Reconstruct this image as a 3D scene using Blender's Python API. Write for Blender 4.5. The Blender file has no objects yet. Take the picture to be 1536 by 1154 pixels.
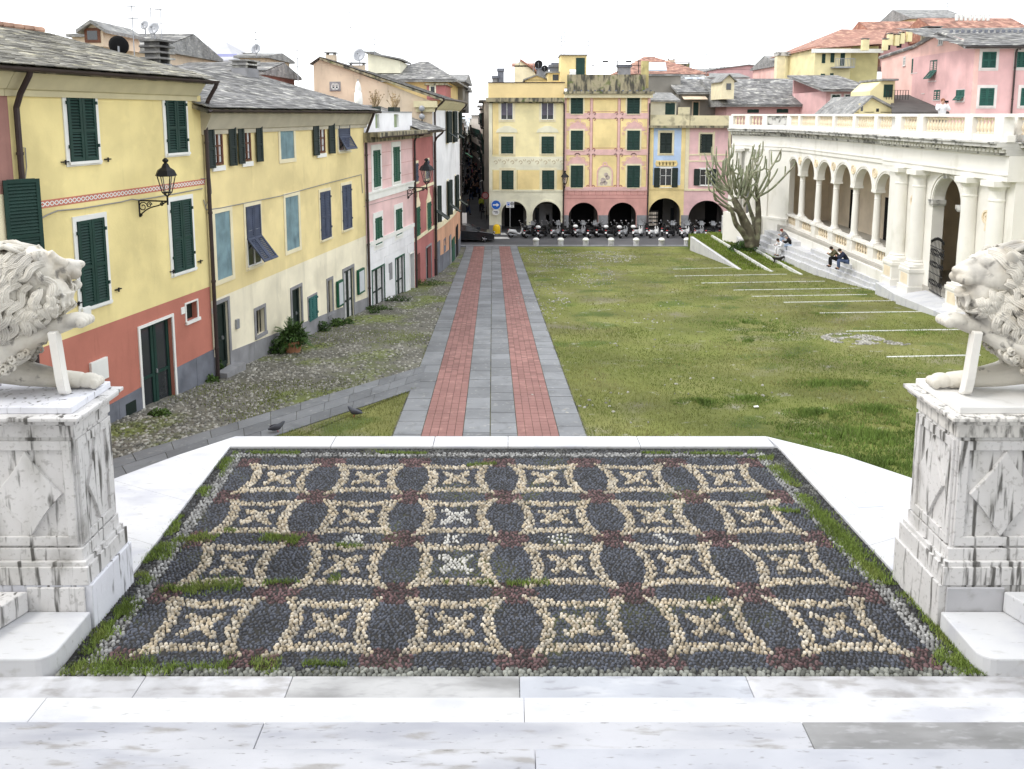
import bpy, bmesh, math, random
import numpy as np
from mathutils import Vector, Matrix
random.seed(7); rng=np.random.default_rng(7)
SC=bpy.context.scene; COL=SC.collection
PI=math.pi
# ---------------------------------------------------------------- camera
FPX=1150.0; PIT=math.atan(.125); VY=172+FPX*.125
cam=bpy.data.objects.new('camera',bpy.data.cameras.new('camera')); COL.objects.link(cam); SC.camera=cam
cam.data.sensor_width=36; cam.data.lens=36*FPX/1536
cam.rotation_euler=(PI/2-PIT,0,0); cam.location=(0,0,0)
cam.data.shift_y=-(577-VY)/1536; cam.data.clip_end=6000; cam.data.clip_start=.1
# ---------------------------------------------------------------- sky, sun, exposure
SUN_EL=math.radians(50); SUN_AZ=math.radians(-112)   # azimuth measured from +Y towards +X
W=bpy.data.worlds.new('World'); SC.world=W; W.use_nodes=True
nt=W.node_tree; nt.nodes.clear()
def N(nt,t,**k):
    n=nt.nodes.new(t)
    for a,b in k.items():
        if a=='inp':
            for i,v in b.items(): n.inputs[i].default_value=v
        else: setattr(n,a,b)
    return n
out=N(nt,'ShaderNodeOutputWorld'); bg=N(nt,'ShaderNodeBackground'); bg.inputs[1].default_value=.12
sky=N(nt,'ShaderNodeTexSky'); sky.sky_type='NISHITA'; sky.sun_disc=False; sky.sun_elevation=SUN_EL; sky.sun_rotation=SUN_AZ
tc=N(nt,'ShaderNodeTexCoord'); mp=N(nt,'ShaderNodeMapping'); mp.inputs['Scale'].default_value=(1.2,1.2,4.5); mp.inputs['Location'].default_value=(.55,.2,.1)
nz=N(nt,'ShaderNodeTexNoise'); nz.inputs['Scale'].default_value=1.7; nz.inputs['Detail'].default_value=7; nz.inputs['Roughness'].default_value=.55
rp=N(nt,'ShaderNodeValToRGB'); rp.color_ramp.elements[0].position=.33; rp.color_ramp.elements[0].color=(.25,.25,.25,1); rp.color_ramp.elements[1].position=.52; rp.color_ramp.elements[1].color=(1,1,1,1)
mx=N(nt,'ShaderNodeMix',data_type='RGBA'); mx.inputs['B'].default_value=(8.6,8.75,9.0,1)
L=nt.links.new
L(tc.outputs['Generated'],mp.inputs[0]); L(mp.outputs[0],nz.inputs[0]); L(nz.outputs[0],rp.inputs[0]); L(rp.outputs[0],mx.inputs['Factor'])
L(sky.outputs[0],mx.inputs['A']); L(mx.outputs['Result'],bg.inputs[0]); L(bg.outputs[0],out.inputs[0])
sun=bpy.data.objects.new('sun',bpy.data.lights.new('sun','SUN')); COL.objects.link(sun)
sun.data.energy=.9; sun.data.angle=math.radians(16); sun.data.color=(1,.96,.9)
sd=Vector((math.sin(SUN_AZ)*math.cos(SUN_EL),math.cos(SUN_AZ)*math.cos(SUN_EL),math.sin(SUN_EL)))
sun.rotation_euler=sd.to_track_quat('Z','Y').to_euler()
SC.view_settings.view_transform='Standard'; SC.view_settings.look='None'; SC.view_settings.gamma=1; SC.view_settings.exposure=.98
SC.view_settings.use_curve_mapping=False
SC.render.engine='CYCLES'
SC.cycles.max_bounces=6
# ---------------------------------------------------------------- geometry of the place
def ray(u,v):
    x=(u-768)/FPX; y=(v-VY)/FPX; c,s=math.cos(PIT),math.sin(PIT)
    return Vector((x,c-y*s,-s-y*c))
def onplane(u,v,a,b):
    d=ray(u,v); t=-a/(d.z+b*d.y); return d*t
GA,GB,GY=5.56,.085,60.5
def gz(y): return -(GA+GB*y) if y<GY else -(GA+GB*GY)
def G(u,v):
    q=onplane(u,v,GA,GB)
    return q if q.y<GY else onplane(u,v,GA+GB*GY,0)
TA,TB=4.8,.02
def tz(y): return -(TA+TB*y)
def T(u,v): return onplane(u,v,TA,TB)
def atY(u,v,Y):
    d=ray(u,v); return d*(Y/d.y)
# crop helpers: coordinates read off enlarged crops of the photograph
def crop(ox,oy,sc): return lambda x,y:(ox+x/sc,oy+y/sc)
cA=crop(0,0,3.84); cB=crop(0,280,3.84); cC=crop(280,60,3.84); cD=crop(280,300,3.84); cE=crop(460,50,5.12)
cF=crop(700,50,5.12); cG=crop(700,200,5.12); cH=crop(900,50,5.12); cI=crop(950,200,5.12); cJ=crop(1136,0,3.84); cK=crop(1136,150,3.84)
cS=crop(600,240,6.408)
class Fr:
    """vertical wall frame: s along the wall, z up, d outwards (towards the viewer's side)"""
    def __init__(self,A,B=None,ang=None):
        self.o=Vector((A[0],A[1],0))
        if ang is None: ang=math.atan2(B[1]-A[1],B[0]-A[0])
        self.a=ang; self.e=Vector((math.cos(ang),math.sin(ang),0)); self.n=Vector((math.sin(ang),-math.cos(ang),0))
    def __call__(self,s,z,d=0): 
        q=self.o+self.e*s+self.n*d; return (q.x,q.y,z)
    def p(self,u,v,d=0):
        r=ray(u,v); o=self.o+self.n*d
        t=self.n.dot(o)/self.n.dot(r); q=r*t
        return ((q-o).dot(self.e), q.z)
    def sub(self,s,d,ang):
        q=self(s,0,d); return Fr(q,ang=self.a+ang)
    def off(self,s=0,d=0): return Fr(self(s,0,d),ang=self.a)
def tilt(fr,z0,d0,ang):
    """frame hinged along a horizontal line at height z0, hanging down and swung outwards"""
    c,s=math.cos(ang),math.sin(ang)
    return lambda S,Z,D=0: fr(S, z0+(Z-z0)*c - D*s*0+D*s, d0+(z0-Z)*s+D*c)
ID=lambda x,z,y=0:(x,y,z)
class MB:
    def __init__(self,fr=None): self.v=[];self.f=[];self.fr=fr
    def add(self,vs,fs):
        b=len(self.v); self.v+= [tuple(q) for q in vs]; self.f+=[tuple(b+i for i in f) for f in fs]; return self
    def box(self,s0,s1,z0,z1,d0,d1,fr=None):
        T_=fr or self.fr
        vs=[T_(s,z,d) for d in (d0,d1) for z in (z0,z1) for s in (s0,s1)]
        return self.add(vs,[(0,2,3,1),(4,5,7,6),(0,1,5,4),(2,6,7,3),(0,4,6,2),(1,3,7,5)])
    def wbox(self,x0,x1,y0,y1,z0,z1):
        vs=[(x,y,z) for y in (y0,y1) for z in (z0,z1) for x in (x0,x1)]
        return self.add(vs,[(0,1,3,2),(4,6,7,5),(0,4,5,1),(2,3,7,6),(0,2,6,4),(1,5,7,3)])
    def prism(self,poly,d0,d1,fr=None):
        T_=fr or self.fr; n=len(poly)
        vs=[T_(s,z,d0) for s,z in poly]+[T_(s,z,d1) for s,z in poly]
        return self.add(vs,[tuple(range(n)),tuple(range(2*n-1,n-1,-1))]+[(i,(i+1)%n,(i+1)%n+n,i+n) for i in range(n)])
    def plate(self,pts,dz):
        """solid between pts (xyz, top face) and the same lowered by dz"""
        n=len(pts); vs=[tuple(q) for q in pts]+[(q[0],q[1],q[2]-dz) for q in pts]
        return self.add(vs,[tuple(range(n)),tuple(range(2*n-1,n-1,-1))]+[(i,(i+1)%n,(i+1)%n+n,i+n) for i in range(n)])
    def tube(self,pts,r,n=6,cap=True):
        pts=[Vector(q) for q in pts]; m=len(pts)
        if not hasattr(r,'__len__'): r=[r]*m
        up=Vector((.13,.21,.97)); prev=None; vs=[]
        for i,q in enumerate(pts):
            t=(pts[min(i+1,m-1)]-pts[max(i-1,0)])
            if t.length<1e-9: t=Vector((0,0,1))
            t.normalize()
            if prev is None:
                a=t.cross(up if abs(t.dot(up))<.95 else Vector((1,0,0))); a.normalize()
            else:
                a=prev-t*prev.dot(t); a.normalize()
            prev=a; b=t.cross(a)
            for k in range(n):
                w=2*PI*k/n; vs.append(q+(a*math.cos(w)+b*math.sin(w))*r[i])
        fs=[(i*n+k,i*n+(k+1)%n,(i+1)*n+(k+1)%n,(i+1)*n+k) for i in range(m-1) for k in range(n)]
        if cap: fs+=[tuple(range(n-1,-1,-1)),tuple((m-1)*n+k for k in range(n))]
        return self.add(vs,fs)
    def lathe(self,c,prof,n=12,sx=1,sy=1):
        vs=[(c[0]+r*sx*math.cos(2*PI*k/n),c[1]+r*sy*math.sin(2*PI*k/n),c[2]+z) for r,z in prof for k in range(n)]; m=len(prof)
        fs=[(i*n+k,i*n+(k+1)%n,(i+1)*n+(k+1)%n,(i+1)*n+k) for i in range(m-1) for k in range(n)]
        fs+=[tuple(range(n-1,-1,-1)),tuple((m-1)*n+k for k in range(n))]
        return self.add(vs,fs)
    def ball(self,c,rx,ry=None,rz=None,n=10,m=7,M=None):
        ry=ry or rx; rz=rz or rx; vs=[];c=Vector(c)
        for i in range(m+1):
            a=PI*i/m
            for k in range(n):
                w=2*PI*k/n; q=Vector((rx*math.sin(a)*math.cos(w),ry*math.sin(a)*math.sin(w),-rz*math.cos(a)))
                if M: q=M@q
                vs.append(c+q)
        return self.add(vs,[(i*n+k,i*n+(k+1)%n,(i+1)*n+(k+1)%n,(i+1)*n+k) for i in range(m) for k in range(n)])
    def archwall(self,s0,s1,c,r,zs,zt,d0,d1,seg=14,fr=None,rz=None):
        """wall piece between s0..s1 over an arch opening (centre c, radius r, springing zs, wall top zt)"""
        T_=fr or self.fr; rz=rz or r
        P=[(s0,zs)] if s0<c-r-1e-6 else []
        P+=[(c-r*math.cos(PI*i/seg),zs+rz*math.sin(PI*i/seg)) for i in range(seg+1)]
        if s1>c+r+1e-6: P+=[(s1,zs)]
        vs=[]
        for s,z in P: vs+=[T_(s,z,d0),T_(s,zt,d0),T_(s,z,d1),T_(s,zt,d1)]
        fs=[]
        for i in range(len(P)-1):
            a=4*i;b=a+4
            fs+=[(a,b,b+1,a+1),(a+2,a+3,b+3,b+2),(a,a+2,b+2,b),(a+1,b+1,b+3,a+3)]
        e=4*(len(P)-1); fs+=[(0,1,3,2),(e,e+2,e+3,e+1)]
        return self.add(vs,fs)
    def ring(self,c,zs,r0,r1,d0,d1,a0=0,a1=PI,seg=14,fr=None,sx=1):
        T_=fr or self.fr; vs=[]
        for i in range(seg+1):
            a=a0+(a1-a0)*i/seg
            for r in (r0,r1):
                for d in (d0,d1): vs.append(T_(c-r*sx*math.cos(a),zs+r*math.sin(a),d))
        fs=[]
        for i in range(seg):
            a=4*i;b=a+4
            fs+=[(a,b,b+2,a+2),(a+1,a+3,b+3,b+1),(a,a+1,b+1,b),(a+2,b+2,b+3,a+3)]
        fs+=[(0,2,3,1),(4*seg,4*seg+1,4*seg+3,4*seg+2)]
        return self.add(vs,fs)
    def wall(self,s0,s1,z0,z1,holes=(),d=0,deep=.3,fr=None):
        """wall sheet with rectangular holes and their reveals"""
        T_=fr or self.fr
        H=[(max(a,s0),min(b,s1),max(c,z0),min(e,z1)) for a,b,c,e in holes]; H=[h for h in H if h[1]>h[0]+1e-4 and h[3]>h[2]+1e-4]
        S=sorted({s0,s1}|{x for h in H for x in h[:2]}); Z=sorted({z0,z1}|{x for h in H for x in h[2:]})
        for i in range(len(S)-1):
            for j in range(len(Z)-1):
                ms=(S[i]+S[i+1])/2; mz=(Z[j]+Z[j+1])/2
                if any(h[0]<ms<h[1] and h[2]<mz<h[3] for h in H): continue
                self.add([T_(S[i],Z[j],d),T_(S[i+1],Z[j],d),T_(S[i+1],Z[j+1],d),T_(S[i],Z[j+1],d)],[(0,1,2,3)])
        for a,b,c,e in H:
            for P in (((a,c),(a,e)),((b,e),(b,c)),((a,e),(b,e)),((b,c),(a,c))):
                (p,q),(r,t)=P
                self.add([T_(p,q,d),T_(r,t,d),T_(r,t,d-deep),T_(p,q,d-deep)],[(0,1,2,3)])
        return self
# ---------------------------------------------------------------- objects
ORG={}
def props(o,label=None,cat=None,group=None,kind=None):
    if label:o['label']=label
    if cat:o['category']=cat
    if group:o['group']=group
    if kind:o['kind']=kind
    return o
def thing(name,label,cat,loc=(0,0,0),group=None,kind=None):
    o=bpy.data.objects.new(name,None); COL.objects.link(o); o.location=loc; o.empty_display_size=.2
    ORG[o.name]=Vector(loc); return props(o,label,cat,group,kind)
def org(p):
    q=Vector((0,0,0))
    while p is not None:
        q+=Vector(p.location); p=p.parent
    return q
def obj(name,mb,m,parent=None,smooth=False,label=None,cat=None,group=None,kind=None,bev=0,loc=None):
    if isinstance(mb,MB): vs,fs=mb.v,mb.f
    else: vs,fs=mb
    me=bpy.data.meshes.new(name)
    o0=org(parent) if parent else (Vector(loc) if loc is not None else Vector((0,0,0)))
    if isinstance(vs,np.ndarray):
        vs=vs-np.array(o0); n=len(vs); k=fs.shape[1]
        me.vertices.add(n); me.vertices.foreach_set('co',vs.astype(np.float32).ravel())
        me.loops.add(fs.size); me.loops.foreach_set('vertex_index',fs.astype(np.int32).ravel())
        me.polygons.add(len(fs)); me.polygons.foreach_set('loop_start',np.arange(0,fs.size,k,dtype=np.int32))
        me.update(calc_edges=True)
    else:
        me.from_pydata([(a-o0.x,b-o0.y,c-o0.z) for a,b,c in vs],[],fs)
        bm=bmesh.new(); bm.from_mesh(me); bmesh.ops.recalc_face_normals(bm,faces=bm.faces); bm.to_mesh(me); bm.free()
    if smooth: me.polygons.foreach_set('use_smooth',[True]*len(me.polygons))
    if m: me.materials.append(m)
    o=bpy.data.objects.new(name,me); COL.objects.link(o)
    if parent: o.parent=parent
    elif loc is not None: o.location=loc
    if bev:
        b=o.modifiers.new('b','BEVEL'); b.width=bev; b.segments=2; b.limit_method='ANGLE'; b.angle_limit=.6
    if smooth=='auto':
        pass
    return props(o,label,cat,group,kind)
def inst(name,me,parent,loc,rz=0,scale=None):
    o=bpy.data.objects.new(name,me); COL.objects.link(o); o.parent=parent
    o.location=Vector(loc)-(org(parent) if parent else Vector((0,0,0))); o.rotation_euler=(0,0,rz)
    if scale:o.scale=scale
    return o
def dup(root,loc,rz=0,label=None,scale=None):
    def cp(o,par):
        c=o.copy(); COL.objects.link(c)
        if par:c.parent=par
        for ch in list(o.children): cp(ch,c)
        return c
    r=cp(root,None); r.location=loc; r.rotation_euler=(0,0,rz)
    if label:r['label']=label
    if scale:r.scale=(scale,)*3
    return r
# ---------------------------------------------------------------- materials
MATS={}
def lin(c): 
    return tuple((x/12.92 if x<=.04045 else ((x+.055)/1.055)**2.4) for x in c)
def mat(name,col,rough=.85,var=.12,scale=1.2,bump=.15,bs=30,stain=None,sc=(1,1,1),island=0,metal=0,col2=None,c2s=2.,c2t=(.45,.6),spec=.3,detail=5,dist=.01,rowz=0):
    if name in MATS: return MATS[name]
    m=bpy.data.materials.new(name); m.use_nodes=True; nt=m.node_tree; L=nt.links.new
    b=nt.nodes['Principled BSDF']; b.inputs['Roughness'].default_value=rough; b.inputs['Metallic'].default_value=metal
    b.inputs['Specular IOR Level'].default_value=spec
    g=N(nt,'ShaderNodeNewGeometry'); pos=g.outputs['Position']
    def noise(s,det=4,scv=None,w=0):
        n=N(nt,'ShaderNodeTexNoise'); n.inputs['Scale'].default_value=s; n.inputs['Detail'].default_value=det; n.inputs['Distortion'].default_value=w
        if scv:
            mp=N(nt,'ShaderNodeMapping'); mp.inputs['Scale'].default_value=scv; L(pos,mp.inputs[0]); L(mp.outputs[0],n.inputs[0])
        else: L(pos,n.inputs[0])
        return n.outputs[0]
    def ramp(x,a,bb,v0=0,v1=1):
        r=N(nt,'ShaderNodeMapRange'); r.interpolation_type='SMOOTHSTEP'; r.inputs[1].default_value=a; r.inputs[2].default_value=bb; r.inputs[3].default_value=v0; r.inputs[4].default_value=v1
        L(x,r.inputs[0]); return r.outputs[0]
    def mix(f,a,c,bt='MIX'):
        x=N(nt,'ShaderNodeMix',data_type='RGBA'); x.blend_type=bt
        for k,vv in (('Factor',f),('A',a),('B',c)):
            if isinstance(vv,(int,float)): x.inputs[k].default_value=vv
            elif isinstance(vv,tuple): x.inputs[k].default_value=vv+(1,)
            else: L(vv,x.inputs[k])
        return x.outputs['Result']
    cur=tuple(col)
    if col2: cur=mix(ramp(noise(c2s,detail,sc if sc!=(1,1,1) else None,.3),*c2t),cur,tuple(col2))
    if stain:
        for (scol,ssc,sv,a,bb,amt) in (stain if isinstance(stain,list) else [stain]):
            cur=mix(ramp(noise(ssc,6,sv,.2),a,bb,0,amt),cur,tuple(scol))
    if var:
        hv=N(nt,'ShaderNodeHueSaturation'); 
        if isinstance(cur,tuple): hv.inputs['Color'].default_value=cur+(1,)
        else: L(cur,hv.inputs['Color'])
        L(ramp(noise(scale,6),.25,.75,1-var,1+var),hv.inputs['Value']); cur=hv.outputs[0]
    if island:
        hv=N(nt,'ShaderNodeHueSaturation')
        if isinstance(cur,tuple): hv.inputs['Color'].default_value=cur+(1,)
        else: L(cur,hv.inputs['Color'])
        L(ramp(g.outputs['Random Per Island'],0,1,1-island,1+island),hv.inputs['Value']); cur=hv.outputs[0]
    if isinstance(cur,tuple): b.inputs['Base Color'].default_value=cur+(1,)
    else: L(cur,b.inputs['Base Color'])
    if bump:
        bp=N(nt,'ShaderNodeBump'); bp.inputs['Strength'].default_value=bump; bp.inputs['Distance'].default_value=dist
        L(noise(bs,6),bp.inputs['Height']); L(bp.outputs[0],b.inputs['Normal'])
    MATS[name]=m; return m
DIRT=(.16,.15,.13)
def plaster(name,col,st=.35,**k):
    return mat(name,col,.92,.10,.8,.3,18,stain=[(tuple(c*.78 for c in col),.45,None,.5,.62,.45),(tuple(c*.55 for c in col),7,(1,1,.12),.60,.78,st*.8),(tuple(c*.6 for c in col),1.6,(1.2,1.2,.22),.5,.8,st),(tuple(min(1,c*1.12) for c in col),3,None,.55,.75,.35)],**k)
M_yel1=plaster('plaster_lemon',(.84,.71,.34),.22)
M_yel2=plaster('plaster_straw',(.84,.70,.36),.25)
M_cream=plaster('plaster_cream',(.90,.83,.64),.5)
M_terra=plaster('plaster_terracotta',(.50,.19,.14),.3)
M_brownpink=plaster('plaster_brown_pink',(.38,.20,.17),.3)
M_pink=plaster('plaster_pink',(.80,.56,.55),.3)
M_white=plaster('plaster_white',(.84,.84,.86),.2)
M_red=plaster('plaster_red',(.44,.17,.16),.3)
M_orange=plaster('plaster_orange',(.66,.38,.25),.4)
M_beige=plaster('plaster_beige',(.68,.56,.42),.75)
M_trim=mat('white_trim',(.82,.82,.78),.8,.06,2,.1)
M_creamtrim=mat('cream_trim',(.80,.72,.50),.85,.08,2,.1)
M_dado=mat('grey_stone_dado',(.17,.18,.21),.8,.2,2,.3,25,stain=((.08,.09,.11),2.5,(1,1,.4),.5,.7,.5))
M_dado2=mat('grey_cement_dado',(.27,.27,.28),.85,.15,2,.3,25,stain=((.14,.14,.14),2.5,(1,1,.4),.5,.75,.5))
M_green=mat('dark_green_paint',(.013,.045,.035),.55,.15,3,.05)
M_green2=mat('green_paint',(.01,.09,.05),.5,.15,3,.05)
M_dkgreen=mat('blackish_green_paint',(.015,.026,.022),.55,.15,3,.05)
M_blue=mat('slate_blue_paint',(.055,.07,.115),.6,.2,3,.05)
M_blank=mat('faded_blue_shutter',(.19,.29,.32),.8,.2,3,.15,stain=((.10,.16,.2),5,(1,1,.2),.5,.7,.6))
M_glass=mat('window_glass',(.03,.035,.04),.08,0,spec=.8,bump=0)
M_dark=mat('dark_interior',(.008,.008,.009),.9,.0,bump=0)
M_curtain=mat('lace_curtain',(.55,.55,.55),.9,.2,8,.1)
M_wood=mat('brown_wood',(.14,.055,.03),.6,.2,4,.1)
M_slate=mat('slate_roof',(.185,.182,.178),.8,.25,.9,.5,40,island=.32,stain=[((.48,.47,.42),2.2,None,.5,.68,.75),((.07,.07,.07),1.3,None,.55,.7,.6)],dist=.02)
M_slate2=mat('slate_roof_pale',(.25,.24,.21),.85,.25,.9,.5,40,island=.4,stain=[((.5,.47,.36),3,None,.5,.66,.7),((.11,.105,.10),1.3,None,.55,.7,.5)],dist=.02)
M_tile=mat('terracotta_roof',(.31,.165,.125),.8,.2,1,.4,20,island=.3,stain=((.55,.36,.25),2,None,.5,.7,.6))
M_cotto=mat('terracotta_ridge',(.40,.25,.18),.85,.2,3,.3,20,island=.3)
M_stepm=mat('step_marble',(.47,.475,.50),.85,.08,1.1,.15,35,stain=[((.30,.31,.35),1.1,(.6,3,1),.45,.7,.75),((.25,.235,.21),3.5,(.7,3,1),.55,.70,.65),((.20,.21,.24),2.2,(1,1,1),.495,.515,.0),((.15,.145,.13),17,(.6,2.5,1),.62,.72,.6)],island=.06)
M_pipe=mat('brown_metal_pipe',(.055,.04,.038),.5,.15,3,.05,metal=.2)
M_iron=mat('wrought_iron',(.02,.02,.022),.5,.1,5,.1,metal=.4)
M_cable=mat('grey_cable',(.30,.29,.27),.8,.1,3,.1)
M_grey=mat('grey_metal',(.33,.34,.36),.5,.1,4,.05,metal=.4)
M_conc=mat('mossy_concrete',(.34,.30,.2),.9,.2,1.5,.4,20,stain=[((.05,.05,.045),3.5,(1,1,.25),.42,.62,.9),((.09,.12,.03),1.5,None,.58,.7,.7)])
M_marble=mat('white_marble',(.60,.605,.615),.8,.05,.9,.12,35,stain=[((.42,.43,.49),1.3,(1,2.2,1),.48,.72,.6),((.36,.35,.32),6,(1,3,1),.58,.76,.5),((.22,.21,.19),14,(.5,3,1),.64,.74,.5)],island=.05)
M_marble_d=mat('grey_marble',(.46,.46,.475),.85,.15,1.5,.15,35,stain=[((.28,.27,.26),5,(.7,2,1),.45,.65,.75),((.7,.71,.74),2,None,.5,.7,.5)],island=.05)
M_ped=mat('weathered_marble',(.64,.63,.62),.65,.08,1.2,.2,30,stain=[((.42,.41,.38),2.3,(1,1,.45),.48,.7,.6),((.05,.047,.04),7,(2.2,2.2,.22),.54,.68,.9),((.16,.15,.13),2.0,(1,1,.6),.58,.76,.6),((.2,.19,.17),22,None,.55,.7,.4)])
M_pedw=mat('weathered_marble_skylit',(.72,.73,.78),.65,.06,1.2,.2,30,stain=[((.5,.5,.55),2.3,(1,1,.45),.5,.7,.5),((.07,.065,.06),9,(2,2,.24),.56,.69,.85)])  # weathered marble with the blue of skylight put into its colour
M_lion=mat('lion_marble',(.66,.63,.56),.8,.10,2,.35,45,stain=[((.42,.37,.29),3,None,.48,.72,.7),((.24,.23,.22),1.6,None,.56,.70,.65),((.10,.095,.09),9,None,.60,.72,.75)])
M_logg=mat('loggia_marble',(.83,.81,.76),.7,.05,.8,.15,20,stain=[((.6,.58,.5),1.5,(1,1,.5),.52,.75,.5)])
M_loggd=mat('cornice_stone',(.58,.57,.54),.8,.15,1.2,.3,20,stain=[((.09,.09,.085),2.6,(1,1,1),.48,.64,.85)])
M_loggc=mat('loggia_baluster',(.80,.69,.52),.7,.1,2,.2)
M_loggin=mat('loggia_inside',(.74,.64,.50),.9,.1,1,.2)
# ---------------------------------------------------------------- ground, road, paths
def vnoise(x,y,s,seed=0):
    r=np.random.default_rng(seed).random((64,64)); x=np.asarray(x)/s; y=np.asarray(y)/s
    i=np.floor(x).astype(int); j=np.floor(y).astype(int); fx=x-i; fy=y-j; fx=fx*fx*(3-2*fx); fy=fy*fy*(3-2*fy)
    g=lambda a,b:r[a%64,b%64]
    return (g(i,j)*(1-fx)+g(i+1,j)*fx)*(1-fy)+(g(i,j+1)*(1-fx)+g(i+1,j+1)*fx)*fy
def fbm(x,y,s,seed=0): return .55*vnoise(x,y,s,seed)+.3*vnoise(x,y,s/2.1,seed+1)+.15*vnoise(x,y,s/4.3,seed+2)
M_earth=mat('earth',(.16,.15,.11),.95,.2,.5,.3,10)
M_lawn=mat('lawn_turf',(.145,.162,.040),.95,.28,.35,.9,22,col2=(.17,.175,.055),c2s=.22,c2t=(.38,.62),stain=[((.20,.185,.125),.45,None,.55,.72,.8),((.055,.095,.015),.5,None,.56,.68,.7),((.34,.33,.28),2.6,None,.62,.72,.55)],dist=.05)
M_blade=mat('grass_blades',(.165,.205,.05),.8,.2,.5,0,col2=(.27,.26,.10),c2s=.3,c2t=(.4,.65),island=.2,stain=[((.26,.23,.13),.6,None,.56,.7,.7)])
M_blade2=mat('lush_grass_blades',(.125,.19,.04),.8,.25,.8,0,island=.3)
M_cobsoil=mat('cobble_bedding',(.15,.145,.12),.95,.25,.8,.8,18,stain=[((.15,.185,.04),.33,None,.47,.62,.85),((.25,.24,.2),3,None,.55,.7,.5)],dist=.04)
M_cobst=mat('cobble_stones',(.235,.228,.20),.8,.2,1,.2,30,island=.55,stain=[((.15,.18,.05),.33,None,.5,.64,.75)])
M_flag=mat('grey_flagstone',(.19,.198,.208),.85,.14,1,.5,22,island=.14,stain=[((.13,.135,.14),3,None,.52,.7,.5),((.36,.36,.34),6,None,.58,.7,.4)])
M_flags=[M_flag]+[mat('grey_flagstone%d'%i,tuple(c*k for c in (.19,.198,.208)),.85,.14,1,.5,22,stain=[((.12,.125,.13),3,None,.52,.7,.5),((.36,.36,.34),6,None,.58,.7,.4)]) for i,k in ((2,.88),(3,1.13))]
M_brick=mat('red_paver',(.25,.132,.118),.85,.12,.6,.3,30,island=.16,stain=[((.22,.12,.11),1.2,None,.52,.7,.5),((.42,.24,.21),3,None,.55,.7,.4)])
M_asph=mat('asphalt',(.10,.10,.105),.9,.15,.4,.3,40)
M_paint=mat('white_road_paint',(.7,.7,.68),.8,.12,3,.1)
g=MB(); prof=[(-300,-5.62),(-1,-5.62),(GY,gz(GY)-.03),(3500,gz(GY)-.03)]
for i in range(3):
    (y0,z0),(y1,z1)=prof[i],prof[i+1]; z0-=.02;z1-=.02
    g.add([(-2500,y0,z0),(2500,y0,z0),(2500,y1,z1),(-2500,y1,z1)],[(0,1,2,3)])
obj('ground',g,M_earth,kind='structure')
g=MB(); g.add([(-2500,520,-10.2),(2500,520,-10.2),(2500,3500,-10.2),(-2500,3500,-10.2)],[(0,1,2,3)])
obj('sea',g,mat('sea_water',(.25,.33,.38),.3,.05,.01,.2,.3),kind='structure')
PW=4.2
def pcx(y): return -.10-.0255*y+.02           # centre line of the paved walk
def gp(x,y,h=0): return (x,y,gz(y)+h)
FARY=62.3
TIER=[(14.25,-9.55),(15.75,-9.42),(17.0,-9.30)]  # grass terraces beside the loggia
# lawn sheet with its terraces
def zlawn(x,y):
    z=gz(y)
    if y>40:
        for X,Z in TIER:
            if x>X: z=max(z,Z)
    return z
# lawn: right side
g=MB(); xr=lambda y: 18.2 if y>36 else 19.0
pts=[(pcx(13)+PW/2,13),(19,13),(19,36),(18,38),(TIER[0][0],47),(TIER[0][0],FARY),(pcx(FARY)+PW/2,FARY)]
def sheet(name,pts,m,h=.004,parent=None,kind='structure',split=True):
    g=MB(); seg=[q for q in pts]
    g.add([gp(x,y,h) for x,y in seg],[tuple(range(len(seg)))]); return obj(name,g,m,parent,kind=kind)
sheet('lawn',[(pcx(13)+PW/2,13),(30,13),(30,60.5),(pcx(60.5)+PW/2,60.5)],M_lawn,.002)
sheet('lawn',[(pcx(60.5)+PW/2,60.5),(14.3,60.5),(14.3,62.35),(pcx(62.3)+PW/2,62.35)],M_lawn,.003)
g=MB()
for i,(X,Z) in enumerate(TIER):
    Y0=(-Z-GA)/GB; X1=TIER[i+1][0] if i<2 else 18.6
    g.add([(X,Y0,Z+.004),(X1,Y0,Z+.004),(X1,61.2,Z+.004),(X,61.2,Z+.004),(X,Y0,Z-.5),(X,61.2,Z-1.3),(X1,Y0,Z-.4)],[(0,1,2,3),(0,3,5,4)])
obj('lawn_terrace',g,M_lawn,kind='structure')
# cobbled forecourt on the left of the walk
WA=G(165,635);WB=G(322,568);WC=G(552,463);WD=G(622,432);WE=G(652,414)
cob=[(-16,4),(-9.4,16.0),(WA.x,WA.y),(WB.x,WB.y),(WC.x,WC.y),(WD.x,WD.y),(WE.x,WE.y),(-4.3,49),(-4.2,57),(-4.4,60.5)]
L0=[(pcx(y)-PW/2,y) for y in (60.5,13)]
sheet('cobbled_forecourt',[(a-.3,b) for a,b in cob]+L0+[(-4,10)],M_cobsoil,.002)
# lower-left triangle of lawn between the slanting footpath and the walk
dU=[G(165,692),G(640,549)]; dL=[G(232,716),G(385,664),G(626,584)]
tri=[dL[1].xy,dL[2].xy,(pcx(dL[2].y)-PW/2,dL[2].y),(pcx(15)-PW/2,14.2),(-6,13.2)]
sheet('lawn_corner',[tuple(q) for q in tri],M_lawn,.006)
# roads
sheet('road',[(-60,62.35),(80,62.35),(80,300),(-60,300)],M_asph,.004)
g=MB()
for i in range(10):
    x0=pcx(62)+1.9+i*0; 
for k,(a,b) in enumerate(((747,352),(747,358))):
    q0=G(a-8,b-2.2);q1=G(a+10+k*4,b-2.2);q2=G(a+14+k*4,b+.6);q3=G(a-8,b+.6)
    g.add([(q.x,q.y,gz(q.y)+.012) for q in (q0,q1,q2,q3)],[(0,1,2,3)])
obj('crossing_stripe',g,M_paint,kind='structure')
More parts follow.
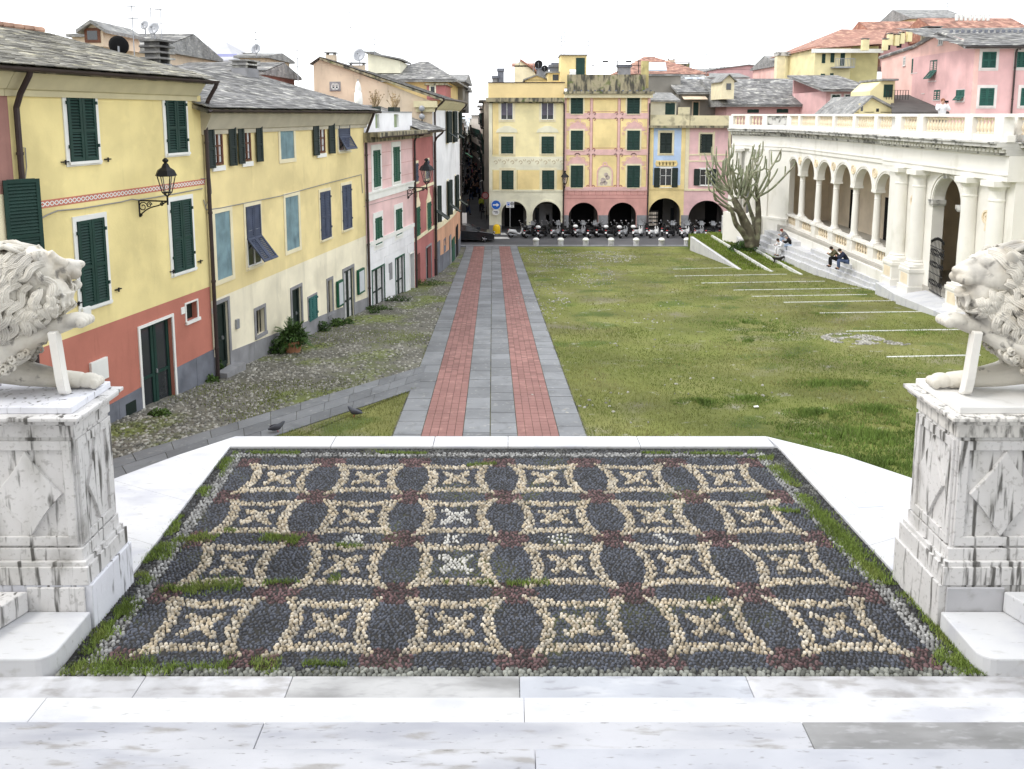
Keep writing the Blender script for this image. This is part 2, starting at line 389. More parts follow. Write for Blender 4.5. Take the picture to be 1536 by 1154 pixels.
# kerb strip between the square and the road
kb=thing('stone_kerb_band','','',(0,62,gz(62)),kind='structure'); 
x=-4.4
i=0
while x<14.2:
    w=.9+.3*random.random(); g=MB(); g.plate([(x+.01,61.75,gz(62)+.05),(x+w-.01,61.75,gz(62)+.05),(x+w-.01,62.35,gz(62)+.05),(x+.01,62.35,gz(62)+.05)],.15)
    obj('kerb_stone',g,random.choice(M_flags),kb); x+=w
# the walk: stone slabs + red paver bands, laid as pieces
walk=thing('paved_walk','','',(0,30,gz(30)),kind='structure')
def across(y,f): return pcx(y)-PW/2+PW*f
bands=[(0,.148,'s'),(.148,.36,'b'),(.36,.503,'s'),(.503,.645,'s'),(.645,.858,'b'),(.858,1,'s')]
brick_cells=[]
for f0,f1,k in bands:
    y=14.2
    while y<FARY-.6:
        if k=='s':
            h=random.uniform(.62,1.05)*(1 if y<40 else 1.5); y1=min(y+h,FARY-.55)
            j=.012; zz=random.uniform(.0,.006); g=MB()
            P=[(across(y+j,f0)+j,y+j),(across(y+j,f1)-j,y+j),(across(y1-j,f1)-j,y1-j),(across(y1-j,f0)+j,y1-j)]
            g.plate([gp(a,b,.022+zz) for a,b in P],.05)
            obj('slab',g,random.choice(M_flags),walk); y=y1
        else:
            h=.2; n=5; y1=y+h
            for i in range(n):
                a=f0+(f1-f0)*i/n; b=f0+(f1-f0)*(i+1)/n
                brick_cells.append((y,y1,a,b))
            y=y1
brick_cells.sort(key=lambda c:c[0])
rest=MB()
for i,(y,y1,a,b) in enumerate(brick_cells):
    j=.0045; h=.020+random.uniform(0,.004)
    P=[(across(y+j,a)+j,y+j),(across(y+j,b)-j,y+j),(across(y1-j,b)-j,y1-j),(across(y1-j,a)+j,y1-j)]
    if i<300:
        g=MB(); g.plate([gp(p,q,h) for p,q in P],.04); obj('paver',g,M_brick,walk)
    else: rest.plate([gp(p,q,h) for p,q in P],.04)
obj('far_paver',rest,M_brick,walk,kind='stuff')
M_joint=mat('mossy_joint',(.12,.12,.07),.95,.3,3,.3,30,col2=(.05,.05,.045),c2s=1.5)
g=MB(); g.add([gp(across(14,0)-.03,14,.008),gp(across(14,1)+.03,14,.008),gp(across(60.5,1)+.03,60.5,.008),gp(across(60.5,0)-.03,60.5,.008)],[(0,1,2,3)])
g.add([gp(across(60.5,0)-.03,60.5,.008),gp(across(60.5,1)+.03,60.5,.008),gp(across(61.8,1),61.8,.008),gp(across(61.8,0),61.8,.008)],[(0,1,2,3)])
obj('walk_bed',g,M_joint,walk)
# slanting footpath of big slabs
fp=thing('slanting_footpath','','',(-6,17,gz(17)),kind='structure')
U0,U1=dU[0],dU[1]; Lo0,Lo1=dL[0],dL[2]
U0=U0+(U0-U1)*.35; Lo0=Lo0+(Lo0-Lo1)*.45
def bil(a,b): 
    p=U0.lerp(U1,a); q=Lo0.lerp(Lo1,a); r=p.lerp(q,b); return (r.x,r.y)
for r in range(3):
    a=0
    while a<.995:
        a1=min(1,a+random.uniform(.05,.08)); 
        if 1-a1<.03:a1=1
        P=[bil(a+.0006,(r+.012)/3),bil(a1-.0006,(r+.012)/3),bil(a1-.0006,(r+.985)/3),bil(a+.0006,(r+.985)/3)]
        g=MB(); g.plate([gp(p,q,.026+random.uniform(0,.006)) for p,q in P],.05); obj('slab',g,random.choice(M_flags),fp); a=a1
g=MB(); g.add([gp(*bil(a,b),.012) for a,b in ((0,0),(1,0),(1,1),(0,1))],[(0,1,2,3)]); obj('footpath_bed',g,M_joint,fp)
# stone strips set in the grass (a thing each)
strips=[(1010,1118,403),(1012,1180,413.5),(1052,1237,424),(1100,1290,434.5),(1128,1300,444),(1176,1352,453),(1230,1425,469),(1270,1440,496.5),(1330,1470,535)]
M_strip=mat('strip_marble',(.66,.67,.64),.8,.15,2,.3,30,stain=((.3,.33,.2),4,None,.55,.7,.7))
for i,(a,b,v) in enumerate(strips):
    p=G(a,v+1.2);q=G(b,v-1.6); g=MB(); w=.07+.001*i; n=6
    w=.045; g.plate([(p.x,p.y-w,gz(p.y-w)+.025),(q.x,q.y-w,gz(q.y-w)+.025),(q.x,q.y+w,gz(q.y+w)+.025),(p.x,p.y+w,gz(p.y+w)+.025)],.15)
    obj('stone_edging',g,M_strip,kind='structure')
for (X,Z),(ua,ub) in zip(TIER[1:],((0,0),(0,0))):
    Y0=(-Z-GA)/GB; g=MB(); g.wbox(X-.14,X,Y0,59.4,Z-.3,Z+.04); obj('stone_edging',g,M_strip,kind='structure')
X,Z=TIER[0]; Y0=(-Z-GA)/GB; g=MB()
g.add([(X-.22,Y0-.6,gz(Y0)-.1),(X,Y0-.6,gz(Y0)-.1),(X,59.6,gz(61)-.2),(X-.22,59.6,gz(61)-.2),(X-.22,Y0-.6,Z+.02),(X,Y0-.6,Z+.02),(X,59.6,Z+.02),(X-.22,59.6,Z+.02)],[(0,1,2,3),(4,5,6,7),(0,1,5,4),(1,2,6,5),(2,3,7,6),(3,0,4,7)])
obj('marble_retaining_wall',g,M_marble,label='low white marble retaining wall tapering into the lawn by the road',cat='wall',loc=(X,Y0,Z))
# ---------------------------------------------------------------- scattered grass and cobbles
def blades(P,h,w,lean=.5):
    n=len(P); a=rng.random(n)*2*PI; l=rng.random(n)*lean*h; b=rng.random(n)*2*PI
    ex=np.c_[np.cos(a),np.sin(a),np.zeros(n)]*(w/2)[:,None] if hasattr(w,'__len__') else np.c_[np.cos(a),np.sin(a),np.zeros(n)]*w/2
    tip=P+np.c_[np.cos(b)*l,np.sin(b)*l,h]
    V=np.stack([P-ex,P+ex,tip],1).reshape(-1,3); F=np.arange(3*n).reshape(-1,3); return V,F
def inpoly(x,y,poly):
    c=np.zeros(len(x),bool); n=len(poly)
    for i in range(n):
        x0,y0=poly[i];x1,y1=poly[(i+1)%n]
        if y0==y1: continue
        k=((y0>y)!=(y1>y))&(x<(x1-x0)*(y-y0)/(y1-y0)+x0); c^=k
    return c
def rnd_area(n,x0,x1,y0,y1,pw=1.0):
    u=rng.random(n); y=(y0**(-pw)+(y1**(-pw)-y0**(-pw))*u)**(-1/pw); return x0+(x1-x0)*rng.random(n),y
def place(x,y,h): return np.c_[x,y,np.array([zlawn(a,b) for a,b in zip(x,y)])+h]
x,y=rnd_area(150000,-2,19,13.5,60,1.3)
k=(x>pcx(y)+PW/2+.02-.08*rng.random(len(x)))&(x<y*.70+1)
d=fbm(x,y,3.,3); k&=(rng.random(len(x))<np.clip((d-.25)*3,.25,1))
x,y=x[k],y[k]; P=place(x,y,0); h=(.03+.04*rng.random(len(x)))*(.6+1.0*fbm(x,y,4,9))
obj('lawn_grass',blades(P,h,np.clip(.0011*y,.012,.05)),M_blade,kind='stuff')
t=[tuple(q) for q in tri]; x=rng.uniform(-9,-1.5,26000); y=rng.uniform(13.4,21,26000); k=inpoly(x,y,t); x,y=x[k],y[k]
obj('corner_grass',blades(np.c_[x,y,-(GA+GB*y)],.03+.05*rng.random(len(x)),.02),M_blade,kind='stuff')
# lush darker clumps
cl=[(1420,690,1.1,.16),(1330,700,.9,.16),(1250,655,1.3,.15),(1320,655,1.2,.14),(1225,622,.5,.16),(1050,605,.45,.14),(1125,600,.45,.12),(1320,617,.65,.16),(1230,577,.7,.13),(1285,577,.6,.12),(1115,485,1.6,.12),(1150,500,1.4,.1),(1125,512,.8,.1),(1240,690,.8,.1),(1360,640,.6,.12),(1230,472,.8,.08),(1350,560,.7,.08),(640,605,.1,.05),(1185,535,1.8,.06),(1290,545,1.6,.06),(1180,640,1,.06),(1010,545,1.5,.05),(1060,432,.9,.06),(1380,500,1.2,.07)]
PP=[];HH=[]
for u,v,r,hh in cl:
    q=G(u,v); n=int(1900*r*max(.6,hh/.12)); a=rng.random(n)*2*PI; rr=r*rng.random(n)**.75*1.35; 
    xx=q.x+np.cos(a)*rr*1.25; yy=q.y+np.sin(a)*rr*.8; k=(xx>pcx(yy)+PW/2+.1)&(yy>13.3)&(fbm(xx,yy,.55,5)>.36); xx,yy,rr=xx[k],yy[k],rr[k]
    PP.append(place(xx,yy,0)); HH.append(hh*(1.15-.8*np.clip(rr/r,0,1))*(.6+.6*rng.random(len(xx))))
P=np.concatenate(PP); obj('lush_grass_clumps',blades(P,np.concatenate(HH),.022,.7),M_blade2,kind='stuff')
# terrace tiers grass
n=9000; x=rng.uniform(14.3,18.6,n); y=rng.uniform(46.5,61,n); obj('terrace_grass',blades(place(x,y,0),.07+.07*rng.random(n),.05),mat('bright_blades',(.14,.20,.025),.8,.25,.6,0,island=.3),kind='stuff')
# grass edge along the walk and between cobbles
def stones(P,r,hz,asp,n=6):
    """flattened domes: n-gon rim + inner ring + cap, numpy built"""
    m=len(P); a0=rng.random(m)*2*PI; ax=r; ay=r*asp
    vs=[];th=rng.random(m)*2*PI
    for (fr_,fz) in ((1.,-.3),(.78,.62)):
        for k in range(n):
            a=a0+2*PI*k/n; px=ax*fr_*np.cos(a); py=ay*fr_*np.sin(a)
            vs.append(np.c_[P[:,0]+px*np.cos(th)-py*np.sin(th),P[:,1]+px*np.sin(th)+py*np.cos(th),P[:,2]+fz*hz])
    vs.append(np.c_[P[:,0],P[:,1],P[:,2]+hz])
    V=np.stack(vs,1).reshape(-1,3); q=2*n+1; F=[]
    for k in range(n):
        k2=(k+1)%n; F+=[(k,k2,n+k2),(k,n+k2,n+k),(n+k,n+k2,2*n)]
    F=np.array(F)[None]+(np.arange(m)*q)[:,None,None]; return V,F.reshape(-1,3)
x,y=rnd_area(34000,-16,-1.5,12,58,1.15)
k=inpoly(x,y,[(a,b) for a,b in cob]+L0+[(-4,10)])&(x<pcx(y)-PW/2)&(x>-y*.62)
fpoly=[bil(0,0),bil(1,0),bil(1,1),bil(0,1)]; k&=~inpoly(x,y,fpoly)&~inpoly(x,y,t)
x,y=x[k],y[k]; k=(rng.random(len(x))<np.clip(1.5-1.5*fbm(x,y,2.6,31),.3,1)); x,y=x[k],y[k]; r=.030+.035*rng.random(len(x)); 
obj('cobble_stones',stones(np.c_[x,y,-(GA+GB*y)],r,.018+.02*rng.random(len(x)),.72),M_cobst,smooth=True,kind='stuff')
k=rng.random(len(x))<.06; x2,y2=x[k]+.03,y[k]; obj('pale_cobble_stones',stones(np.c_[x2,y2,-(GA+GB*y2)+.006],.035+.05*rng.random(len(x2)),.03,.6),mat('pale_stone',(.31,.30,.27),.8,.2,2,.2,island=.3),smooth=True,kind='stuff')
x,y=rnd_area(60000,-12,-1.5,13,58,1.2); k=inpoly(x,y,[(a,b) for a,b in cob]+L0+[(-4,10)])&(x<pcx(y)-PW/2)&~inpoly(x,y,fpoly)&~inpoly(x,y,t)&(fbm(x,y,2.6,31)>.50+.10*rng.random(len(x)))
x,y=x[k],y[k]; obj('cobble_grass',blades(np.c_[x,y,-(GA+GB*y)],.03+.04*rng.random(len(x)),.025),mat('moss_blades',(.17,.20,.05),.8,.3,.6,0,island=.3),kind='stuff')
# pale gravel showing in the lawn
def gravel(u,v,rx,ry,n,nm='gravel_patch'):
    q=G(u,v); a=rng.random(n)*2*PI; rr=rng.random(n)**.6*1.25; x=q.x+np.cos(a)*rr*rx; y=q.y+np.sin(a)*rr*ry; k=fbm(x,y,max(.5,rx*.5),8)>.44; x=x[k];y=y[k]; return np.c_[x,y,-(GA+GB*y)+.01]
P=np.concatenate([gravel(1280,509,.85,.75,1500),gravel(1345,515,.35,.3,150),gravel(820,380,1.6,6,700),gravel(910,385,1.9,3.5,700),gravel(860,410,2.0,5,500),gravel(815,450,1,4,260),gravel(1080,585,1.2,1.2,30),gravel(960,480,5,5,120),gravel(900,600,1.5,2.,30)])
obj('gravel_patches',stones(P,.02+.04*rng.random(len(P)),.03,.7),mat('gravel_stone',(.30,.29,.26),.8,.2,2,.2,island=.4),smooth=True,kind='stuff')
# ---------------------------------------------------------------- church terrace: marble platform, pebble mosaic, steps
plat=thing('church_terrace','','',(0,9,tz(9)),kind='structure')
def tp(x,y,h=0): return (x,y,tz(y)+h)
XL=lambda y:-4.03-(y-6.2)*.05
XR=lambda y:4.20-(y-6.2)*.035
g=MB(); g.plate([tp(-6.9,4.2,-.03),tp(-6.9,8.2,-.03),tp(-5.4,9.95,-.03),tp(-4.36,11.4,-.03),tp(4.14,11.45,-.03),tp(5.5,9.95,-.03),tp(7.0,8.2,-.03),tp(7.0,4.2,-.03)],3)
obj('terrace_body',g,M_ped,plat)
def slab(P,m,h=.03,th=.2,name='marble_slab',par=None,bev=.008):
    g=MB(); g.plate([tp(a,b,h) for a,b in P],th); return obj(name,g,m,par or plat,bev=bev)
# far kerb
xs=[-4.30,-2.75,-1.2,-.06,1.95,3.98]
for a,b in zip(xs,xs[1:]):
    slab([(a+.004,11.08),(b-.004,11.08+(.0)),(b-.004,11.47),(a+.004 if a>-4 else -4.33,11.47)],M_marble,.035)
OL=[(-4.33,11.47),(-4.95,10.75),(-5.5,9.97),(-6.1,9.2),(-6.95,8.2)]
IL=[(XL(11.08),11.08),(XL(10.2),10.2),(XL(9.35),9.35),(XL(8.3),8.3),(XL(7.0),7.0)]
for i in range(4):
    slab([IL[i],OL[i],OL[i+1],IL[i+1]],M_marble,.034)
OR=[(3.98,11.47),(4.9,10.75),(5.55,9.97),(6.2,9.2),(7.05,8.2)]; IR=[(XR(11.08)+.0,11.08),(XR(10.2),10.2),(XR(9.35),9.35),(XR(8.3),8.3),(XR(7.0),7.0)]
for i in range(4): slab([IR[i],IR[i+1],OR[i+1],OR[i]],M_marble,.034)
q=[T(1175,674),T(1240,700),T(1325,764),T(1288,766)]
slab([(a.x,a.y) for a in q],mat('bluish_marble',(.52,.54,.60),.8,.06,1,.12,35,stain=((.5,.52,.6),3,(1,2.5,1),.5,.75,.5)),.038,.02,bev=0)  # bluish shade of a sloping facet, put into a flat piece's colour
# front kerb and the church stairs
def edge_x(u,Y,z): d=Y*math.cos(PIT)-z*math.sin(PIT); return (u-768)/FPX*d
def steprow(y0,y1,z,joints,mats,x0=-5.6,x1=5.7):
    c=[x0]+[edge_x(u,(y0+y1)/2,z) for u in joints]+[x1]
    for i,(a,b) in enumerate(zip(c,c[1:])):
        g=MB(); sk=.03 if i else 0; g.wbox(a+.002,b-.002,y0,y1,z-.4,z); obj('marble_step',g,mats[i%len(mats)],stairs,bev=.008)
stairs=thing('church_stairs','','',(0,5,-4.8),kind='structure')
steprow(5.5,6.19,-4.905,[190,422,780,1137],[M_marble_d,M_marble_d,mat('stained_marble',(.40,.40,.40),.85,.15,1.5,.15,35,stain=[((.17,.17,.165),1.6,(.6,2,1),.45,.72,.8),((.25,.25,.25),9,(.6,2,1),.5,.7,.5)]),mat('blue_grey_marble',(.40,.415,.45),.85,.1,1.5,.1,35,stain=[((.50,.51,.53),4,(.5,2,1),.5,.75,.6),((.25,.25,.27),8,(.6,2,1),.55,.7,.5)]),M_marble_d])
steprow(5.1,5.765,-4.76,[32,787],[M_marble])  # rows differ in tone: the shading between treads is put into the marble
steprow(4.68,5.335,-4.61,[-150,375,1228],[M_stepm,M_stepm,M_stepm,mat('dark_grey_slab',(.27,.27,.27),.85,.15,1.5,.15,35,stain=[((.16,.16,.155),2,(.4,2,1),.42,.7,.8),((.4,.4,.41),9,(.6,2,1),.5,.7,.6)])])
steprow(4.2,4.92,-4.46,[805],[M_stepm,mat('stair_marble_b',(.43,.44,.475),.85,.08,1,.12,35,stain=[((.33,.34,.38),2,(1,2.5,1),.45,.75,.6),((.2,.19,.18),15,(.6,2.5,1),.62,.72,.6)])])
z=-4.31;y=4.5
while y>-.6:
    steprow(y-.75,y,z,[random.randint(200,1300)],[M_stepm],-6,6); z+=.15; y-=.42
# stairs down to the square on the far side
for i in range(11):
    y=11.47+i*.33; zz=tz(11.47)-.03-.155*(i+1)
    if zz<gz(y)+.02: break
    g=MB(); g.wbox(-4.4+.0*i,4.2,y-.05,y+.34,zz-.4,zz); obj('marble_step',g,M_marble,plat)
# pebble mosaic
mos=thing('pebble_mosaic','','',(0,8.6,tz(8.6)),kind='structure')
cols=[]; rowsv={693:[494,621,749,876,1008],746:[478,619,753,895,1032],809:[455,603,759,915,1075],890:[416,591,768,946,1130],993:[376,576,786,983,1204]}
RY=[];RX0=[];RW=[]
for v,xs_ in rowsv.items():
    P=[T(x,v) for x in xs_]; RY.append(P[0].y); RW.append((P[4].x-P[0].x)/4); RX0.append(sum(q.x for q in P)/5)
RY=np.array(RY)[::-1];RX0=np.array(RX0)[::-1];RW=np.array(RW)[::-1]
cx_fit=np.polyfit(RY,RX0,1); Wm=RW.mean()
def classify(x,y):
    r=np.interp(y,RY,[4,3,2,1,0]); r=np.where(y<RY[0],4+(RY[0]-y)/1.05,np.where(y>RY[-1],-(y-RY[-1])/1.05,r))
    c=(x-np.polyval(cx_fit,y))/Wm+3          # nodes at integer c (0..6)
    cx=(c-np.floor(c))-.5; cy=(r-np.floor(r))-.5
    ex=.5-abs(cx); ey=.5-abs(cy)
    lx=.035+.155*(1-(2*cy)**2); ly=.025+.115*(1-(2*cx)**2)
    t=np.zeros(len(x),int)  # 0 dark,1 tan,2 red,3 grey,4 outer dark,5 white
    sx=ex-lx; sy=ey-ly
    inside=(sx>0)&(sy>0)
    t[inside&((sx<.098)|(sy<.108))]=1
    ax,ay=abs(cx),abs(cy)
    cross=(ax<.155)&(ay<.175)&((abs(ax-ay*.88)<.062)|(np.hypot(ax,ay*.9)<.085))
    t[inside&cross&~((sx<.125)|(sy<.13))]=1
    nd=(ex/.20)**2+(ey/.18)**2; t[(nd<1)&(~inside)]=2
    out=(c<0)|(c>6)|(r<0)|(r>4)
    t[out]=4
    # half lens + red outside first nodes
    m=out&(c>-.06)&(c<6.06)&(r>-.1)&(r<4.12); t[m]=np.where(nd[m]<1.0,2,0)
    gx=((c<-.07)&(c>-.20))|((c>6.07)&(c<6.20)); gyr=(r<-.16)&(r>-.27)
    t[gx&(r>-.27)]=3; t[gyr&(c>-.2)&(c<6.2)]=3
    t[(r>4.10)]=6
    gl={1.5:["..XXX",".XX.X",".XXXX","XX.XX"],2.5:["X..XX","XXX..","X.XX.","XXX.."],3.5:[".XXX.","X...X",".XXX.","X...X",".XXX."],4.5:["XX...",".XX..","..XX.","..XXX"]}
    for cc,bm in gl.items():
        w,h=.22,.19 
        i=np.floor((c-cc+w/2)/w*5).astype(int); j=np.floor((r-2+h/2)/h*len(bm)).astype(int)
        k=(i>=0)&(i<5)&(j>=0)&(j<len(bm))&(nd>1)
        B=np.array([[ch=='X' for ch in row] for row in bm]); 
        kk=np.where(k)[0]; hit=B[j[kk],i[kk]]; t[kk[hit]]=5
    ww=(np.floor(c)==2)&((np.floor(r)==1)|(np.floor(r)==2))&cross&inside; t[ww]=5
    return t
sp=.0435; X0,X1,Y0,Y1=-4.35,4.25,6.19,11.08
nx=int((X1-X0)/sp); ny=int((Y1-Y0)/(sp*.86))
ii,jj=np.meshgrid(np.arange(nx),np.arange(ny)); x=X0+(ii+.5*(jj%2))*sp; y=Y0+.02+jj*sp*.86
x=(x+rng.normal(0,.0075,x.shape)).ravel(); y=(y+rng.normal(0,.0065,y.shape)).ravel()
k=(x>np.array([XL(a) for a in y])+.01)&(x<np.array([XR(a) for a in y])-.01)&(y<Y1-.01); x,y=x[k],y[k]
t=classify(x+rng.normal(0,.0035,len(x)),y+rng.normal(0,.0035,len(y)))
bedm=mat('mosaic_bed',(.035,.034,.032),.95,.2,3,.3,30,stain=((.09,.10,.04),1.2,None,.55,.7,.7))
g=MB(); g.add([tp(XL(6.19),6.19,.0),tp(XR(6.19),6.19,.0),tp(XR(11.1),11.1,.0),tp(XL(11.1),11.1,.0)],[(0,1,2,3)]); obj('mosaic_bed',g,bedm,mos)
PM={0:('dark_pebbles',mat('dark_pebble',(.050,.056,.073),.5,.22,3,.1,60,island=.45,spec=.5),.026,.6,.017),
    1:('tan_pebbles',mat('tan_pebble',(.37,.31,.22),.5,.12,2.5,.1,60,island=.34,col2=(.44,.40,.33),c2s=18,c2t=(.45,.55)),.0245,.85,.026),
    2:('red_pebbles',mat('red_pebble',(.095,.055,.056),.5,.2,3,.1,60,island=.55),.027,.62,.017),
    3:('grey_pebbles',mat('grey_pebble',(.25,.25,.245),.55,.2,2.5,.1,60,island=.4),.025,.8,.022),
    4:('border_pebbles',mat('border_pebble',(.045,.047,.05),.5,.25,3,.1,60,island=.6,stain=((.14,.14,.12),2,None,.5,.7,.6)),.025,.65,.017),
    5:('white_pebbles',mat('white_pebble',(.50,.49,.46),.5,.1,2.5,.1,60,island=.25),.022,.8,.025),
    6:('edge_pebbles',mat('edge_pebble',(.17,.175,.155),.55,.25,2.5,.1,60,island=.5),.031,.85,.03)}
for c,(nm,m,r,asp,hz) in PM.items():
    k=(t==c)&(rng.random(len(t))>.012)
    P=np.c_[x[k],y[k],-(TA+TB*y[k])]; n=len(P)
    V,F=stones(P,r*.93*(.80+.34*rng.random(n)),hz*(.75+.5*rng.random(n)),asp); obj(nm,(V),m,mos,smooth=True,kind='stuff') if 0 else obj(nm,(V,F),m,mos,smooth=True,kind='stuff')
# grass and moss creeping over the mosaic
def tgrass(px,n,h,name,m=None,jit=.07):
    P=[]
    for (u0,v0,u1,v1,wd) in px:
        a=T(u0,v0);b=T(u1,v1); l=(b-a).length; k=int(n*l*max(wd,.06)*34)
        s=rng.random(k); o=rng.normal(0,wd/2,k); d=(b-a)/l
        P.append(np.c_[a.x+(b.x-a.x)*s-d.y*o,a.y+(b.y-a.y)*s+d.x*o])
    P=np.concatenate(P); k=(P[:,0]>-4.3+.05*(11-P[:,1])*0)&(P[:,0]<4.2)&(P[:,1]>6.2)&(P[:,1]<11.1)&(fbm(P[:,0],P[:,1],.30,77)>.40); P=P[k]
    V,F=blades(np.c_[P,-(TA+TB*P[:,1])+.012],h*(.4+.8*rng.random(len(P))),.009,.9); obj(name,(V,F),m or M_blade3,mos,kind='stuff')
M_blade3=mat('mosaic_grass',(.18,.25,.055),.8,.25,2.,0,island=.35,stain=[((.19,.20,.06),2,None,.5,.7,.6)])
tgrass([(250,812,330,806,.11),(370,806,470,813,.09),(430,812,455,815,.10),(505,820,545,822,.04),(240,886,300,886,.09),(285,883,365,879,.13),(395,877,480,872,.05),(470,872,510,870,.09),(590,878,740,876,.04),(760,878,825,876,.05),(1060,905,1080,903,.05),(330,1000,420,1003,.12),(250,1003,340,1003,.06),(700,700,745,697,.04),(255,786,420,808,.03),(455,998,520,1000,.04)],330,.048,'grass_tufts')
tgrass([(350,681,450,681,.05),(90,1014,170,1008,.12),(1400,985,1480,1014,.16),(215,880,260,820,.08),(150,960,200,905,.12),(1420,1000,1490,1016,.12),(205,868,345,688,.10),(130,985,200,900,.10),(110,1005,230,1000,.13),(160,1012,260,1010,.10),(1120,682,1160,690,.15),(1160,700,1320,870,.12),(1225,770,1330,880,.16),(1370,890,1480,1012,.17),(1390,930,1480,1015,.10),(1155,765,1200,770,.05),(940,681,1130,683,.03),(560,681,640,682,.03)],380,.045,'border_grass')
# ---------------------------------------------------------------- lion pedestals
def pedestal(sg):
    side='left' if sg<0 else 'right'
    X=lambda a:sg*a+(.03 if sg<0 else .04)
    lab='weathered marble pedestal with lozenge panels and black streaks under the left lion' if sg<0 else 'brighter marble pedestal with a chipped dark cornice under the right lion'
    t=thing('lion_pedestal',lab,'pedestal',(X(4.6),7.2,-4.95)); YB=0 if sg<0 else .09
    far=6.6
    def bx(name,a,y0,y1,z0,z1,m,bev=.01):
        g=MB(); g.wbox(min(X(a),X(far)),max(X(a),X(far)),y0,y1+YB,z0,z1); return obj(name,g,m,t,bev=bev)
    mS=M_pedw if sg<0 else mat('sunlit_marble',(.72,.715,.70),.6,.05,1.5,.15,35,stain=((.5,.48,.44),5,(1,1,.5),.56,.75,.5))  # upper slabs: skylit blue left, sunlit white right, light put into the colour
    # lower plinth: facing slab on the inner side plus blocks on the near side
    bx('plinth',4.062,6.86,7.63,-5.2,-4.485,M_pedw if sg<0 else M_ped)
    g=MB(); g.wbox(*sorted((X(4.13),X(4.68))),6.835,6.857,-4.93,-4.5); obj('plinth_block',g,M_marble_d if sg>0 else M_ped,t,bev=.006)
    g=MB()
    for a,y0,y1,z0,z1 in ((4.09,6.85,7.61,-4.483,-4.30),(4.115,6.87,7.59,-4.30,-4.255),(4.15,6.90,7.57,-4.255,-4.135)):
        g.wbox(*sorted((X(a),X(far))),y0,y1+YB,z0,z1)
    obj('base_moulding',g,M_ped,t,bev=.006)
    bx('die',4.175,6.93,7.55,-4.14,-3.03,M_ped)
    fN=Fr((X(4.175) if sg>0 else X(far),6.93),ang=0)
    # relief on near face
    s0=0 if sg>0 else (far-4.175)-1.0
    def panel(fr,a,b,z0,z1,lx):
        g=MB(fr); e=.09
        g.box(a,b,z1-e,z1,0,.026);g.box(a,b,z0,z0+e,0,.026);g.box(a,a+e,z0+e,z1-e,0,.026);g.box(b-e,b,z0+e,z1-e,0,.026)
        obj('panel_border',g,M_ped,t,bev=.004)
        c=(a+b)/2;m=(z0+z1)/2;w=(b-a)*.5-e-.03;h=(z1-z0)*.5-e-.01; P=[]
        for k in range(4):
            p0=[(c,m+h),(c+w,m),(c,m-h),(c-w,m)][k];p1=[(c+w,m),(c,m-h),(c-w,m),(c,m+h)][k]
            for i in range(5):
                f=i/5; q=(p0[0]+(p1[0]-p0[0])*f,p0[1]+(p1[1]-p0[1])*f); k2=.07*math.sin(PI*f); P.append((q[0]+(c-q[0])*k2,q[1]+(m-q[1])*k2))
        g=MB(fr); g.prism(P,-.01,.034); obj('lozenge_relief',g,M_ped,t,bev=.006)
    if sg>0: panel(fN,.02,.90,-4.11,-3.06,0); panel(fN,.92,1.85,-4.11,-3.06,0)
    else:
        L_=far-4.175; panel(fN,L_-.90,L_-.02,-4.11,-3.06,0); panel(fN,L_-1.85,L_-.92,-4.11,-3.06,0)
    fI=Fr((X(4.175),6.93),(X(4.175),7.55)) if sg<0 else Fr((X(4.175),7.55+YB),(X(4.175),6.93))
    panel(fI,.015,.605+YB,-4.11,-3.06,0)
    g=MB()
    for a,y0,y1,z0,z1 in ((4.16,6.915,7.565,-3.03,-2.90),(4.13,6.885,7.59,-2.90,-2.872),(4.085,6.84,7.62,-2.872,-2.83),(4.05,6.80,7.65,-2.83,-2.79)):
        g.wbox(*sorted((X(a),X(far))),y0,y1+YB,z0,z1)
    obj('cornice',g,M_ped if sg<0 else mat('blackened_cornice',(.72,.70,.66),.75,.1,2,.3,30,stain=[((.07,.066,.058),13,(1.5,1.5,.4),.44,.72,.85)]),t,bev=.01)
    g=MB(); xx=[4.18,4.18,far,far]; yy=[6.92,7.60,7.60,6.92]; g.plate([(X(4.16),6.9,-2.72),(X(4.16),7.61+YB,-2.72),(X(far),7.61+YB,-2.72),(X(far),6.9,-2.72)],.07); obj('upper_slab',g,mS,t,bev=.01)
    return t
pedestal(-1); pedestal(1)
# side wings of the stairs next to the pedestals
for sg in(-1,1):
    X=lambda a:sg*a+(.03 if sg<0 else .04)
    lab='left' if sg<0 else 'right'
    t=thing('side_steps','low marble step blocks with a rounded end at the foot of the %s lion pedestal'%lab,'steps',(X(4.5),6.4,-4.9))
    g=MB(); P=[(X(4.075),6.83),(X(4.08),6.32)]+[(X(4.075+.14*(1-math.cos(a))),6.32-.14*math.sin(a)) for a in (.4,.8,1.2,1.57)]+[(X(6.3),6.18),(X(6.3),6.83)]
    g.plate([(a,b,-4.735) for a,b in P],.25); obj('lower_step',g,M_marble,t,bev=.015)
    g=MB(); P=[(X(4.66),6.82),(X(5.0),6.0),(X(7),6.0),(X(7),6.82)]; g.plate([(a,b,-4.52) for a,b in P],.21); obj('upper_step',g,M_ped if sg<0 else M_marble,t,bev=.015)
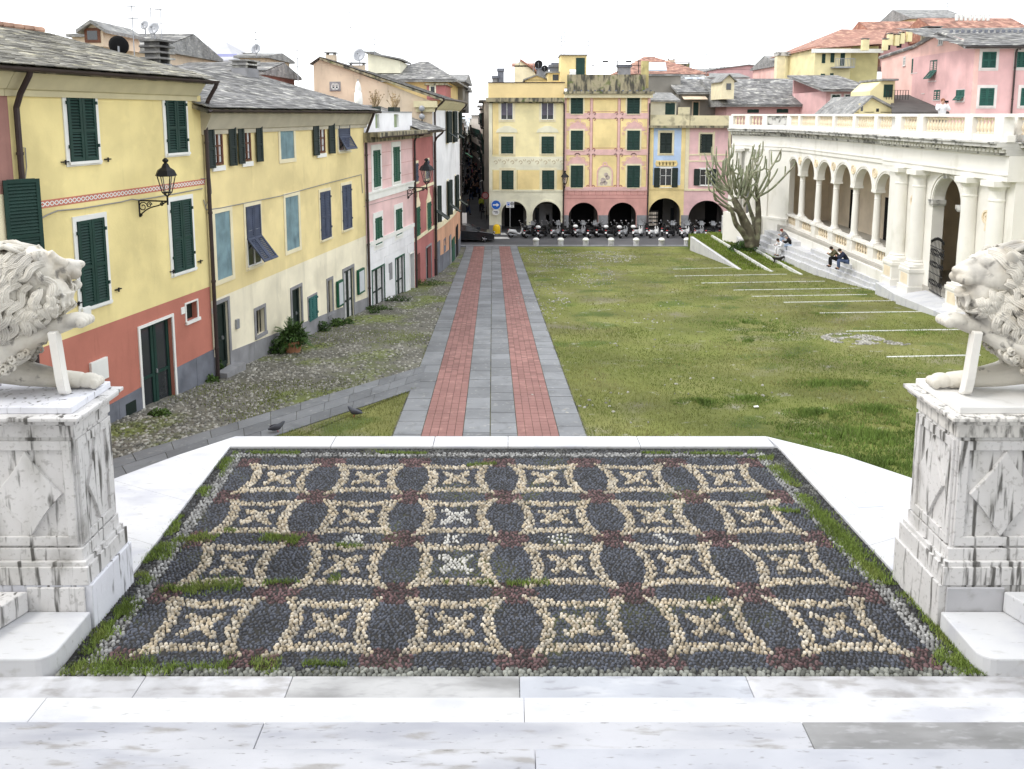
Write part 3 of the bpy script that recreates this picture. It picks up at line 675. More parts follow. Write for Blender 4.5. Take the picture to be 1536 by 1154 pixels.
# ---------------------------------------------------------------- the two lions
# the church front stands behind the viewer
g=MB(); g.wbox(-14,14,-6.5,-3.2,-6,15)
obj('church_front',g,M_logg,kind='structure')
def lion(sg,yaw):
    base=(sg*4.20+.03,7.24,-2.72)
    Pt=lambda t,h,w=0:Vector((base[0]+sg*t,base[1]-w,base[2]+h))
    g=MB()
    R=Matrix.Rotation(0,3,'Z')
    def E(t,h,w,rt,rh,rw,tiltd=0,head=False,n=14,m=10):
        if max(rt,rh)>.12: n,m=48,32
        M=Matrix.Rotation(math.radians(tiltd)*sg,3,'Y')
        c=(t,h,w)
        if head:
            a=math.radians(yaw); dt,dw=t-.5,w; t=.5+dt*math.cos(a)+dw*math.sin(a)*0; w=dw*math.cos(a)+dt*math.sin(a)
            M=Matrix.Rotation(sg*a*1.0,3,'Z')@M
            t=.5+dt*math.cos(a)-dw*math.sin(a)
        g.ball(Pt(t,h,w),rt,rw,rh,n,m,M)
    def tube(P,r,n=8):
        n=18 if max(r)>.05 else n
        g.tube([Pt(*q) for q in P],r,n)
    # trunk, haunch, chest
    E(.92,.72,0,.42,.46,.29); E(1.35,.62,0,.5,.38,.27,-8); E(1.9,.42,0,.42,.40,.30); E(.70,.62,0,.25,.34,.24)
    E(.84,.92,0,.47,.55,.31); E(1.1,.6,0,.58,.40,.27); E(.30,.98,0,.19,.20,.17); E(.45,.80,0,.2,.2,.2)
    for w in(-.2,.2): 
        tube([(1.9,.35,w*1.1),(1.65,.12,w*1.25),(1.35,.06,w*1.3)],[.2,.1,.07]); E(1.28,.07,w*1.3,.12,.06,.08)
    tube([(2.2,.3,0),(2.38,.1,0.1),(2.2,.05,.22),(1.9,.05,.3)],[.05,.04,.04,.06])
    # raised foreleg resting on the shield
    tube([(.98,.50,.14),(.72,.50,.12),(.48,.58,.08),(.26,.68,.03),(.12,.73,0)],[.20,.165,.115,.085,.08],12)
    E(.06,.745,.0,.13,.075,.105,8)
    for k,w in enumerate((-.075,-.027,.027,.075)): E(-.03,.735,w,.06,.052,.032,15,n=10,m=7)
    # lying foreleg behind the shield
    tube([(1.1,.30,-.12),(.62,.15,-.14),(.35,.10,-.16),(.14,.08,-.17)],[.2,.12,.09,.08],10); E(.07,.08,-.17,.11,.075,.09)
    for w in(-.23,-.19,-.15,-.11): E(-.01,.06,w,.05,.05,.028,n=10,m=8)
    # head
    E(.45,1.22,0,.25,.24,.21,head=1); E(.25,1.20,0,.16,.135,.14,0,head=1); E(.15,1.205,0,.13,.10,.12,head=1)
    for w in(-.06,.06):
        E(.11,1.165,w,.10,.065,.065,head=1); E(.285,1.315,w*1.3,.085,.06,.06,25,head=1); E(.22,1.275,w*1.2,.035,.03,.03,head=1); E(.33,1.17,w*1.9,.11,.10,.06,head=1)
    tube([(.30,1.37,0),(.2,1.31,0),(.08,1.255,0)] if not yaw else [(.32,1.37,-.05),(.26,1.31,-.09),(.18,1.255,-.13)],[.07,.055,.05])
    E(.055,1.235,0,.05,.045,.065,head=1); E(.17,1.02,0,.13,.045,.085,-14,head=1); E(.09,1.03,0,.05,.05,.06,head=1); E(.32,1.08,0,.16,.10,.12,-15,head=1)
    for w in(-.17,.19):
        E(.445,1.375,w,.055,.085,.03,-25,head=1); 
    # beard tufts
    rr=random.Random(3 if sg>0 else 5)
    for i in range(14):
        t0=.10+.25*rr.random(); w0=rr.uniform(-.1,.12); tube([(t0,1.02,w0),(t0+.02,.95,w0*1.1),(t0+.0,.90,w0*1.15),(t0+.03,.86,w0)],[.03,.026,.018,.008],6)
    gm=MB()
    def mane(P,r,n=6): gm.tube([Pt(*q) for q in P],r,n)
    CORE=[(.84,.92,.49,.57,.32),(1.1,.6,.60,.42,.28),(.28,.98,.19,.22,.18),(.45,1.22,.25,.24,.21),(.45,.80,.21,.21,.21),(.92,.72,.42,.46,.29)]
    def Wd(t,h):
        m=0
        for c0,c1,ra,rb_,rw in CORE:
            q=1-((t-c0)/ra)**2-((h-c1)/rb_)**2
            if q>0: m=max(m,rw*math.sqrt(q))
        return m
    def lock(t0,h0,L_,a0,a1,side,amp,ph,rad):
        n=22; P=[];t,h=t0,h0
        for i in range(n):
            f=i/(n-1); a=a0+(a1-a0)*f; wv=amp*math.sin(ph+f*L_/.12*PI)*(.45+.75*f)
            tt=t+math.cos(a+PI/2)*wv; hh=h+math.sin(a+PI/2)*wv
            if Wd(tt,hh)<=.02 and i>3: break
            P.append((tt,hh)); t+=math.cos(a)*L_/n; h+=math.sin(a)*L_/n
        n=len(P)
        if n<5: return
        for k in (-2,-1,0,1,2):
            Q=[];R_=[]
            for i,(tt,hh) in enumerate(P):
                f=i/(n-1); i2=min(i+1,n-1);i1=max(i-1,0); dx=P[i2][0]-P[i1][0];dy=P[i2][1]-P[i1][1];l=math.hypot(dx,dy) or 1
                o=k*rad*1.35*(1-.85*f**1.5)*(.6+.4*min(1,f*4)); lift=.006+.030*math.sin(min(1,.15+f*1.2)*PI*.85)-abs(k)*.006
                Q.append((tt-dy/l*o,hh+dx/l*o,side*(Wd(tt,hh)+lift))); R_.append(rad*(1.0-.72*f**1.2)*(.55+.45*min(1,f*5)))
            mane(Q,R_,6)
    for side in (1,-1):
        pts=[]; tries=0
        while len(pts)<95 and tries<6000:
            tries+=1; t0=rr.uniform(.30 if sg>0 else .18,1.25); h0=rr.uniform(.62,1.45)
            if Wd(t0,h0)<.05 or (t0<(.38 if sg>0 else .20) and 1.08<h0<1.40): continue
            if t0<.34 and h0<.80: continue
            if all(math.hypot(t0-a,h0-b)>.082 for a,b in pts): pts.append((t0,h0))
        pts.sort(key=lambda q:q[1])
        for (t0,h0) in pts:
            ax_,az_=t0-.30,h0-1.22; l=math.hypot(ax_,az_) or 1; dx,dz=ax_/l*.9,az_/l*.35-1.0*(.35+.5*min(1,t0))
            if h0>1.3: dx,dz=1,-.35
            a0=math.atan2(dz,dx); a1=-PI/2+.25*math.sin(t0*5)
            lock(t0,h0,rr.uniform(.34,.46),a0,a1,side,.034,(t0*3.0+h0*9.0)*1.0+rr.uniform(-.5,.5),rr.uniform(.0125,.0165))
        for i in range(14): lock(rr.uniform(.16,.42),rr.uniform(.86,1.08),rr.uniform(.12,.2),math.radians(-70+rr.uniform(-30,30)),math.radians(-100+rr.uniform(-40,40)),side,.022,rr.uniform(0,6),.016)
        # belly curls
        for i in range(30):
            f=i/29; t0=.46+.62*f+rr.uniform(-.03,.03); h0=.46-.42*f**.8+rr.uniform(.0,.10); w0=side*rr.uniform(.08,.22)
            r0=rr.uniform(.028,.045); Q=[];RR=[]
            for k in range(12):
                a=k/11*1.7*2*PI*.8+i; rr_=r0*(1-.55*k/11); Q.append((t0+rr_*math.cos(a),max(.02,h0+rr_*math.sin(a)),w0+side*.02*k/11)); RR.append(.017*(1-.4*k/11))
            mane(Q,RR,6)
    tp_=[(.47,1.45,0),(.6,1.50,0),(.75,1.49,0),(.95,1.42,0),(1.15,1.22,0)]
    for w in(-.12,-.08,-.04,0,.04,.08,.12): mane([(a,b-.01*abs(w)*20+.015*math.sin(a*25+w*40),w+.02*math.sin(a*22)) for a,b,c in tp_],[.020,.026,.028,.026,.018],8)
    # shield
    t_=thing('marble_lion','marble lion with head turned away, paw on a shield, on the left pedestal' if sg<0 else 'bright marble lion in profile, paw on a shield, on the right pedestal','statue',base)
    obj('mane',gm,M_lion,t_,smooth=True); o=obj('body',g,M_lion,t_,smooth=True)
    r=o.modifiers.new('r','REMESH'); r.mode='VOXEL'; r.voxel_size=.0085; r.use_smooth_shade=True
    s=o.modifiers.new('s','SMOOTH'); s.iterations=2; s.factor=.4
    g=MB(); fr=Fr((base[0]+sg*.12,base[1]-.17),ang=PI/2-sg*math.radians(32)) if sg>0 else Fr((base[0]+sg*.12,base[1]-.17),ang=PI/2+math.radians(32))
    W_=.46; prof=[]
    for i in range(11):
        h=.66*(1-i/10); bow=.02*math.sin(PI*i/10)+.07*(i/10)**3-.02; wd=W_*(1 if i<6 else math.sqrt(max(0.02,1-((i-6)/4.2)**2)))
        prof.append((h,bow,wd))
    vs=[];
    for h,bow,wd in prof:
        for s in(-.5,-.25,0,.25,.5):
            for d in(0,.08):
                q=fr(W_*.5+s*wd,base[2]+h+.005,0); cv=.05*math.cos(s*PI)
                off=bow+cv-.02-d
                vs.append((q[0]-sg*off,q[1],q[2]))
    fs=[]
    for i in range(10):
        for k in range(4):
            a=i*10+k*2;b=a+10; fs+=[(a,a+2,b+2,b),(a+1,b+1,b+3,a+3)]
        a=i*10;b=a+10; fs+=[(a,b,b+1,a+1),(a+8,a+9,b+9,b+8)]
    fs+=[(0,1,3,2),(2,3,5,4),(4,5,7,6),(6,7,9,8)]; a=100; fs+=[(a,a+2,a+3,a+1),(a+2,a+4,a+5,a+3),(a+4,a+6,a+7,a+5),(a+6,a+8,a+9,a+7)]
    g.add(vs,fs); obj('shield',g,mat('shield_marble',(.82,.80,.75),.6,.05,2,.2,40),t_,bev=.006)
lion(-1,40); lion(1,0)
# carved initials-like mark on the right plinth is worn away; a pigeon pair sits by the walk
# ---------------------------------------------------------------- building kit
def leafmesh(g,T_,s0,s1,z0,z1,d,th=.035,slat=.07,mid=True,st=.07,ov=1.15):
    g.box(s0,s0+st,z0,z1,d,d+th,T_); g.box(s1-st,s1,z0,z1,d,d+th,T_)
    rails=[z0,z1-st]+([z0+(z1-z0)*.46-st/2] if mid else [])
    for z in rails: g.box(s0+st,s1-st,z,z+st,d,d+th,T_)
    n=max(2,int((z1-z0)/slat)); h=(z1-z0)/n
    for i in range(n):
        z=z0+h*i; a=T_; 
        vs=[T_(s0+st,z+h*ov,d+.002),T_(s1-st,z+h*ov,d+.002),T_(s1-st,z+.05*h,d+th*.95),T_(s0+st,z+.05*h,d+th*.95)]
        g.add(vs,[(0,1,2,3)])
def win(root,fr,TL,BR,kind='closed',m=None,tr=None,tw=.12,sill=True,slat=.075,dd=.02,leaf_w=None,px=True,hole=False,lab=None,glassm=None):
    """window: surround frame (part) with shutters, sash, panes and sill as its children"""
    m=m or M_green; tr=tr or M_trim
    if px: s0,z1=fr.p(*TL); s1,z0=fr.p(*BR)
    else: (s0,z1),(s1,z0)=TL,BR
    g=MB(fr)
    if tw:
        g.box(s0-tw,s1+tw,z1,z1+tw*1.1,-.005,.03); g.box(s0-tw,s0,z0-tw,z1,-.005,.028); g.box(s1,s1+tw,z0-tw,z1,-.005,.028); g.box(s0,s1,z0-tw,z0,-.005,.028)
    else: g.box(s0,s1,z0,z1,-.01,.004)
    w=obj('window',g,tr if tw else m,root,label=lab)
    if sill:
        g=MB(fr); g.box(s0-.06,s1+.06,z0-.06,z0,.028,.085); obj('sill',g,tr,w)
    mid=(s0+s1)/2
    def leaf(T_,a,b,d=.0,z0_=z0,z1_=z1,md=True):
        g=MB(); leafmesh(g,T_,a,b,z0_,z1_,d,slat=slat,mid=md,ov=.80 if kind=='closed' else 1.15); obj('shutter',g,m,w)
    if kind=='closed':
        g=MB(fr); g.box(s0,s1,z0,z1,.0,.012); obj('slat_gap_shade',g,M_dark,w)  # black sheet painted as the shade between the slats
        leaf(fr,s0+.005,mid-.006,dd);leaf(fr,mid+.006,s1-.005,dd)
        if slat<.09:
            for s in (s0-.03,s1-.02):
                for z in (z0+.2*(z1-z0),z1-.15*(z1-z0)): g=MB(fr); g.box(s,s+.05,z,z+.07,.03,.075); obj('hinge',g,m,w)
    elif kind=='blank':
        g=MB(fr); g.box(s0,s1,z0,z1,.0,.008); obj('blind_panel',g,m,w)
    else:
        g=MB(fr); g.box(s0,s1,z0,z1,-.002,.006); obj('pane',g,glassm or M_glass,w)
        g=MB(fr); f=.05
        fm=M_wood if kind in('openwood',) else M_trim
        for a,b,c,e in ((s0,s0+f,z0,z1),(s1-f,s1,z0,z1),(mid-f/2,mid+f/2,z0,z1),(s0,s1,z0,z0+f),(s0,s1,z1-f,z1),(s0,s1,(z0*.4+z1*.6)-.015,(z0*.4+z1*.6)+.015)): g.box(a,b,c,e,.007,.03)
        obj('sash',g,fm,w)
        lw=(s1-s0)/2
        if kind in('open','openwood'):   # leaves folded back on the wall
            leaf(fr,s0-lw-.01,s0-.01,.06);leaf(fr,s1+.01,s1+lw+.01,.06)
        elif kind=='ajar':  # leaves standing out
            A=fr.sub(s0,.03,-math.radians(105)); B=fr.sub(s1,.03,-math.radians(75))
            leaf(A,0,lw);leaf(B,0,lw)
        elif kind=='tilt':
            zc=z0+(z1-z0)*.47
            for a,b in((s0,mid-.006),(mid+.006,s1)):
                g=MB(); leafmesh(g,fr,a,b,zc,z1,dd,slat=slat,mid=False); obj('shutter',g,m,w); g=MB(); leafmesh(g,tilt(fr,zc,.03,math.radians(38)),a,b,z0,zc,0,slat=slat,mid=False); obj('shutter',g,m,w)
    return w
def roofslates(root,fr,s0,s1,de,ze,dr,zr,m,ew=.17,sw=.32,th=.022,name='slates',side=1,under=M_conc,skew=None,trim=True):
    """slates from eave (de,ze) up to ridge (dr,zr); each its own piece, joined as one mesh"""
    L_=math.hypot(dr-de,zr-ze); n=max(2,int(L_/ew)); g=MB(fr); u=((dr-de)/L_,(zr-ze)/L_); nn=(-u[1]*(1 if dr<de else -1)*-1, abs(u[0]))
    nd,nz=abs(u[1])*(1 if de>dr else -1),abs(u[0])
    for i in range(n):
        a=L_*i/n; s=s0-random.random()*sw
        e0=skew(i/n) if skew else (s0,s1)
        lift=.012
        while s<e0[1]:
            w=sw*random.uniform(.7,1.35); a0=max(s,e0[0]); a1=min(s+w-.008,e0[1])
            if a1-a0>.04:
                j=random.uniform(-.02,.02); la=a-.03+j; lb=a+ew*1.12; h0=lift+random.uniform(0,.014);h1=.004
                P=[]
                for (l,h) in((la,h0),(lb,h1)):
                    for t in(0,th):
                        for S in(a0,a1): P.append(fr(S,ze+u[1]*l+nz*(h+t),de+u[0]*l+nd*(h+t)))
                g.add(P,[(0,1,3,2),(2,3,7,6),(0,2,6,4),(1,5,7,3)])
            s+=w
    o=obj(name,g,m,root,kind='stuff')
    return o
def roofbase(root,fr,s0,s1,de,ze,dr,zr,th=.14,m=None,name='roof',poly=None):
    g=MB(); P=[fr(s0,ze-.012,de),fr(s1,ze-.012,de),fr(s1,zr-.012,dr),fr(s0,zr-.012,dr)]
    g.plate(P,th); return obj(name,g,m or M_conc,root)
def gutter(root,fr,s0,s1,z,d,r=.075,brk=True):
    g=MB(fr); seg=[];n=7
    for i in range(n): a=PI*i/(n-1); seg.append((-r*math.cos(a),-r*math.sin(a)))
    vs=[];
    for s in(s0,s1):
        for a,b in seg: vs.append(fr(s,z+b,d+a))
        for a,b in reversed(seg): vs.append(fr(s,z+b*.8+.0,d+a*.82))
    m=2*n; g.add(vs,[(i,(i+1)%m,(i+1)%m+m,i+m) for i in range(m)]+[tuple(range(m)),tuple(range(2*m-1,m-1,-1))])
    return obj('gutter',g,M_pipe,root)
def pipe(root,fr,s,ztop,zbot,d=.09,r=.05,eave=None,name='downpipe'):
    P=[]
    if eave: P+=[fr(s+eave[2] if len(eave)>2 else s,eave[1],eave[0]),fr(s,eave[1]-.12,eave[0]-.05),fr(s,ztop+.15,d+.12),fr(s,ztop-.12,d)]
    P+=[fr(s,ztop-.3,d),fr(s,zbot,d)]
    g=MB(); g.tube(P,r,8)
    z=ztop-1
    while z>zbot+.3: g.tube([fr(s,z-.03,d),fr(s,z+.03,d)],r*1.25,8); z-=1.9
    return obj(name,g,M_pipe,root)
def polypx(g,fr,px,d0,d1): g.prism([fr.p(*q) for q in px],d0,d1); return g
def door(root,fr,TL,BR,m=M_dkgreen,leaves=2,glass=False,tr=None,tw=.1,deep=.2,px=True,curtain=False):
    """door recessed in an opening of the wall; returns the hole"""
    if px: s0,z1=fr.p(*TL); s1,z0=fr.p(*BR)
    else:(s0,z1),(s1,z0)=TL,BR
    g=MB(fr); n=leaves
    d=-deep
    g.box(s0,s1,z0-.3,z1,d-.06,d-.03)
    w=(s1-s0)/n
    for i in range(n):
        a=s0+w*i+.01;b=s0+w*(i+1)-.01; f=.09
        for q in((a,a+f,z0,z1),(b-f,b,z0,z1),(a+f,b-f,z1-f,z1),(a+f,b-f,z0-.3,z0+.12),(a+f,b-f,z0+(z1-z0)*.4,z0+(z1-z0)*.4+.07)): g.box(*q,d-.03,d+.02)
    D=obj('door',g,m,root)
    for i in range(n):
        a=s0+w*i+.1;b=s0+w*(i+1)-.1; g=MB(fr)
        if glass:
            zz=z0+(z1-z0)*.4 if curtain else z0+.12
            g.box(a,b,z0+.12,z1-.09,d-.028,d-.01); obj('door_pane',g,M_curtain if curtain else M_glass,D)
    g=MB(fr); g.box((s0+s1)/2+.03,(s0+s1)/2+.06,z0+(z1-z0)*.42,z0+(z1-z0)*.42+.1,d+.02,d+.06); obj('handle',g,M_grey,D)
    if tr:
        g=MB(fr); g.box(s0-tw,s0,z0-.3,z1,0-.01,.03);g.box(s1,s1+tw,z0-.3,z1,-.01,.03);g.box(s0-tw,s1+tw,z1,z1+tw,-.01,.032)
        obj('door_frame',g,tr,root)
    return (s0,s1,z0-.3,z1)
def antenna(x,y,z,h,label,arms=3,rot=.5,sc=1.):
    t=thing('tv_antenna',label,'antenna',(x,y,z)); g=MB(); g.tube([(x,y,z-.3),(x,y,z+h)],.020*sc,5); obj('mast',g,M_grey,t)
    c,s=math.cos(rot),math.sin(rot); g=MB()
    for k in range(arms):
        zz=z+h*(1-.28*k)-.05; l=.75*sc*(1-.2*k); g.tube([(x-c*l*.4,y-s*l*.4,zz),(x+c*l,y+s*l,zz)],.012*sc,4)
        for i in range(6):
            q=(x+c*l*(i/6-.3),y+s*l*(i/6-.3)); e=.16*sc; g.tube([(q[0]+s*e,q[1]-c*e,zz),(q[0]-s*e,q[1]+c*e,zz)],.005*sc,4)
    obj('antenna_rods',g,M_grey,t); return t
def dish(q,r,face,label,m=None,pole=.8):
    t=thing('satellite_dish',label,'dish',tuple(q)); f=Vector(face).normalized(); a=f.cross(Vector((0,0,1))).normalized(); b=a.cross(f)
    vs=[];n=16
    for i in range(5):
        rr=r*i/4; dp=.25*r*(i/4)**2
        for k in range(n): w=2*PI*k/n; vs.append(Vector(q)+a*rr*math.cos(w)+b*rr*1.08*math.sin(w)+f*(dp-.12*r))
    fs=[(i*n+k,i*n+(k+1)%n,(i+1)*n+(k+1)%n,(i+1)*n+k) for i in range(4) for k in range(n)]
    g=MB(); g.add(vs,fs); o=obj('reflector',g,m or M_grey,t,smooth=True); so=o.modifiers.new('s','SOLIDIFY'); so.thickness=.02
    g=MB(); c=Vector(q); g.tube([c-b*r*.9+f*.05*r,c+f*r*.8],.015,4); g.ball(c+f*r*.8,.05); g.tube([c-f*.1*r,c-Vector((0,0,pole))-f*.1*r],.03,6); obj('arm_and_mount',g,M_grey,t)
    return t
def chimney(root,x,y,z,w,d,h,m=None,cap=2,rot=0,name='chimney'):
    g=MB(); F=Fr((x,y),ang=rot); g.box(-w/2,w/2,z-.6,z+h,-d/2,d/2,F); o=obj(name,g,m or M_beige,root)
    g=MB()
    for k in range(cap):
        zz=z+h+.02+k*.16
        if k==0 or 1: 
            for a in(-w/2+.03,w/2-.09): g.box(a,a+.06,zz-.02,zz+.1,-d/2+.03,d/2-.03,F)
        g.box(-w/2-.07,w/2+.07,zz+.1,zz+.15,-d/2-.07,d/2+.07,F)
    obj('chimney_cap',g,M_slate,o); return o
# ---------------------------------------------------------------- left row of houses
WAx=(WA.x,WA.y); F1=Fr(WAx,(WB.x,WB.y)); L1=(WB-WA).xy.length
s_l,_=F1.p(16,220)
M_stripe=mat('lattice_red',(.55,.20,.14),.85,.08,2,.1)
# house 1, lemon yellow over terracotta
h1=thing('terraced_house','lemon yellow house with terracotta ground floor and red lattice band, nearest on the left','house',F1(L1/2,-7.5))
dr=door(h1,F1,(209,494),(264,602),M_green,2,True,M_trim,.07,.12)
vent=F1.p(278,457)+F1.p(296,476); hv=(vent[0],vent[2],vent[3],vent[1])
zr=-4.69
g=MB(F1); g.wall(s_l,L1,zr,.50,(),deep=.2); g.box(s_l,L1,-.5,.5,-.6,-.3); obj('upper_wall',g,M_yel1,h1)
g=MB(F1); g.wall(s_l,L1,-9.5,zr,[dr,hv],deep=.2); obj('ground_floor_wall',g,M_terra,h1)
g=MB(F1); g.box(L1-.02,L1,-9.5,.5,-7,0); g.box(s_l,s_l+.02,-9.5,.5,-7,0); g.box(s_l,L1,-9.5,2.2,-7.2,-7); g.box(s_l,L1,.0,.3,-6.9,-.05); obj('side_wall',g,M_yel1,h1)
g=MB(F1); g.box(hv[0],hv[1],hv[2],hv[3],-.2,-.15); obj('vent_window',g,M_dkgreen,h1)
g=MB(F1); a,b,c,d=hv; g.box(a-.04,a,c-.04,d+.04,-.0,.03);g.box(b,b+.04,c-.04,d+.04,0,.03);g.box(a,b,d,d+.04,0,.03);g.box(a-.04,b+.08,c-.08,c-.0,0,.06); obj('vent_frame',g,M_trim,h1)
# dado (dark slate slabs), each slab a piece, broken by the door
def dado(root,fr,spans,hgt,m,base=None,pw=1.0,name='dado_slab',th=.025):
    for a,b,topf in spans:
        n=max(1,int(round((b-a)/pw)))
        for i in range(n):
            s0=a+(b-a)*i/n+.004;s1=a+(b-a)*(i+1)/n-.004
            g=MB(fr); g.prism([(s0,-12),(s1,-12),(s1,topf(s1)),(s0,topf(s0))],0,th+random.uniform(0,.004)); obj(name,g,m,root)
def linef(p,q): return lambda s:p[1]+(q[1]-p[1])*(s-p[0])/(q[0]-p[0])
t1=linef(F1.p(165,607),F1.p(213,580)); t2=linef(F1.p(272,548),F1.p(318,525))
dado(h1,F1,[(s_l,dr[0]-.07,t1),(dr[1]+.07,L1,t2)],1,M_dado,pw=.8)
g=MB(F1); a,b=F1.p(187,607),F1.p(203,617); g.box(a[0],b[0],b[1],a[1],.02,.04); obj('cellar_grille',g,M_dkgreen,h1)
for TL,BR in (((97,141),(146,240)),((246,146),(280,228)),((113,333),(162,450)),((254,303),(290,401))):
    win(h1,F1,TL,BR,'closed',M_green,M_trim,.10,slat=.062)
# lattice band
za=F1.p(56,302)[1]; zb=F1.p(56,314)[1]; g=MB(F1); g.box(s_l,L1,zb,za,0,.006); bd=obj('lattice_band',g,M_stripe,h1)
g=MB(F1); s=s_l+.02; hh=(za-zb); 
while s<L1-.16:
    for sg in(1,-1):
        z0_,z1_=(zb+.03,za-.03) if sg>0 else (za-.03,zb+.03)
        g.add([F1(s,z0_,.008),F1(s+.035,z0_,.008),F1(s+.155,z1_,.008),F1(s+.12,z1_,.008)],[(0,1,2,3)])
    s+=.12
obj('lattice_strips',g,M_trim,bd)
# coved eave, roof
rs,rz=F1.p(75,52,-4.6)
def eave(root,fr,s0,s1,zw,ze,de,mc):
    g=MB(fr); P=[(0.0,zw-.12),(.06,zw-.12),(.06,zw),(.12,zw+.02),(.28,zw+(ze-zw)*.6),(de-.08,ze-.05),(de-.08,ze),(0,ze)]
    n=len(P); vs=[fr(s0,z,d) for d,z in P]+[fr(s1,z,d) for d,z in P]; g.add(vs,[(i,(i+1)%n,(i+1)%n+n,i+n) for i in range(n)]+[tuple(range(n)),tuple(range(2*n-1,n-1,-1))])
    obj('eave_cove',g,mc,root)
M_cove=mat('eave_cream',(.62,.56,.36),.85,.08,2,.15)
_,ze1=F1.p(200,113,.5); sR,_=F1.p(322,125,.5)
eave(h1,F1,s_l-.1,sR-.15,.47,ze1,.45,M_cove)
roofbase(h1,F1,s_l-9,sR,.46,ze1+.02,-4.6,rz,.1); roofslates(h1,F1,s_l-9,sR,.50,ze1+.045,-4.6,rz+.02,M_slate2,.135,.27)
gutter(h1,F1,s_l-9,sR+.05,ze1+.0,.55); pipe(h1,F1,L1+.02,.25,-8.6,.1,.055,(.5,ze1-.02)); pipe(h1,F1,s_l+.1,.25,-8.6,.1,.055,(.5,ze1-.02))
g=MB(F1)
s=s_l-9
while s<sR-.2: g.tube([F1(s,rz+.07,-4.62),F1(s+.36,rz+.10,-4.62)],[.11,.085],7); s+=.33
obj('ridge_tiles',g,M_cotto,h1,kind='stuff')
g=MB(F1); g.plate([F1(s_l-9,rz,-4.65),F1(sR,rz,-4.65),F1(sR,rz-1.6,-9),F1(s_l-9,rz-1.6,-9)],.1); obj('rear_roof',g,M_slate,h1)
# chimney stack with slate shelves at the right of the roof
cc=atY(237,96,22.0); chimney(h1,cc.x,cc.y,cc.z-.35,.55,.5,.35,M_grey,4,F1.a)
# house 0
h0=thing('terraced_house','brownish pink house front cut off by the left edge of the picture','house',F1(s_l-2,-7.5))
g=MB(F1); g.box(s_l-9,s_l-.0,-9.5,.45,-6,.01); obj('wall',g,M_brownpink,h0)
sA,_=F1.p(8,330); S=F1.sub(F1.p(10,330)[0],.02,math.radians(0)); 
w0=F1.p(12,268,.35);w1=F1.p(57,400,.35)
g=MB(F1); g.box(F1.p(8,300)[0]-1.3,F1.p(8,300)[0],-4.2,-1.5,.0,.03); wn=obj('window',g,M_creamtrim,h0)
T_=F1.sub(F1.p(8,330,.04)[0],.04,-math.radians(28)); a=.0
g=MB(); leafmesh(g,T_,0,.62,F1.p(30,440)[1]+.2,F1.p(30,268)[1],0,.045,.065); obj('shutter',g,M_green2 if 0 else M_green,wn)
eave(h0,F1,s_l-9,s_l-.11,.47,ze1,.45,M_cove)
# house 2, straw yellow and cream
F2=Fr((WB.x,WB.y),(WC.x,WC.y)); L2=(WC-WB).xy.length
h2=thing('terraced_house','long straw yellow house with cream ground floor, grey dado and faded blue blind windows','house',F2(L2/2,-8))
doors=[door(h2,F2,(323,458),(345,545),M_dkgreen,1,False,M_dado2,.1,.08),door(h2,F2,(437,436),(453,497),M_dkgreen,1,False,M_dado2,.1,.08),door(h2,F2,(515,408),(531,478),M_dkgreen,2,True,M_dado2,.12,.06,curtain=True)]
_,zy=F2.p(400,415)
zy=F2.p(330,442)[1]*.5+F2.p(540,360)[1]*.5
hw=[]
for TL,BR in(((383,467),(397,497)),((491,422),(499,470))):
    a=F2.p(*TL)+F2.p(*BR); hw.append((a[0],a[2],a[3],a[1]))
g=MB(F2); g.wall(.0,L2,zy,-.42,(),deep=.2); obj('upper_wall',g,M_yel2,h2)
g=MB(F2); g.wall(.0,L2,-10.5,zy,doors+hw,deep=.28); obj('ground_floor_wall',g,M_cream,h2)
g=MB(F2); g.box(0,.02,-10,-.42,-8,0);g.box(L2-.02,L2,-10,-.42,-8,0); g.box(0,L2,-10,1,-8.2,-8); g.box(0,L2,-.9,-.5,-7.9,-.1); obj('side_wall',g,M_yel2,h2)
for a,b,c,d in hw:
    g=MB(F2); g.box(a-.1,b+.1,c-.1,c,0,.06);g.box(a-.1,a,c,d,0,.03);g.box(b,b+.1,c,d,0,.03);g.box(a-.1,b+.1,d,d+.1,0,.03); w=obj('window',g,M_dado2,h2)
    g=MB(F2); g.box(a,b,c,d,-.26,-.22); obj('pane',g,M_glass,w)
    g=MB(F2)
    for i in range(3): s=a+(b-a)*(i+.5)/3; g.box(s-.012,s+.012,c,d,-.1,-.075)
    obj('bars',g,M_iron,w)
tf=linef(F2.p(358,522),F2.p(552,446)); 
cuts=[0]+sum([[d[0]-.1,d[1]+.1] for d in doors],[])+[L2]
spans=[(cuts[i],cuts[i+1],tf) for i in range(0,len(cuts),2) if cuts[i+1]-cuts[i]>.1]
dado(h2,F2,spans,1,M_dado2,pw=1.15)
g=MB(F2); a=F2.p(345,545); 
ds=doors[0]; g.box(ds[0]-.15,ds[1]+.25,-9,gz(F2(ds[0],0)[1])+.16,.0,.35); obj('doorstep',g,M_dado2,h2)
ds=doors[2]; 
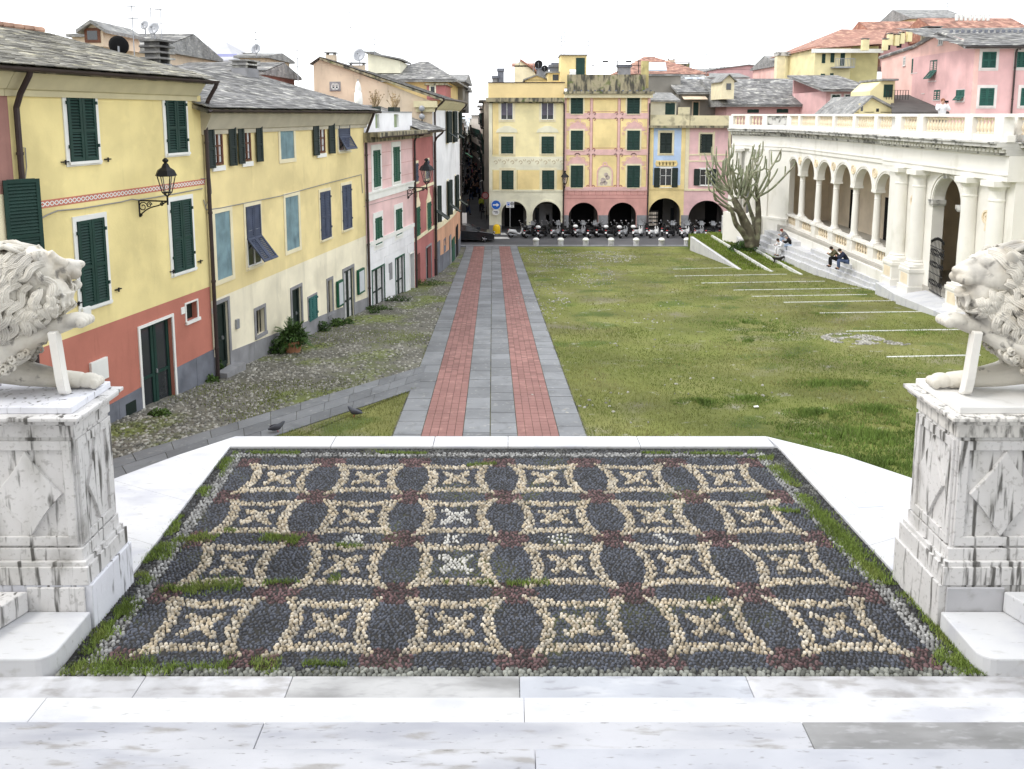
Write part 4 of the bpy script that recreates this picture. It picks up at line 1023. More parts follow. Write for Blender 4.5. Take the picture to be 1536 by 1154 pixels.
# blind windows, shutters, open windows
for TL,BR in(((419,187),(441,237)),((321,321),(348,413)),((427,297),(449,370))): win(h2,F2,TL,BR,'blank',M_blank,M_creamtrim,.13,False)
win(h2,F2,(367,311),(392,394),'tilt',M_blue,M_creamtrim,.10,slat=.06)
for TL,BR in(((479,289),(496,355)),((512,279),(527,341))): win(h2,F2,TL,BR,'closed',M_blue,M_creamtrim,.10,slat=.06)
def casement(TL,BR,kind='ajar',leafpx=None,m=M_dkgreen):
    s0,z1=F2.p(*TL); s1,z0=F2.p(*BR); 
    g=MB(F2); g.box(s0-.05,s1+.08,z0-.16,z0-.02,0,.05); w=obj('window',g,M_trim,h2)
    g=MB(F2); g.box(s0,s1,z0,z1,.0,.006); obj('pane',g,M_glass,w)
    mid=(s0+s1)/2; g=MB(F2); f=.06
    for a,b,c,e in((s0,s0+f,z0,z1),(s1-f,s1,z0,z1),(mid-f/2,mid+f/2,z0,z1),(s0,s1,z0,z0+f),(s0,s1,z1-f,z1),(s0,s1,(z0+z1)/2-.02,(z0+z1)/2+.02),(s0,s1,z0+(z1-z0)*.25-.01,z0+(z1-z0)*.25+.01)): g.box(a,b,c,e,.008,.04)
    obj('sash',g,M_wood,w)
    g=MB(F2); g.box(s0+.08,mid-.05,z0+.08,z1-.1,.006,.0075); g.box(mid+.05,s1-.08,z0+.08,z1-.1,.006,.0075); obj('curtain',g,M_curtain,w)
    lw=(s1-s0)/2
    for (hs,ang) in ((s0-lw*1.15,math.radians(-6)),(s1+.28,math.radians(-12))):
        T_=F2.sub(hs,.05,ang); g=MB(); leafmesh(g,T_,0,lw*1.15,z0-.06,z1+.02,0,slat=.06); obj('shutter',g,m,w)
for TL,BR in(((316,190),(334,247)),((361,188),(376,241)),((474,185),(487,229))): casement(TL,BR)
s0,z1=F2.p(506,183);s1,z0=F2.p(524,226)
w=win(h2,F2,(506,183),(524,226),'glass',M_blue,M_creamtrim,.08)
g=MB(); leafmesh(g,F2,s0,s1,(z0+z1)/2,z1,.03,slat=.06,mid=False); obj('shutter',g,M_blue,w); g=MB(); leafmesh(g,tilt(F2,(z0+z1)/2,.05,math.radians(30)),s0,s1,z0-.0,(z0+z1)/2,0,slat=.06,mid=False); obj('shutter',g,M_blue,w)
for TL,BR in(((462,448),(475,476)),): win(h2,F2,TL,BR,'closed',mat('teal_board',(.03,.13,.12),.6,.15,3,.05),M_dado2,.06,False)
for TL,BR in(((503,423),(512,457)),((534,406),(544,437))):
    a=F2.p(*TL)+F2.p(*BR); g=MB(F2); g.box(a[0],a[2],a[3],a[1],.03,.12); w=obj('display_case',g,M_green2,h2); g=MB(F2); g.box(a[0]+.07,a[2]-.07,a[3]+.08,a[1]-.08,.12,.125); obj('pane',g,mat('notice_paper',(.6,.63,.66),.4,.05,5,0),w)
_,ze2=F2.p(430,166,.5); sL,_=F2.p(304,160,.5); sR2,_=F2.p(557,168,.5)
rs,rz2=F2.p(300,104,-5.2)
def eave2():
    eave(h2,F2,-.05,L2+.25,-.42,ze2,.42,mat('eave_stone',(.50,.46,.36),.85,.1,2,.15))
eave2()
sRr=F2.p(452,118,-5.2)[0]
roofbase(h2,F2,-.4,L2+.5,.44,ze2+.02,-5.2,rz2,.1); roofslates(h2,F2,-.4,L2+.5,.50,ze2+.045,-5.2,rz2+.02,M_slate,.19,.42)
g=MB(F2); g.plate([F2(-.4,rz2,-5.2),F2(L2+.5,rz2,-5.2),F2(L2+.5,rz2-1.4,-9.5),F2(-.4,rz2-1.4,-9.5)],.1); obj('rear_roof',g,M_slate,h2)
gutter(h2,F2,-.45,L2+.55,ze2,.55); pipe(h2,F2,L2-.02,-.7,-9.2,.1,.055,(.5,ze2-.02))
c=F2(L2-1.2,0,-4.6); chimney(h2,c[0],c[1],rz2-.2,.9,.7,.35,M_dado2,2,F2.a)
# house 3, pink and white with a roof terrace
F3=Fr((WC.x,WC.y),(WD.x,WD.y)); L3=(WD-WC).xy.length
h3=thing('terraced_house','narrow pink house with white rusticated ground floor and a walled roof terrace','house',F3(L3/2,-8.5))
d3=[door(h3,F3,(558,407),(577,455),M_dkgreen,2,True,M_green2,.05,.1,curtain=True),door(h3,F3,(593,389),(607,441),M_dkgreen,2,True,M_green2,.05,.1,curtain=True),door(h3,F3,(614.5,382),(621,433),M_dkgreen,1,False,M_trim,.08,.2)]
zc3=F3.p(580,355)[1]
_,zt3=F3.p(590,207)
g=MB(F3); g.wall(0,L3,zc3,zt3,()); obj('upper_wall',g,M_pink,h3)
g=MB(F3); g.wall(0,L3,-11,zc3,d3,deep=.2); obj('ground_floor_wall',g,M_white,h3)
g=MB(F3); g.box(0,L3,-11,zt3-.3,-8,-.4); obj('house_core',g,M_pink,h3)
# rustication grooves as raised blocks
bl=[];z=zc3-.05;row=0;hgt=.42
while z-hgt>-8.3:
    s=-.5*(row%2)
    while s<L3:
        a=max(s+.012,0);b=min(s+1.05,L3)
        if b-a>.15:
            g=MB(F3)
            ok=not any(a<h[1]+.1 and b>h[0]-.1 and z-hgt<h[3]+.05 for h in d3) and z-hgt>gz(F3(b,0)[1])+.1
            if ok: g.box(a,b,z-hgt+.012,z,0,.022); obj('ashlar_block',g,M_white,h3)
        s+=1.07
    z-=hgt; row+=1
for z in [zc3+.02]: 
    g=MB(F3); g.box(0,L3,z-.12,z+.06,0,.06); obj('string_course',g,M_trim,h3)
zs=F3.p(580,289)[1]; g=MB(F3); g.box(0,L3,zs-.15,zs+.15,0,.06); g.box(0,L3,zs+.15,zs+.22,0,.1); obj('string_course',g,M_trim,h3)
for z in np.arange(zs+.6,zt3-.2,.62): 
    g=MB(F3); g.box(0,L3,z,z+.02,0,.007); obj('joint_line',g,mat('pink_line',(.6,.3,.28),.9,.05,2,0),h3)
for TL,BR in(((559,226),(570,279)),((589,221),(599,271)),((562,328),(572,364)),((593,315),(602,350))): win(h3,F3,TL,BR,'closed',M_green2,M_trim,.22,slat=.08)
g=MB(F3); a=F3.p(583,396);b=F3.p(588,418); g.box(a[0],b[0],b[1],a[1],0,.03); obj('window',g,M_dado2,h3)
_,zev=F3.p(590,203,.55)
g=MB(F3); g.box(-.1,L3+.2,zev-.02,zev+.16,-.2,.75); g.box(-.1,L3+.2,zev-.25,zev-.02,-.05,.35); obj('terrace_slab',g,M_conc,h3)
gutter(h3,F3,-.1,L3+.3,zev,.8,.07)
zpt=F3.p(585,169)[1]; pz=zev+.16
hh_=[]
for a,b in((563,569),(591,598)): hh_.append((F3.p(a,180)[0],F3.p(b,180)[0],pz+.15,zpt-.08))
g=MB(F3)
g.wall(-.1,F3.p(618,180)[0],pz,zpt,hh_,0,.2); g.wall(-.1,F3.p(618,180)[0],pz,zpt,hh_,-.2,-.0); pr=obj('terrace_parapet',g,M_white,h3)
g=MB(F3); g.box(-.1,F3.p(618,180)[0],zpt,zpt+.05,-.22,.03); obj('parapet_coping',g,M_grey,h3)
for i,(a,b,c,d) in enumerate(hh_):
    g=MB(F3); g.box(a,b,c,d,-.15,-.1); obj('parapet_panel',g,mat('sage_panel',(.30,.36,.22),.7,.1,3,.1),h3)
    q=F3((a+b)/2,zpt,-.05); t=thing('planter','balcony trough with dry twiggy plant on the %s gap of the white roof terrace wall'%('left','right')[i],'planter',q)
    g=MB(F3); g.box(a-.1,b+.1,zpt+.05,zpt+.25,-.25,.05); obj('trough',g,M_dkgreen,t)
    g=MB(); 
    for k in range(26):
        x0=random.uniform(a-.05,b+.05); p=Vector(F3(x0,zpt+.22,-.1)); e=Vector((random.uniform(-.3,.3),random.uniform(-.3,.3),random.uniform(.3,.8)))
        g.tube([p,p+e*.5+Vector((random.uniform(-.05,.05),0,0)),p+e],[.012,.009,.004],4)
        for m_ in range(3): g.ball(p+e*random.uniform(.5,1),.035,.03,.02,5,3)
    obj('twigs',g,mat('dry_leaf',(.32,.24,.14),.9,.3,3,0,island=.4),t)
q=Vector(F3(F3.p(538,140)[0]+.4,0,-1.6)); q.z=F3.p(538,165)[1]-.9
um=atY(538,166,33.5); t=thing('closed_parasol','closed white parasol standing on the roof terrace behind the straw yellow house','parasol',(um.x,um.y,um.z))
g=MB(); top=atY(537,121,33.5); g.tube([(um.x,um.y,um.z-1.2),(um.x,um.y,top.z+.05)],.03,8); obj('pole',g,M_grey,t)
hgt=top.z-um.z; g=MB(); g.lathe((um.x,um.y,um.z),[(.05,0),(.17,.05),(.19,hgt*.3),(.16,hgt*.6),(.12,hgt*.62),(.14,hgt*.7),(.09,hgt*.9),(.02,hgt)],12); o=obj('canopy',g,M_trim,t,smooth=True)
# house 4, narrow dark red
F4=Fr((WD.x,WD.y),(WE.x,WE.y)); L4=(WE-WD).xy.length
h4=thing('terraced_house','narrow dark red house with small slate lean-to roof squeezed beside the white house','house',F4(L4/2,-9))
d4=[door(h4,F4,(626,382),(631,428),M_dkgreen,1,False,None),door(h4,F4,(639,373),(647,420),M_dkgreen,2,False,M_dado2,.1)]
_,z4=F4.p(638,206)
g=MB(F4); g.wall(0,L4,-11,z4,d4,deep=.2); obj('wall',g,M_red,h4)
g=MB(F4); g.box(0,L4,-11,z4-.1,-7,-.4); obj('house_core',g,M_red,h4)
z=F4.p(636,350)[1]; g=MB(F4); g.box(0,L4,z-.1,z+.08,0,.05); obj('string_course',g,M_creamtrim,h4)
z=F4.p(636,280)[1]; g=MB(F4); g.box(0,L4,z-.1,z+.06,0,.05); obj('string_course',g,M_creamtrim,h4)
for TL,BR,m in(((621,246),(626.5,272),M_blue),((638,242),(643,267),M_blue),((624,312),(629.5,352),M_green2),((640,305),(646,343),M_green2)):
    w=win(h4,F4,TL,BR,'closed',m,M_creamtrim,.12,slat=.08)
    if m is M_green2:
        s0,z1=F4.p(*TL);s1,_=F4.p(BR[0],BR[1]); c=(s0+s1)/2; g=MB(F4); g.prism([(s0-.15,z1+.12),(s1+.15,z1+.12),(c+.12,z1+.55),(c+.1,z1+.8),(c-.1,z1+.8),(c-.12,z1+.55)],0,.04); obj('pediment',g,M_creamtrim,w)
_,ze4=F4.p(640,197,.5)
roofbase(h4,F4,-.3,L4+.1,.6,ze4,-3,ze4+1.3,.1); roofslates(h4,F4,-.3,L4+.1,.65,ze4+.03,-3,ze4+1.33,M_slate,.25,.4); gutter(h4,F4,-.3,L4+.2,ze4,.68,.07)
for fr_,s in((F3,L3+.05),(F4,L4-.02)): pipe(h4 if fr_ is F4 else h3,fr_,s,ze4-.6 if fr_ is F4 else zev-.3,-10,.1,.055,(.6,ze4-.05))
# house 5: white curved house with the big beige gable
curve=[(WE.x,WE.y),(-4.25,46.3),(-4.12,49.3),(-4.04,52.6),(-4.05,56),(-4.12,59.5),(-4.28,62.8),(-4.5,66)]
h5=thing('curved_house','white curved corner house over apricot ground floor, with a big beige gable wall','house',(-6,52,-10))
zt5=.45; zo=-6.55
frs=[Fr(a,b) for a,b in zip(curve,curve[1:])]; lens=[math.hypot(b[0]-a[0],b[1]-a[1]) for a,b in zip(curve,curve[1:])]
gw,go,gd,gs,ge=MB(),MB(),MB(),MB(),MB()
zof=lambda y:-6.55-(y-43.5)*.030
for fr_,l,(a,b) in zip(frs,lens,zip(curve,curve[1:])):
    za_,zb_=zof(a[1]),zof(b[1])
    gw.prism([(0,za_),(l,zb_),(l,zt5),(0,zt5)],-.3,0,fr_); go.prism([(0,-13),(l,-13),(l,zb_),(0,za_)],-.3,0,fr_)
    gs.prism([(0,za_-.12),(l,zb_-.12),(l,zb_+.22),(0,za_+.22)],0,.05,fr_)
    ga,gb_=gz(a[1])+1.0,gz(b[1])+1.0; gd.prism([(0,-13),(l,-13),(l,gb_),(0,ga)],0,.03,fr_)
    ge.add([fr_(0,zt5-.2,.0),fr_(l,zt5-.2,.0),fr_(l,zt5-.1,.15),fr_(0,zt5-.1,.15),fr_(0,zt5+.25,.45),fr_(l,zt5+.25,.45),fr_(0,zt5+.45,.45),fr_(l,zt5+.45,.45),fr_(0,zt5+.45,-.3),fr_(l,zt5+.45,-.3)],[(0,1,2,3),(3,2,5,4),(4,5,7,6),(6,7,9,8)])
obj('upper_wall',gw,M_white,h5);obj('ground_floor_wall',go,M_orange,h5);obj('dado',gd,M_dado,h5);obj('string_course',gs,M_creamtrim,h5);obj('eave_cove',ge,M_cove,h5)
def w5(TL,BR,kind,m=M_dkgreen,**k):
    for fr_,l in zip(frs,lens):
        s0,_=fr_.p(*TL)
        if -.0<=s0<l+.01:
            s0,z1=fr_.p(*TL); s1,z0=fr_.p(*BR); s1=max(s1,s0+.7); 
            s1=min(s1,s0+.85); w=win(h5,fr_,(s0,z1),(s1,z0),'glass',m,M_creamtrim,.06,px=False,**k)
            lw=(s1-s0)*.42
            A=fr_.sub(s0-.02,.05,math.radians(-150)); B=fr_.sub(s1+.02,.05,math.radians(-28))
            zm=(z0+z1)/2
            g=MB(); leafmesh(g,A,0,lw,z0,z1,0,slat=.1); obj('shutter',g,m,w)
            g=MB(); leafmesh(g,B,0,lw,z0,z1,0,slat=.1); obj('shutter',g,m,w)
            if kind=='tilt':
                g=MB(); leafmesh(g,tilt(fr_,z0+(z1-z0)*.35,.08,math.radians(55)),s0,s1,z0-.1,z0+(z1-z0)*.35,0,slat=.1,mid=False); obj('shutter',g,m,w)
            return
for TL,BR,k in((cE(960,600),cE(1000,885),'o'),(cE(1068,600),cE(1085,840),'tilt'),(cE(1118,600),cE(1145,830),'tilt'),(cE(1165,605),cE(1178,800),'tilt'),(cE(1190,608),cE(1200,780),'tilt'),
    (cS(325,265),cS(370,590),'tilt'),(cS(448,205),cS(468,530),'tilt'),(cS(525,155),cS(555,440),'tilt'),(cS(580,110),cS(600,390),'tilt')): w5(TL,BR,k)
for (x0,y0,x1,y1),m in(((345,800,378,1020),M_dado),((470,735,487,1000),M_dado2),((495,770,520,930),M_green2),((533,650,553,940),M_dark),((590,700,605,880),M_dkgreen)):
    TL,BR=cS(x0,y0),cS(x1,y1)
    for fr_,l in zip(frs,lens):
        if 0<=fr_.p(*TL)[0]<l:
            s0,z1=fr_.p(*TL);s1,z0=fr_.p(*BR); g=MB(fr_); g.box(s0,max(s1,s0+.6),z0-.3,z1,.031,.07); obj('door',g,m,h5); break
s0,z1=frs[0].p(*cS(420,790)); s0=frs[1].p(*cS(420,790))[0]; fr_=frs[1]; z0=fr_.p(*cS(455,850))[1]; g=MB(fr_); g.archwall(s0,s0+.9,s0+.45,.40,z0+.4,z0+.85,.0,.03); g.box(s0,s0+.9,z0,z0+.4,0,.02); obj('arched_window',g,M_dado,h5)
# gable wall facing the viewer, roof sloping down to the street
gy=WE.y-.15
YG=gy; gp_=lambda u,v:(atY(u,v,YG).x,atY(u,v,YG).z)
gl=[gp_(470,97),gp_(481,89),gp_(640,152)]; 
poly=[(gl[0][0],-9),(WE.x-.02,-9),(WE.x-.02,gl[2][1]),gl[1],gl[0]]
Fg=Fr((0,YG),ang=0); g=MB(Fg); g.prism(poly,-.3,0); obj('gable_wall',g,M_beige,h5)
a=gp_(824,0)
w=win(h5,Fg,cE(190,388),cE(248,432),'glass',M_dado2,M_dado2,.1)
# roof plane following the gable verge
rx=[gl[0],gl[1],(WE.x+.55,gl[2][1]-.12)]
g=MB(); 
back=66.3
g.add([(rx[0][0]-.2,YG-.25,rx[0][1]+.0),(rx[1][0],YG-.25,rx[1][1]+.12),(rx[1][0],back,rx[1][1]+.12),(rx[0][0]-.2,back,rx[0][1])],[(0,1,2,3)])
obj('rear_roof',g,M_slate,h5)
Frr=Fr((WE.x,YG-.25),ang=PI/2)   # s along +Y, d towards +X
g=MB(); g.plate([Frr(0,zt5+.42,.6),Frr(back-YG,zt5+.42,.25),Frr(back-YG,rx[1][1]+.08,rx[1][0]-WE.x),Frr(0,rx[1][1]+.08,rx[1][0]-WE.x)],.12); obj('roof',g,M_conc,h5)
roofslates(h5,Frr,0,back-YG,.6,zt5+.46,rx[1][0]-WE.x,rx[1][1]+.12,M_slate,.24,.45)
g=MB(); g.tube([(a_[0]+.62,a_[1],zt5+.42) for a_ in curve],.08,6); obj('gutter',g,M_pipe,h5)
pipe(h5,frs[0],.15,zt5-.2,-10.2,.1,.055,(.6,zt5+.35)); pipe(h5,frs[-1],lens[-1]-.3,zt5-.2,-11,.1,.055,(.6,zt5+.35))
# cornice return at the gable corner
g=MB(Fg); s,z=Fg.p(622,148); g.box(WE.x-1.0,WE.x+.3,zt5-.05,zt5+.3,0,.35); g.box(WE.x-.9,WE.x+.15,zt5-.3,zt5-.05,0,.2); obj('cornice_return',g,M_cove,h5)
for u,v0,w_,nm in((497,92,.9,0),(536,101,1.5,1)):
    q=atY(u,v0,47+nm); chimney(h5,q.x,q.y,q.z-.5,w_*.6,.6,.85 if nm==0 else .6,M_beige,1)
# ---------------------------------------------------------------- arcaded houses on the far side of the road
YF=69.5; FF=Fr((0,YF),ang=0)
fx=lambda u:FF.p(u,250)[0]; fz=lambda v:FF.p(768,v)[1]
zg=gz(70)
zsp=-9.9  # springing
def fwin(root,c,x0,y0,x1,y1,kind='closed',m=None,tr=None,tw=.16,slat=.13,**k): return win(root,FF,c(x0,y0),c(x1,y1),kind,m or M_green,tr or M_creamtrim,tw,slat=slat,**k)
def arcade(root,u0,u1,arches,zt,m,base,mring=None,depth=4,pilm=None):
    """ground floor wall with round arches given as (u left, u right) pairs"""
    s0,s1=fx(u0),fx(u1); g=MB(FF); A=[(fx(a),fx(b)) for a,b in arches]
    cuts=[s0]+[(A[i][1]+A[i+1][0])/2 for i in range(len(A)-1)]+[s1]
    for (a,b),c0,c1 in zip(A,cuts,cuts[1:]):
        r=(b-a)/2; zs=fz(arch_top)-r; g.archwall(c0,c1,(a+b)/2,r,zs,zt,-.45,0,18)
        g.box(c0,a,zg-1,zs,-.45,0); g.box(b,c1,zg-1,zs,-.45,0)
    o=obj('arcade_wall',g,m,root)
    if mring:
        g=MB(FF)
        for a,b in A: r=(b-a)/2; g.ring((a+b)/2,fz(arch_top)-r,r,r+.14,0,.05,seg=18)
        obj('archivolt',g,mring,root)
    for c0,c1 in zip([s0]+[b for a,b in A],[a for a,b in A]+[s1]):
        g=MB(FF); g.box(c0+.0,c1-.0,zg-1,base,.0,.04); obj('pier_base',g,pilm or M_dado2,root)
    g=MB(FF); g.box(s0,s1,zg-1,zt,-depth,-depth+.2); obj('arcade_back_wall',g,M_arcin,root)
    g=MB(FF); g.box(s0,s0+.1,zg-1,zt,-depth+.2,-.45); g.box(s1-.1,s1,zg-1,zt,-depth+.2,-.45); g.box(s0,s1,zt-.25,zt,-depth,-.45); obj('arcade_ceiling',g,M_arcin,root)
    return A
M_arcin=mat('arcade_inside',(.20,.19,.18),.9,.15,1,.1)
M_fy=plaster('plaster_pale_yellow',(.86,.76,.44),.15); M_fy2=plaster('plaster_deep_yellow',(.86,.69,.34),.15)
M_fcream=plaster('plaster_pale_cream',(.80,.77,.60),.2); M_fpink=plaster('plaster_salmon',(.70,.38,.34),.25); M_rose=mat('rose_paint',(.74,.48,.45),.85,.1,2,.05); M_rosed=mat('dark_rose_paint',(.42,.18,.18),.85,.1,2,.05)
M_fblue=plaster('plaster_sky_blue',(.52,.66,.88),.1); M_fpink2=plaster('plaster_rose_pink',(.80,.53,.53),.2)
M_ochre=mat('ochre_line',(.45,.36,.22),.9,.1,2,0)
def rect(g,a,b,c,d,z,w=.05,t=.02):
    g.box(a,b,c,c+w,0,t);g.box(a,b,d-w,d,0,t);g.box(a,a+w,c+w,d-w,0,t);g.box(b-w,b,c+w,d-w,0,t)
arch_top=302.5
# yellow house on the corner of the narrow street
uL,uR=733.5,846
f1=thing('arcade_house','pale yellow four storey house with two arches at the corner of the narrow street','house',(fx(790),YF,zg))
zt=fz(287); A1=arcade(f1,uL,uR,[(752,790),(799,842)],zt,M_fcream,fz(338),M_fcream)
g=MB(FF); g.wall(fx(uL),fx(uR),zt,fz(149),()); obj('upper_wall',g,M_fy,f1)
g=MB(FF); g.box(fx(uL),fx(uL)+.25,zg-1,fz(150),-12,-.001); g.box(fx(uL),fx(uR),zg-1,fz(150),-12,-11.8); obj('side_wall',g,M_beige,f1)
g=MB(FF)
for a,b in((733.5,738.5),): g.box(fx(a),fx(b),zt,fz(152),0,.03)
za_,zb_=fz(249),fz(235); g.box(fx(738.5),fx(uR)-.02,za_,zb_,0,.03); g.box(fx(738.5),fx(uR),fz(286)-.1,fz(286)+.05,0,.05); g.box(fx(738.5),fx(uR)-.02,fz(255),fz(249),0,.015)
obj('painted_bands',g,M_fcream,f1)
g=MB(FF)
s=fx(739)
while s<fx(844):
    g.ring(s+.28,(za_+zb_)/2-.1,.12,.17,.03,.045,0,PI*1.6,8); g.ring(s+.62,(za_+zb_)/2+.12,.08,.12,.03,.045,PI*.6,PI*2.2,8); s+=.75
obj('painted_scrolls',g,M_ochre,f1)
g=MB(FF)
for a in(739,775.5,843): g.box(fx(a),fx(a)+.04,fz(286),fz(255),0,.01)
for a in(738.5,): g.box(fx(a),fx(a)+.05,fz(232),fz(155),0,.012)
obj('painted_line',g,M_ochre,f1)
for a,b,c,d in((739.5,748.5,284,256),(776,809,284,256),(836,844,284,256),(739.5,748,232,155)): g=MB(FF); g.box(fx(a),fx(b),fz(c),fz(d),0,.008); obj('painted_panel',g,M_fy2,f1)
for x0,x1 in((262,356),(573,668)):
    w=fwin(f1,cF,x0,533,x1,665,'open',m=M_dkgreen,tw=.22) if 0 else win(f1,FF,cF(x0,533),cF(x1,665),'glass',M_dkgreen,M_creamtrim,.2)
    s0,z1=FF.p(*cF(x0,533));s1,z0=FF.p(*cF(x1,665)); g=MB(FF); m_=(s0+s1)/2
    g.box(s0+.06,m_-.05,z0+.4,z1-.1,.03,.045); g.box(m_+.05,s1-.06,z0+.4,z1-.1,.03,.045); obj('blind',g,mat('mauve_blind',(.12,.11,.14),.8,.2,3,0),w)
    w=fwin(f1,cF,x0+2,793,x1+2,925,tw=.2); s0,z1=FF.p(*cF(x0,793));s1,_=FF.p(*cF(x1,925)); c=(s0+s1)/2
    g=MB(FF); g.prism([(s0-.45,z1+.35),(s1+.45,z1+.35),(s1+.3,z1+.65),(c+.25,z1+.95),(c-.25,z1+.95),(s0-.3,z1+.65)],0,.05); obj('pediment',g,M_fcream,w)
    fwin(f1,cF,x0+6,1055,x1+6,1215+0,tw=.2) if 0 else win(f1,FF,cG(x0+6,285),cG(x1+4,432),'closed',M_green,M_creamtrim,.2,slat=.13)
zr_=fz(148)
g=MB(FF); g.box(fx(729.5),fx(845.5),fz(153),fz(147),-.6,.55); g.box(fx(731),fx(845.5),fz(155),fz(153),-.2,.25); obj('eave_slab',g,M_conc,f1)
g=MB(FF); g.box(fx(732.5),fx(846),fz(147),fz(124.5),-.3,-.1); g.box(fx(732.5),fx(732.5)+.2,fz(147),fz(124.5),-8,-.3); obj('parapet',g,mat('parapet_yellow',(.74,.58,.30),.9,.06,1,.1),f1)
g=MB(FF); g.box(fx(732),fx(846.5),fz(124.5),fz(124.5)+.07,-.36,-.04); obj('parapet_coping',g,M_pipe,f1)
# ornate house
uL,uR=846,973
f2=thing('arcade_house','ornate yellow and rose painted house with scrollwork, a niche picture and a mossy roof parapet','house',(fx(910),YF,zg))
zt=fz(285.5); arch_top=304; A2=arcade(f2,uL,uR,[(853.5,898.5),(913,956.5)],zt,M_fpink,fz(323),None)
g=MB(FF); g.wall(fx(uL),fx(uR),zt,fz(147),()); obj('upper_wall',g,M_fy2,f2)
g=MB(FF); g.box(fx(uL),fx(uR),zg-1,fz(138),-12,-11.8); g.box(fx(uR)-.1,fx(uR),zg,fz(138),-11.8,-.01); obj('side_wall',g,M_beige,f2)
g=MB(FF)
for v in(fz(173),fz(227.5)): g.box(fx(uL),fx(uR),v-.32,v+.2,0,.03)
for u in(fx(886.2),fx(927.3)): g.box(u-.09,u+.09,fz(283),fz(147),.0,.025)
for u in(fx(847),fx(971.5)): g.box(u-.1,u+.12,fz(283),fz(147),0,.026)
g.box(fx(uL),fx(uR),fz(285.5)-.05,fz(283)+.15,0,.05)
obj('rose_bands',g,M_rose,f2)
g=MB(FF)
for v0,v1 in((168,148.5),(222.5,177.5),(281,231.5)):
    for a,b in((848.5,884.5),(888,925.5),(929,970)): rect(g,fx(a),fx(b),fz(v0),fz(v1),0,.035,.015)
g.box(fx(uL),fx(uR),fz(293),fz(292.4),0,.01);g.box(fx(uL),fx(uR),fz(298),fz(297.4),0,.01)
for i in range(12):
    s=fx(uL)+(fx(uR)-fx(uL))*(i+.5)/12; g.box(s,s+.025,fz(292.4),fz(286.5),0,.008)
for u in(886.2,927.3):
    for v in(170.5,179,225,233,280):
        for sx in(-1,1): g.ring(fx(u)+sx*.25,fz(v),.08,.15,0,.03,0,PI*1.5,8)
obj('painted_mouldings',g,M_rosed,f2)
g=MB(FF); s_=[(fx(856.7),fx(875)),(fx(941.2),fx(959.5))]
for a,b in s_:
    c=(a+b)/2
    for vz in(fz(194),fz(246)):
        for r,dx,dz in((.35,0,.75),(.28,-.5,.45),(.28,.5,.45),(.22,-.9,.12),(.22,.9,.12),(.16,-1.0,-.35),(.16,1.0,-.35)):
            g.ring(c+dx,vz+dz-.05,r*.62,r*.85,.0,.03,0,PI*1.75,9)
            g.ring(c+dx,vz+dz-.05,r*.18,r*.35,.0,.03,0,PI*2,7)
        g.prism([(c-1.0,vz-.15),(c+1.0,vz-.15),(c+.6,vz+.42),(c,vz+.72),(c-.6,vz+.42)],0,.018)
obj('painted_cartouches',g,M_rose,f2)
for x0,x1 in((800,893),(1233,1328)):
    win(f2,FF,cF(x0,497),cF(x1,620),'closed',M_green,M_creamtrim,.14,slat=.13); win(f2,FF,cF(x0,748),cF(x1,898),'closed',M_green,M_creamtrim,.14,slat=.13); win(f2,FF,cG(x0,248),cG(x1,418),'closed',M_green,M_creamtrim,.14,slat=.13)
a,z1=FF.p(*cG(1010,275)); b,z0=FF.p(*cG(1112,405)); g=MB(FF); c=(a+b)/2; r=(b-a)/2
g.archwall(a,b,c,r*.98,z1-r,z1+.0,.0,.01) if 0 else None
g.prism([(a,z0),(b,z0)]+[(c+r*math.cos(PI*i/10),z1-r+.25+r*math.sin(PI*i/10)) for i in range(11)],0,.02); nn_=obj('niche_panel',g,M_creamtrim,f2)
g=MB(FF); g.ring(c,z1-r+.25,r,r+.12,0,.05,seg=12); g.box(a-.12,a,z0,z1-r+.25,0,.05); g.box(b,b+.12,z0,z1-r+.25,0,.05); g.ring(c,z1+.42,.12,.24,0,.03,0,PI*2,8); obj('niche_frame',g,M_rose,nn_)
g=MB(FF)
for dx,dz,rr in((0.1,.25,.2),(.25,.0,.22),(-.15,-.25,.25),(.05,-.5,.2),(-.3,-.55,.16)): g.ring(c+dx,(z0+z1)/2+dz,0.02,rr,.02,.026,0,PI*2,8)
obj('niche_figure',g,mat('faded_fresco',(.50,.42,.38),.9,.25,5,0),nn_)
g=MB(FF); g.box(fx(844.5),fx(978),fz(141),fz(137.5),-.6,.6); obj('eave_slab',g,M_conc,f2)
g=MB(FF); g.box(fx(845.5),fx(976),fz(147),fz(141),-.2,.35); obj('cornice',g,M_creamtrim,f2)
g=MB(FF); g.box(fx(850),fx(966),fz(137.5),fz(112),-.4,-.1); obj('roof_parapet',g,M_conc,f2,label='black streaked mossy roof parapet')
g=MB(FF)
for i in range(13): s=fx(849)+i*.62; g.box(s,s+.1,fz(137.5),fz(135.5),-.1,.5)
obj('eave_studs',g,M_dado,f2)
g=MB(FF); g.box(fx(961.5),fx(971.5),fz(132),fz(91),-1.2,-.5); obj('roof_pier',g,mat('lichen_plaster',(.50,.43,.20),.9,.2,1.5,.3,stain=((.2,.18,.1),3,(1,1,.4),.5,.7,.6)),f2)
# stair tower on the roof
g=MB(FF); g.box(fx(843),fx(883),fz(130),fz(79.5),-6,-3); tw_=obj('stair_tower',g,M_fy2,f2)
g=MB(FF); g.box(fx(841.5),fx(884.5),fz(79.5),fz(78),-6.2,-2.8); obj('tower_roof',g,M_dado2,tw_)
F_t=Fr((0,YF+3),ang=0); a,z1=F_t.p(864,87);b,z0=F_t.p(877,113); g=MB(F_t); g.box(a,b,z0,z1,0,.06); obj('tower_door',g,M_green,tw_)
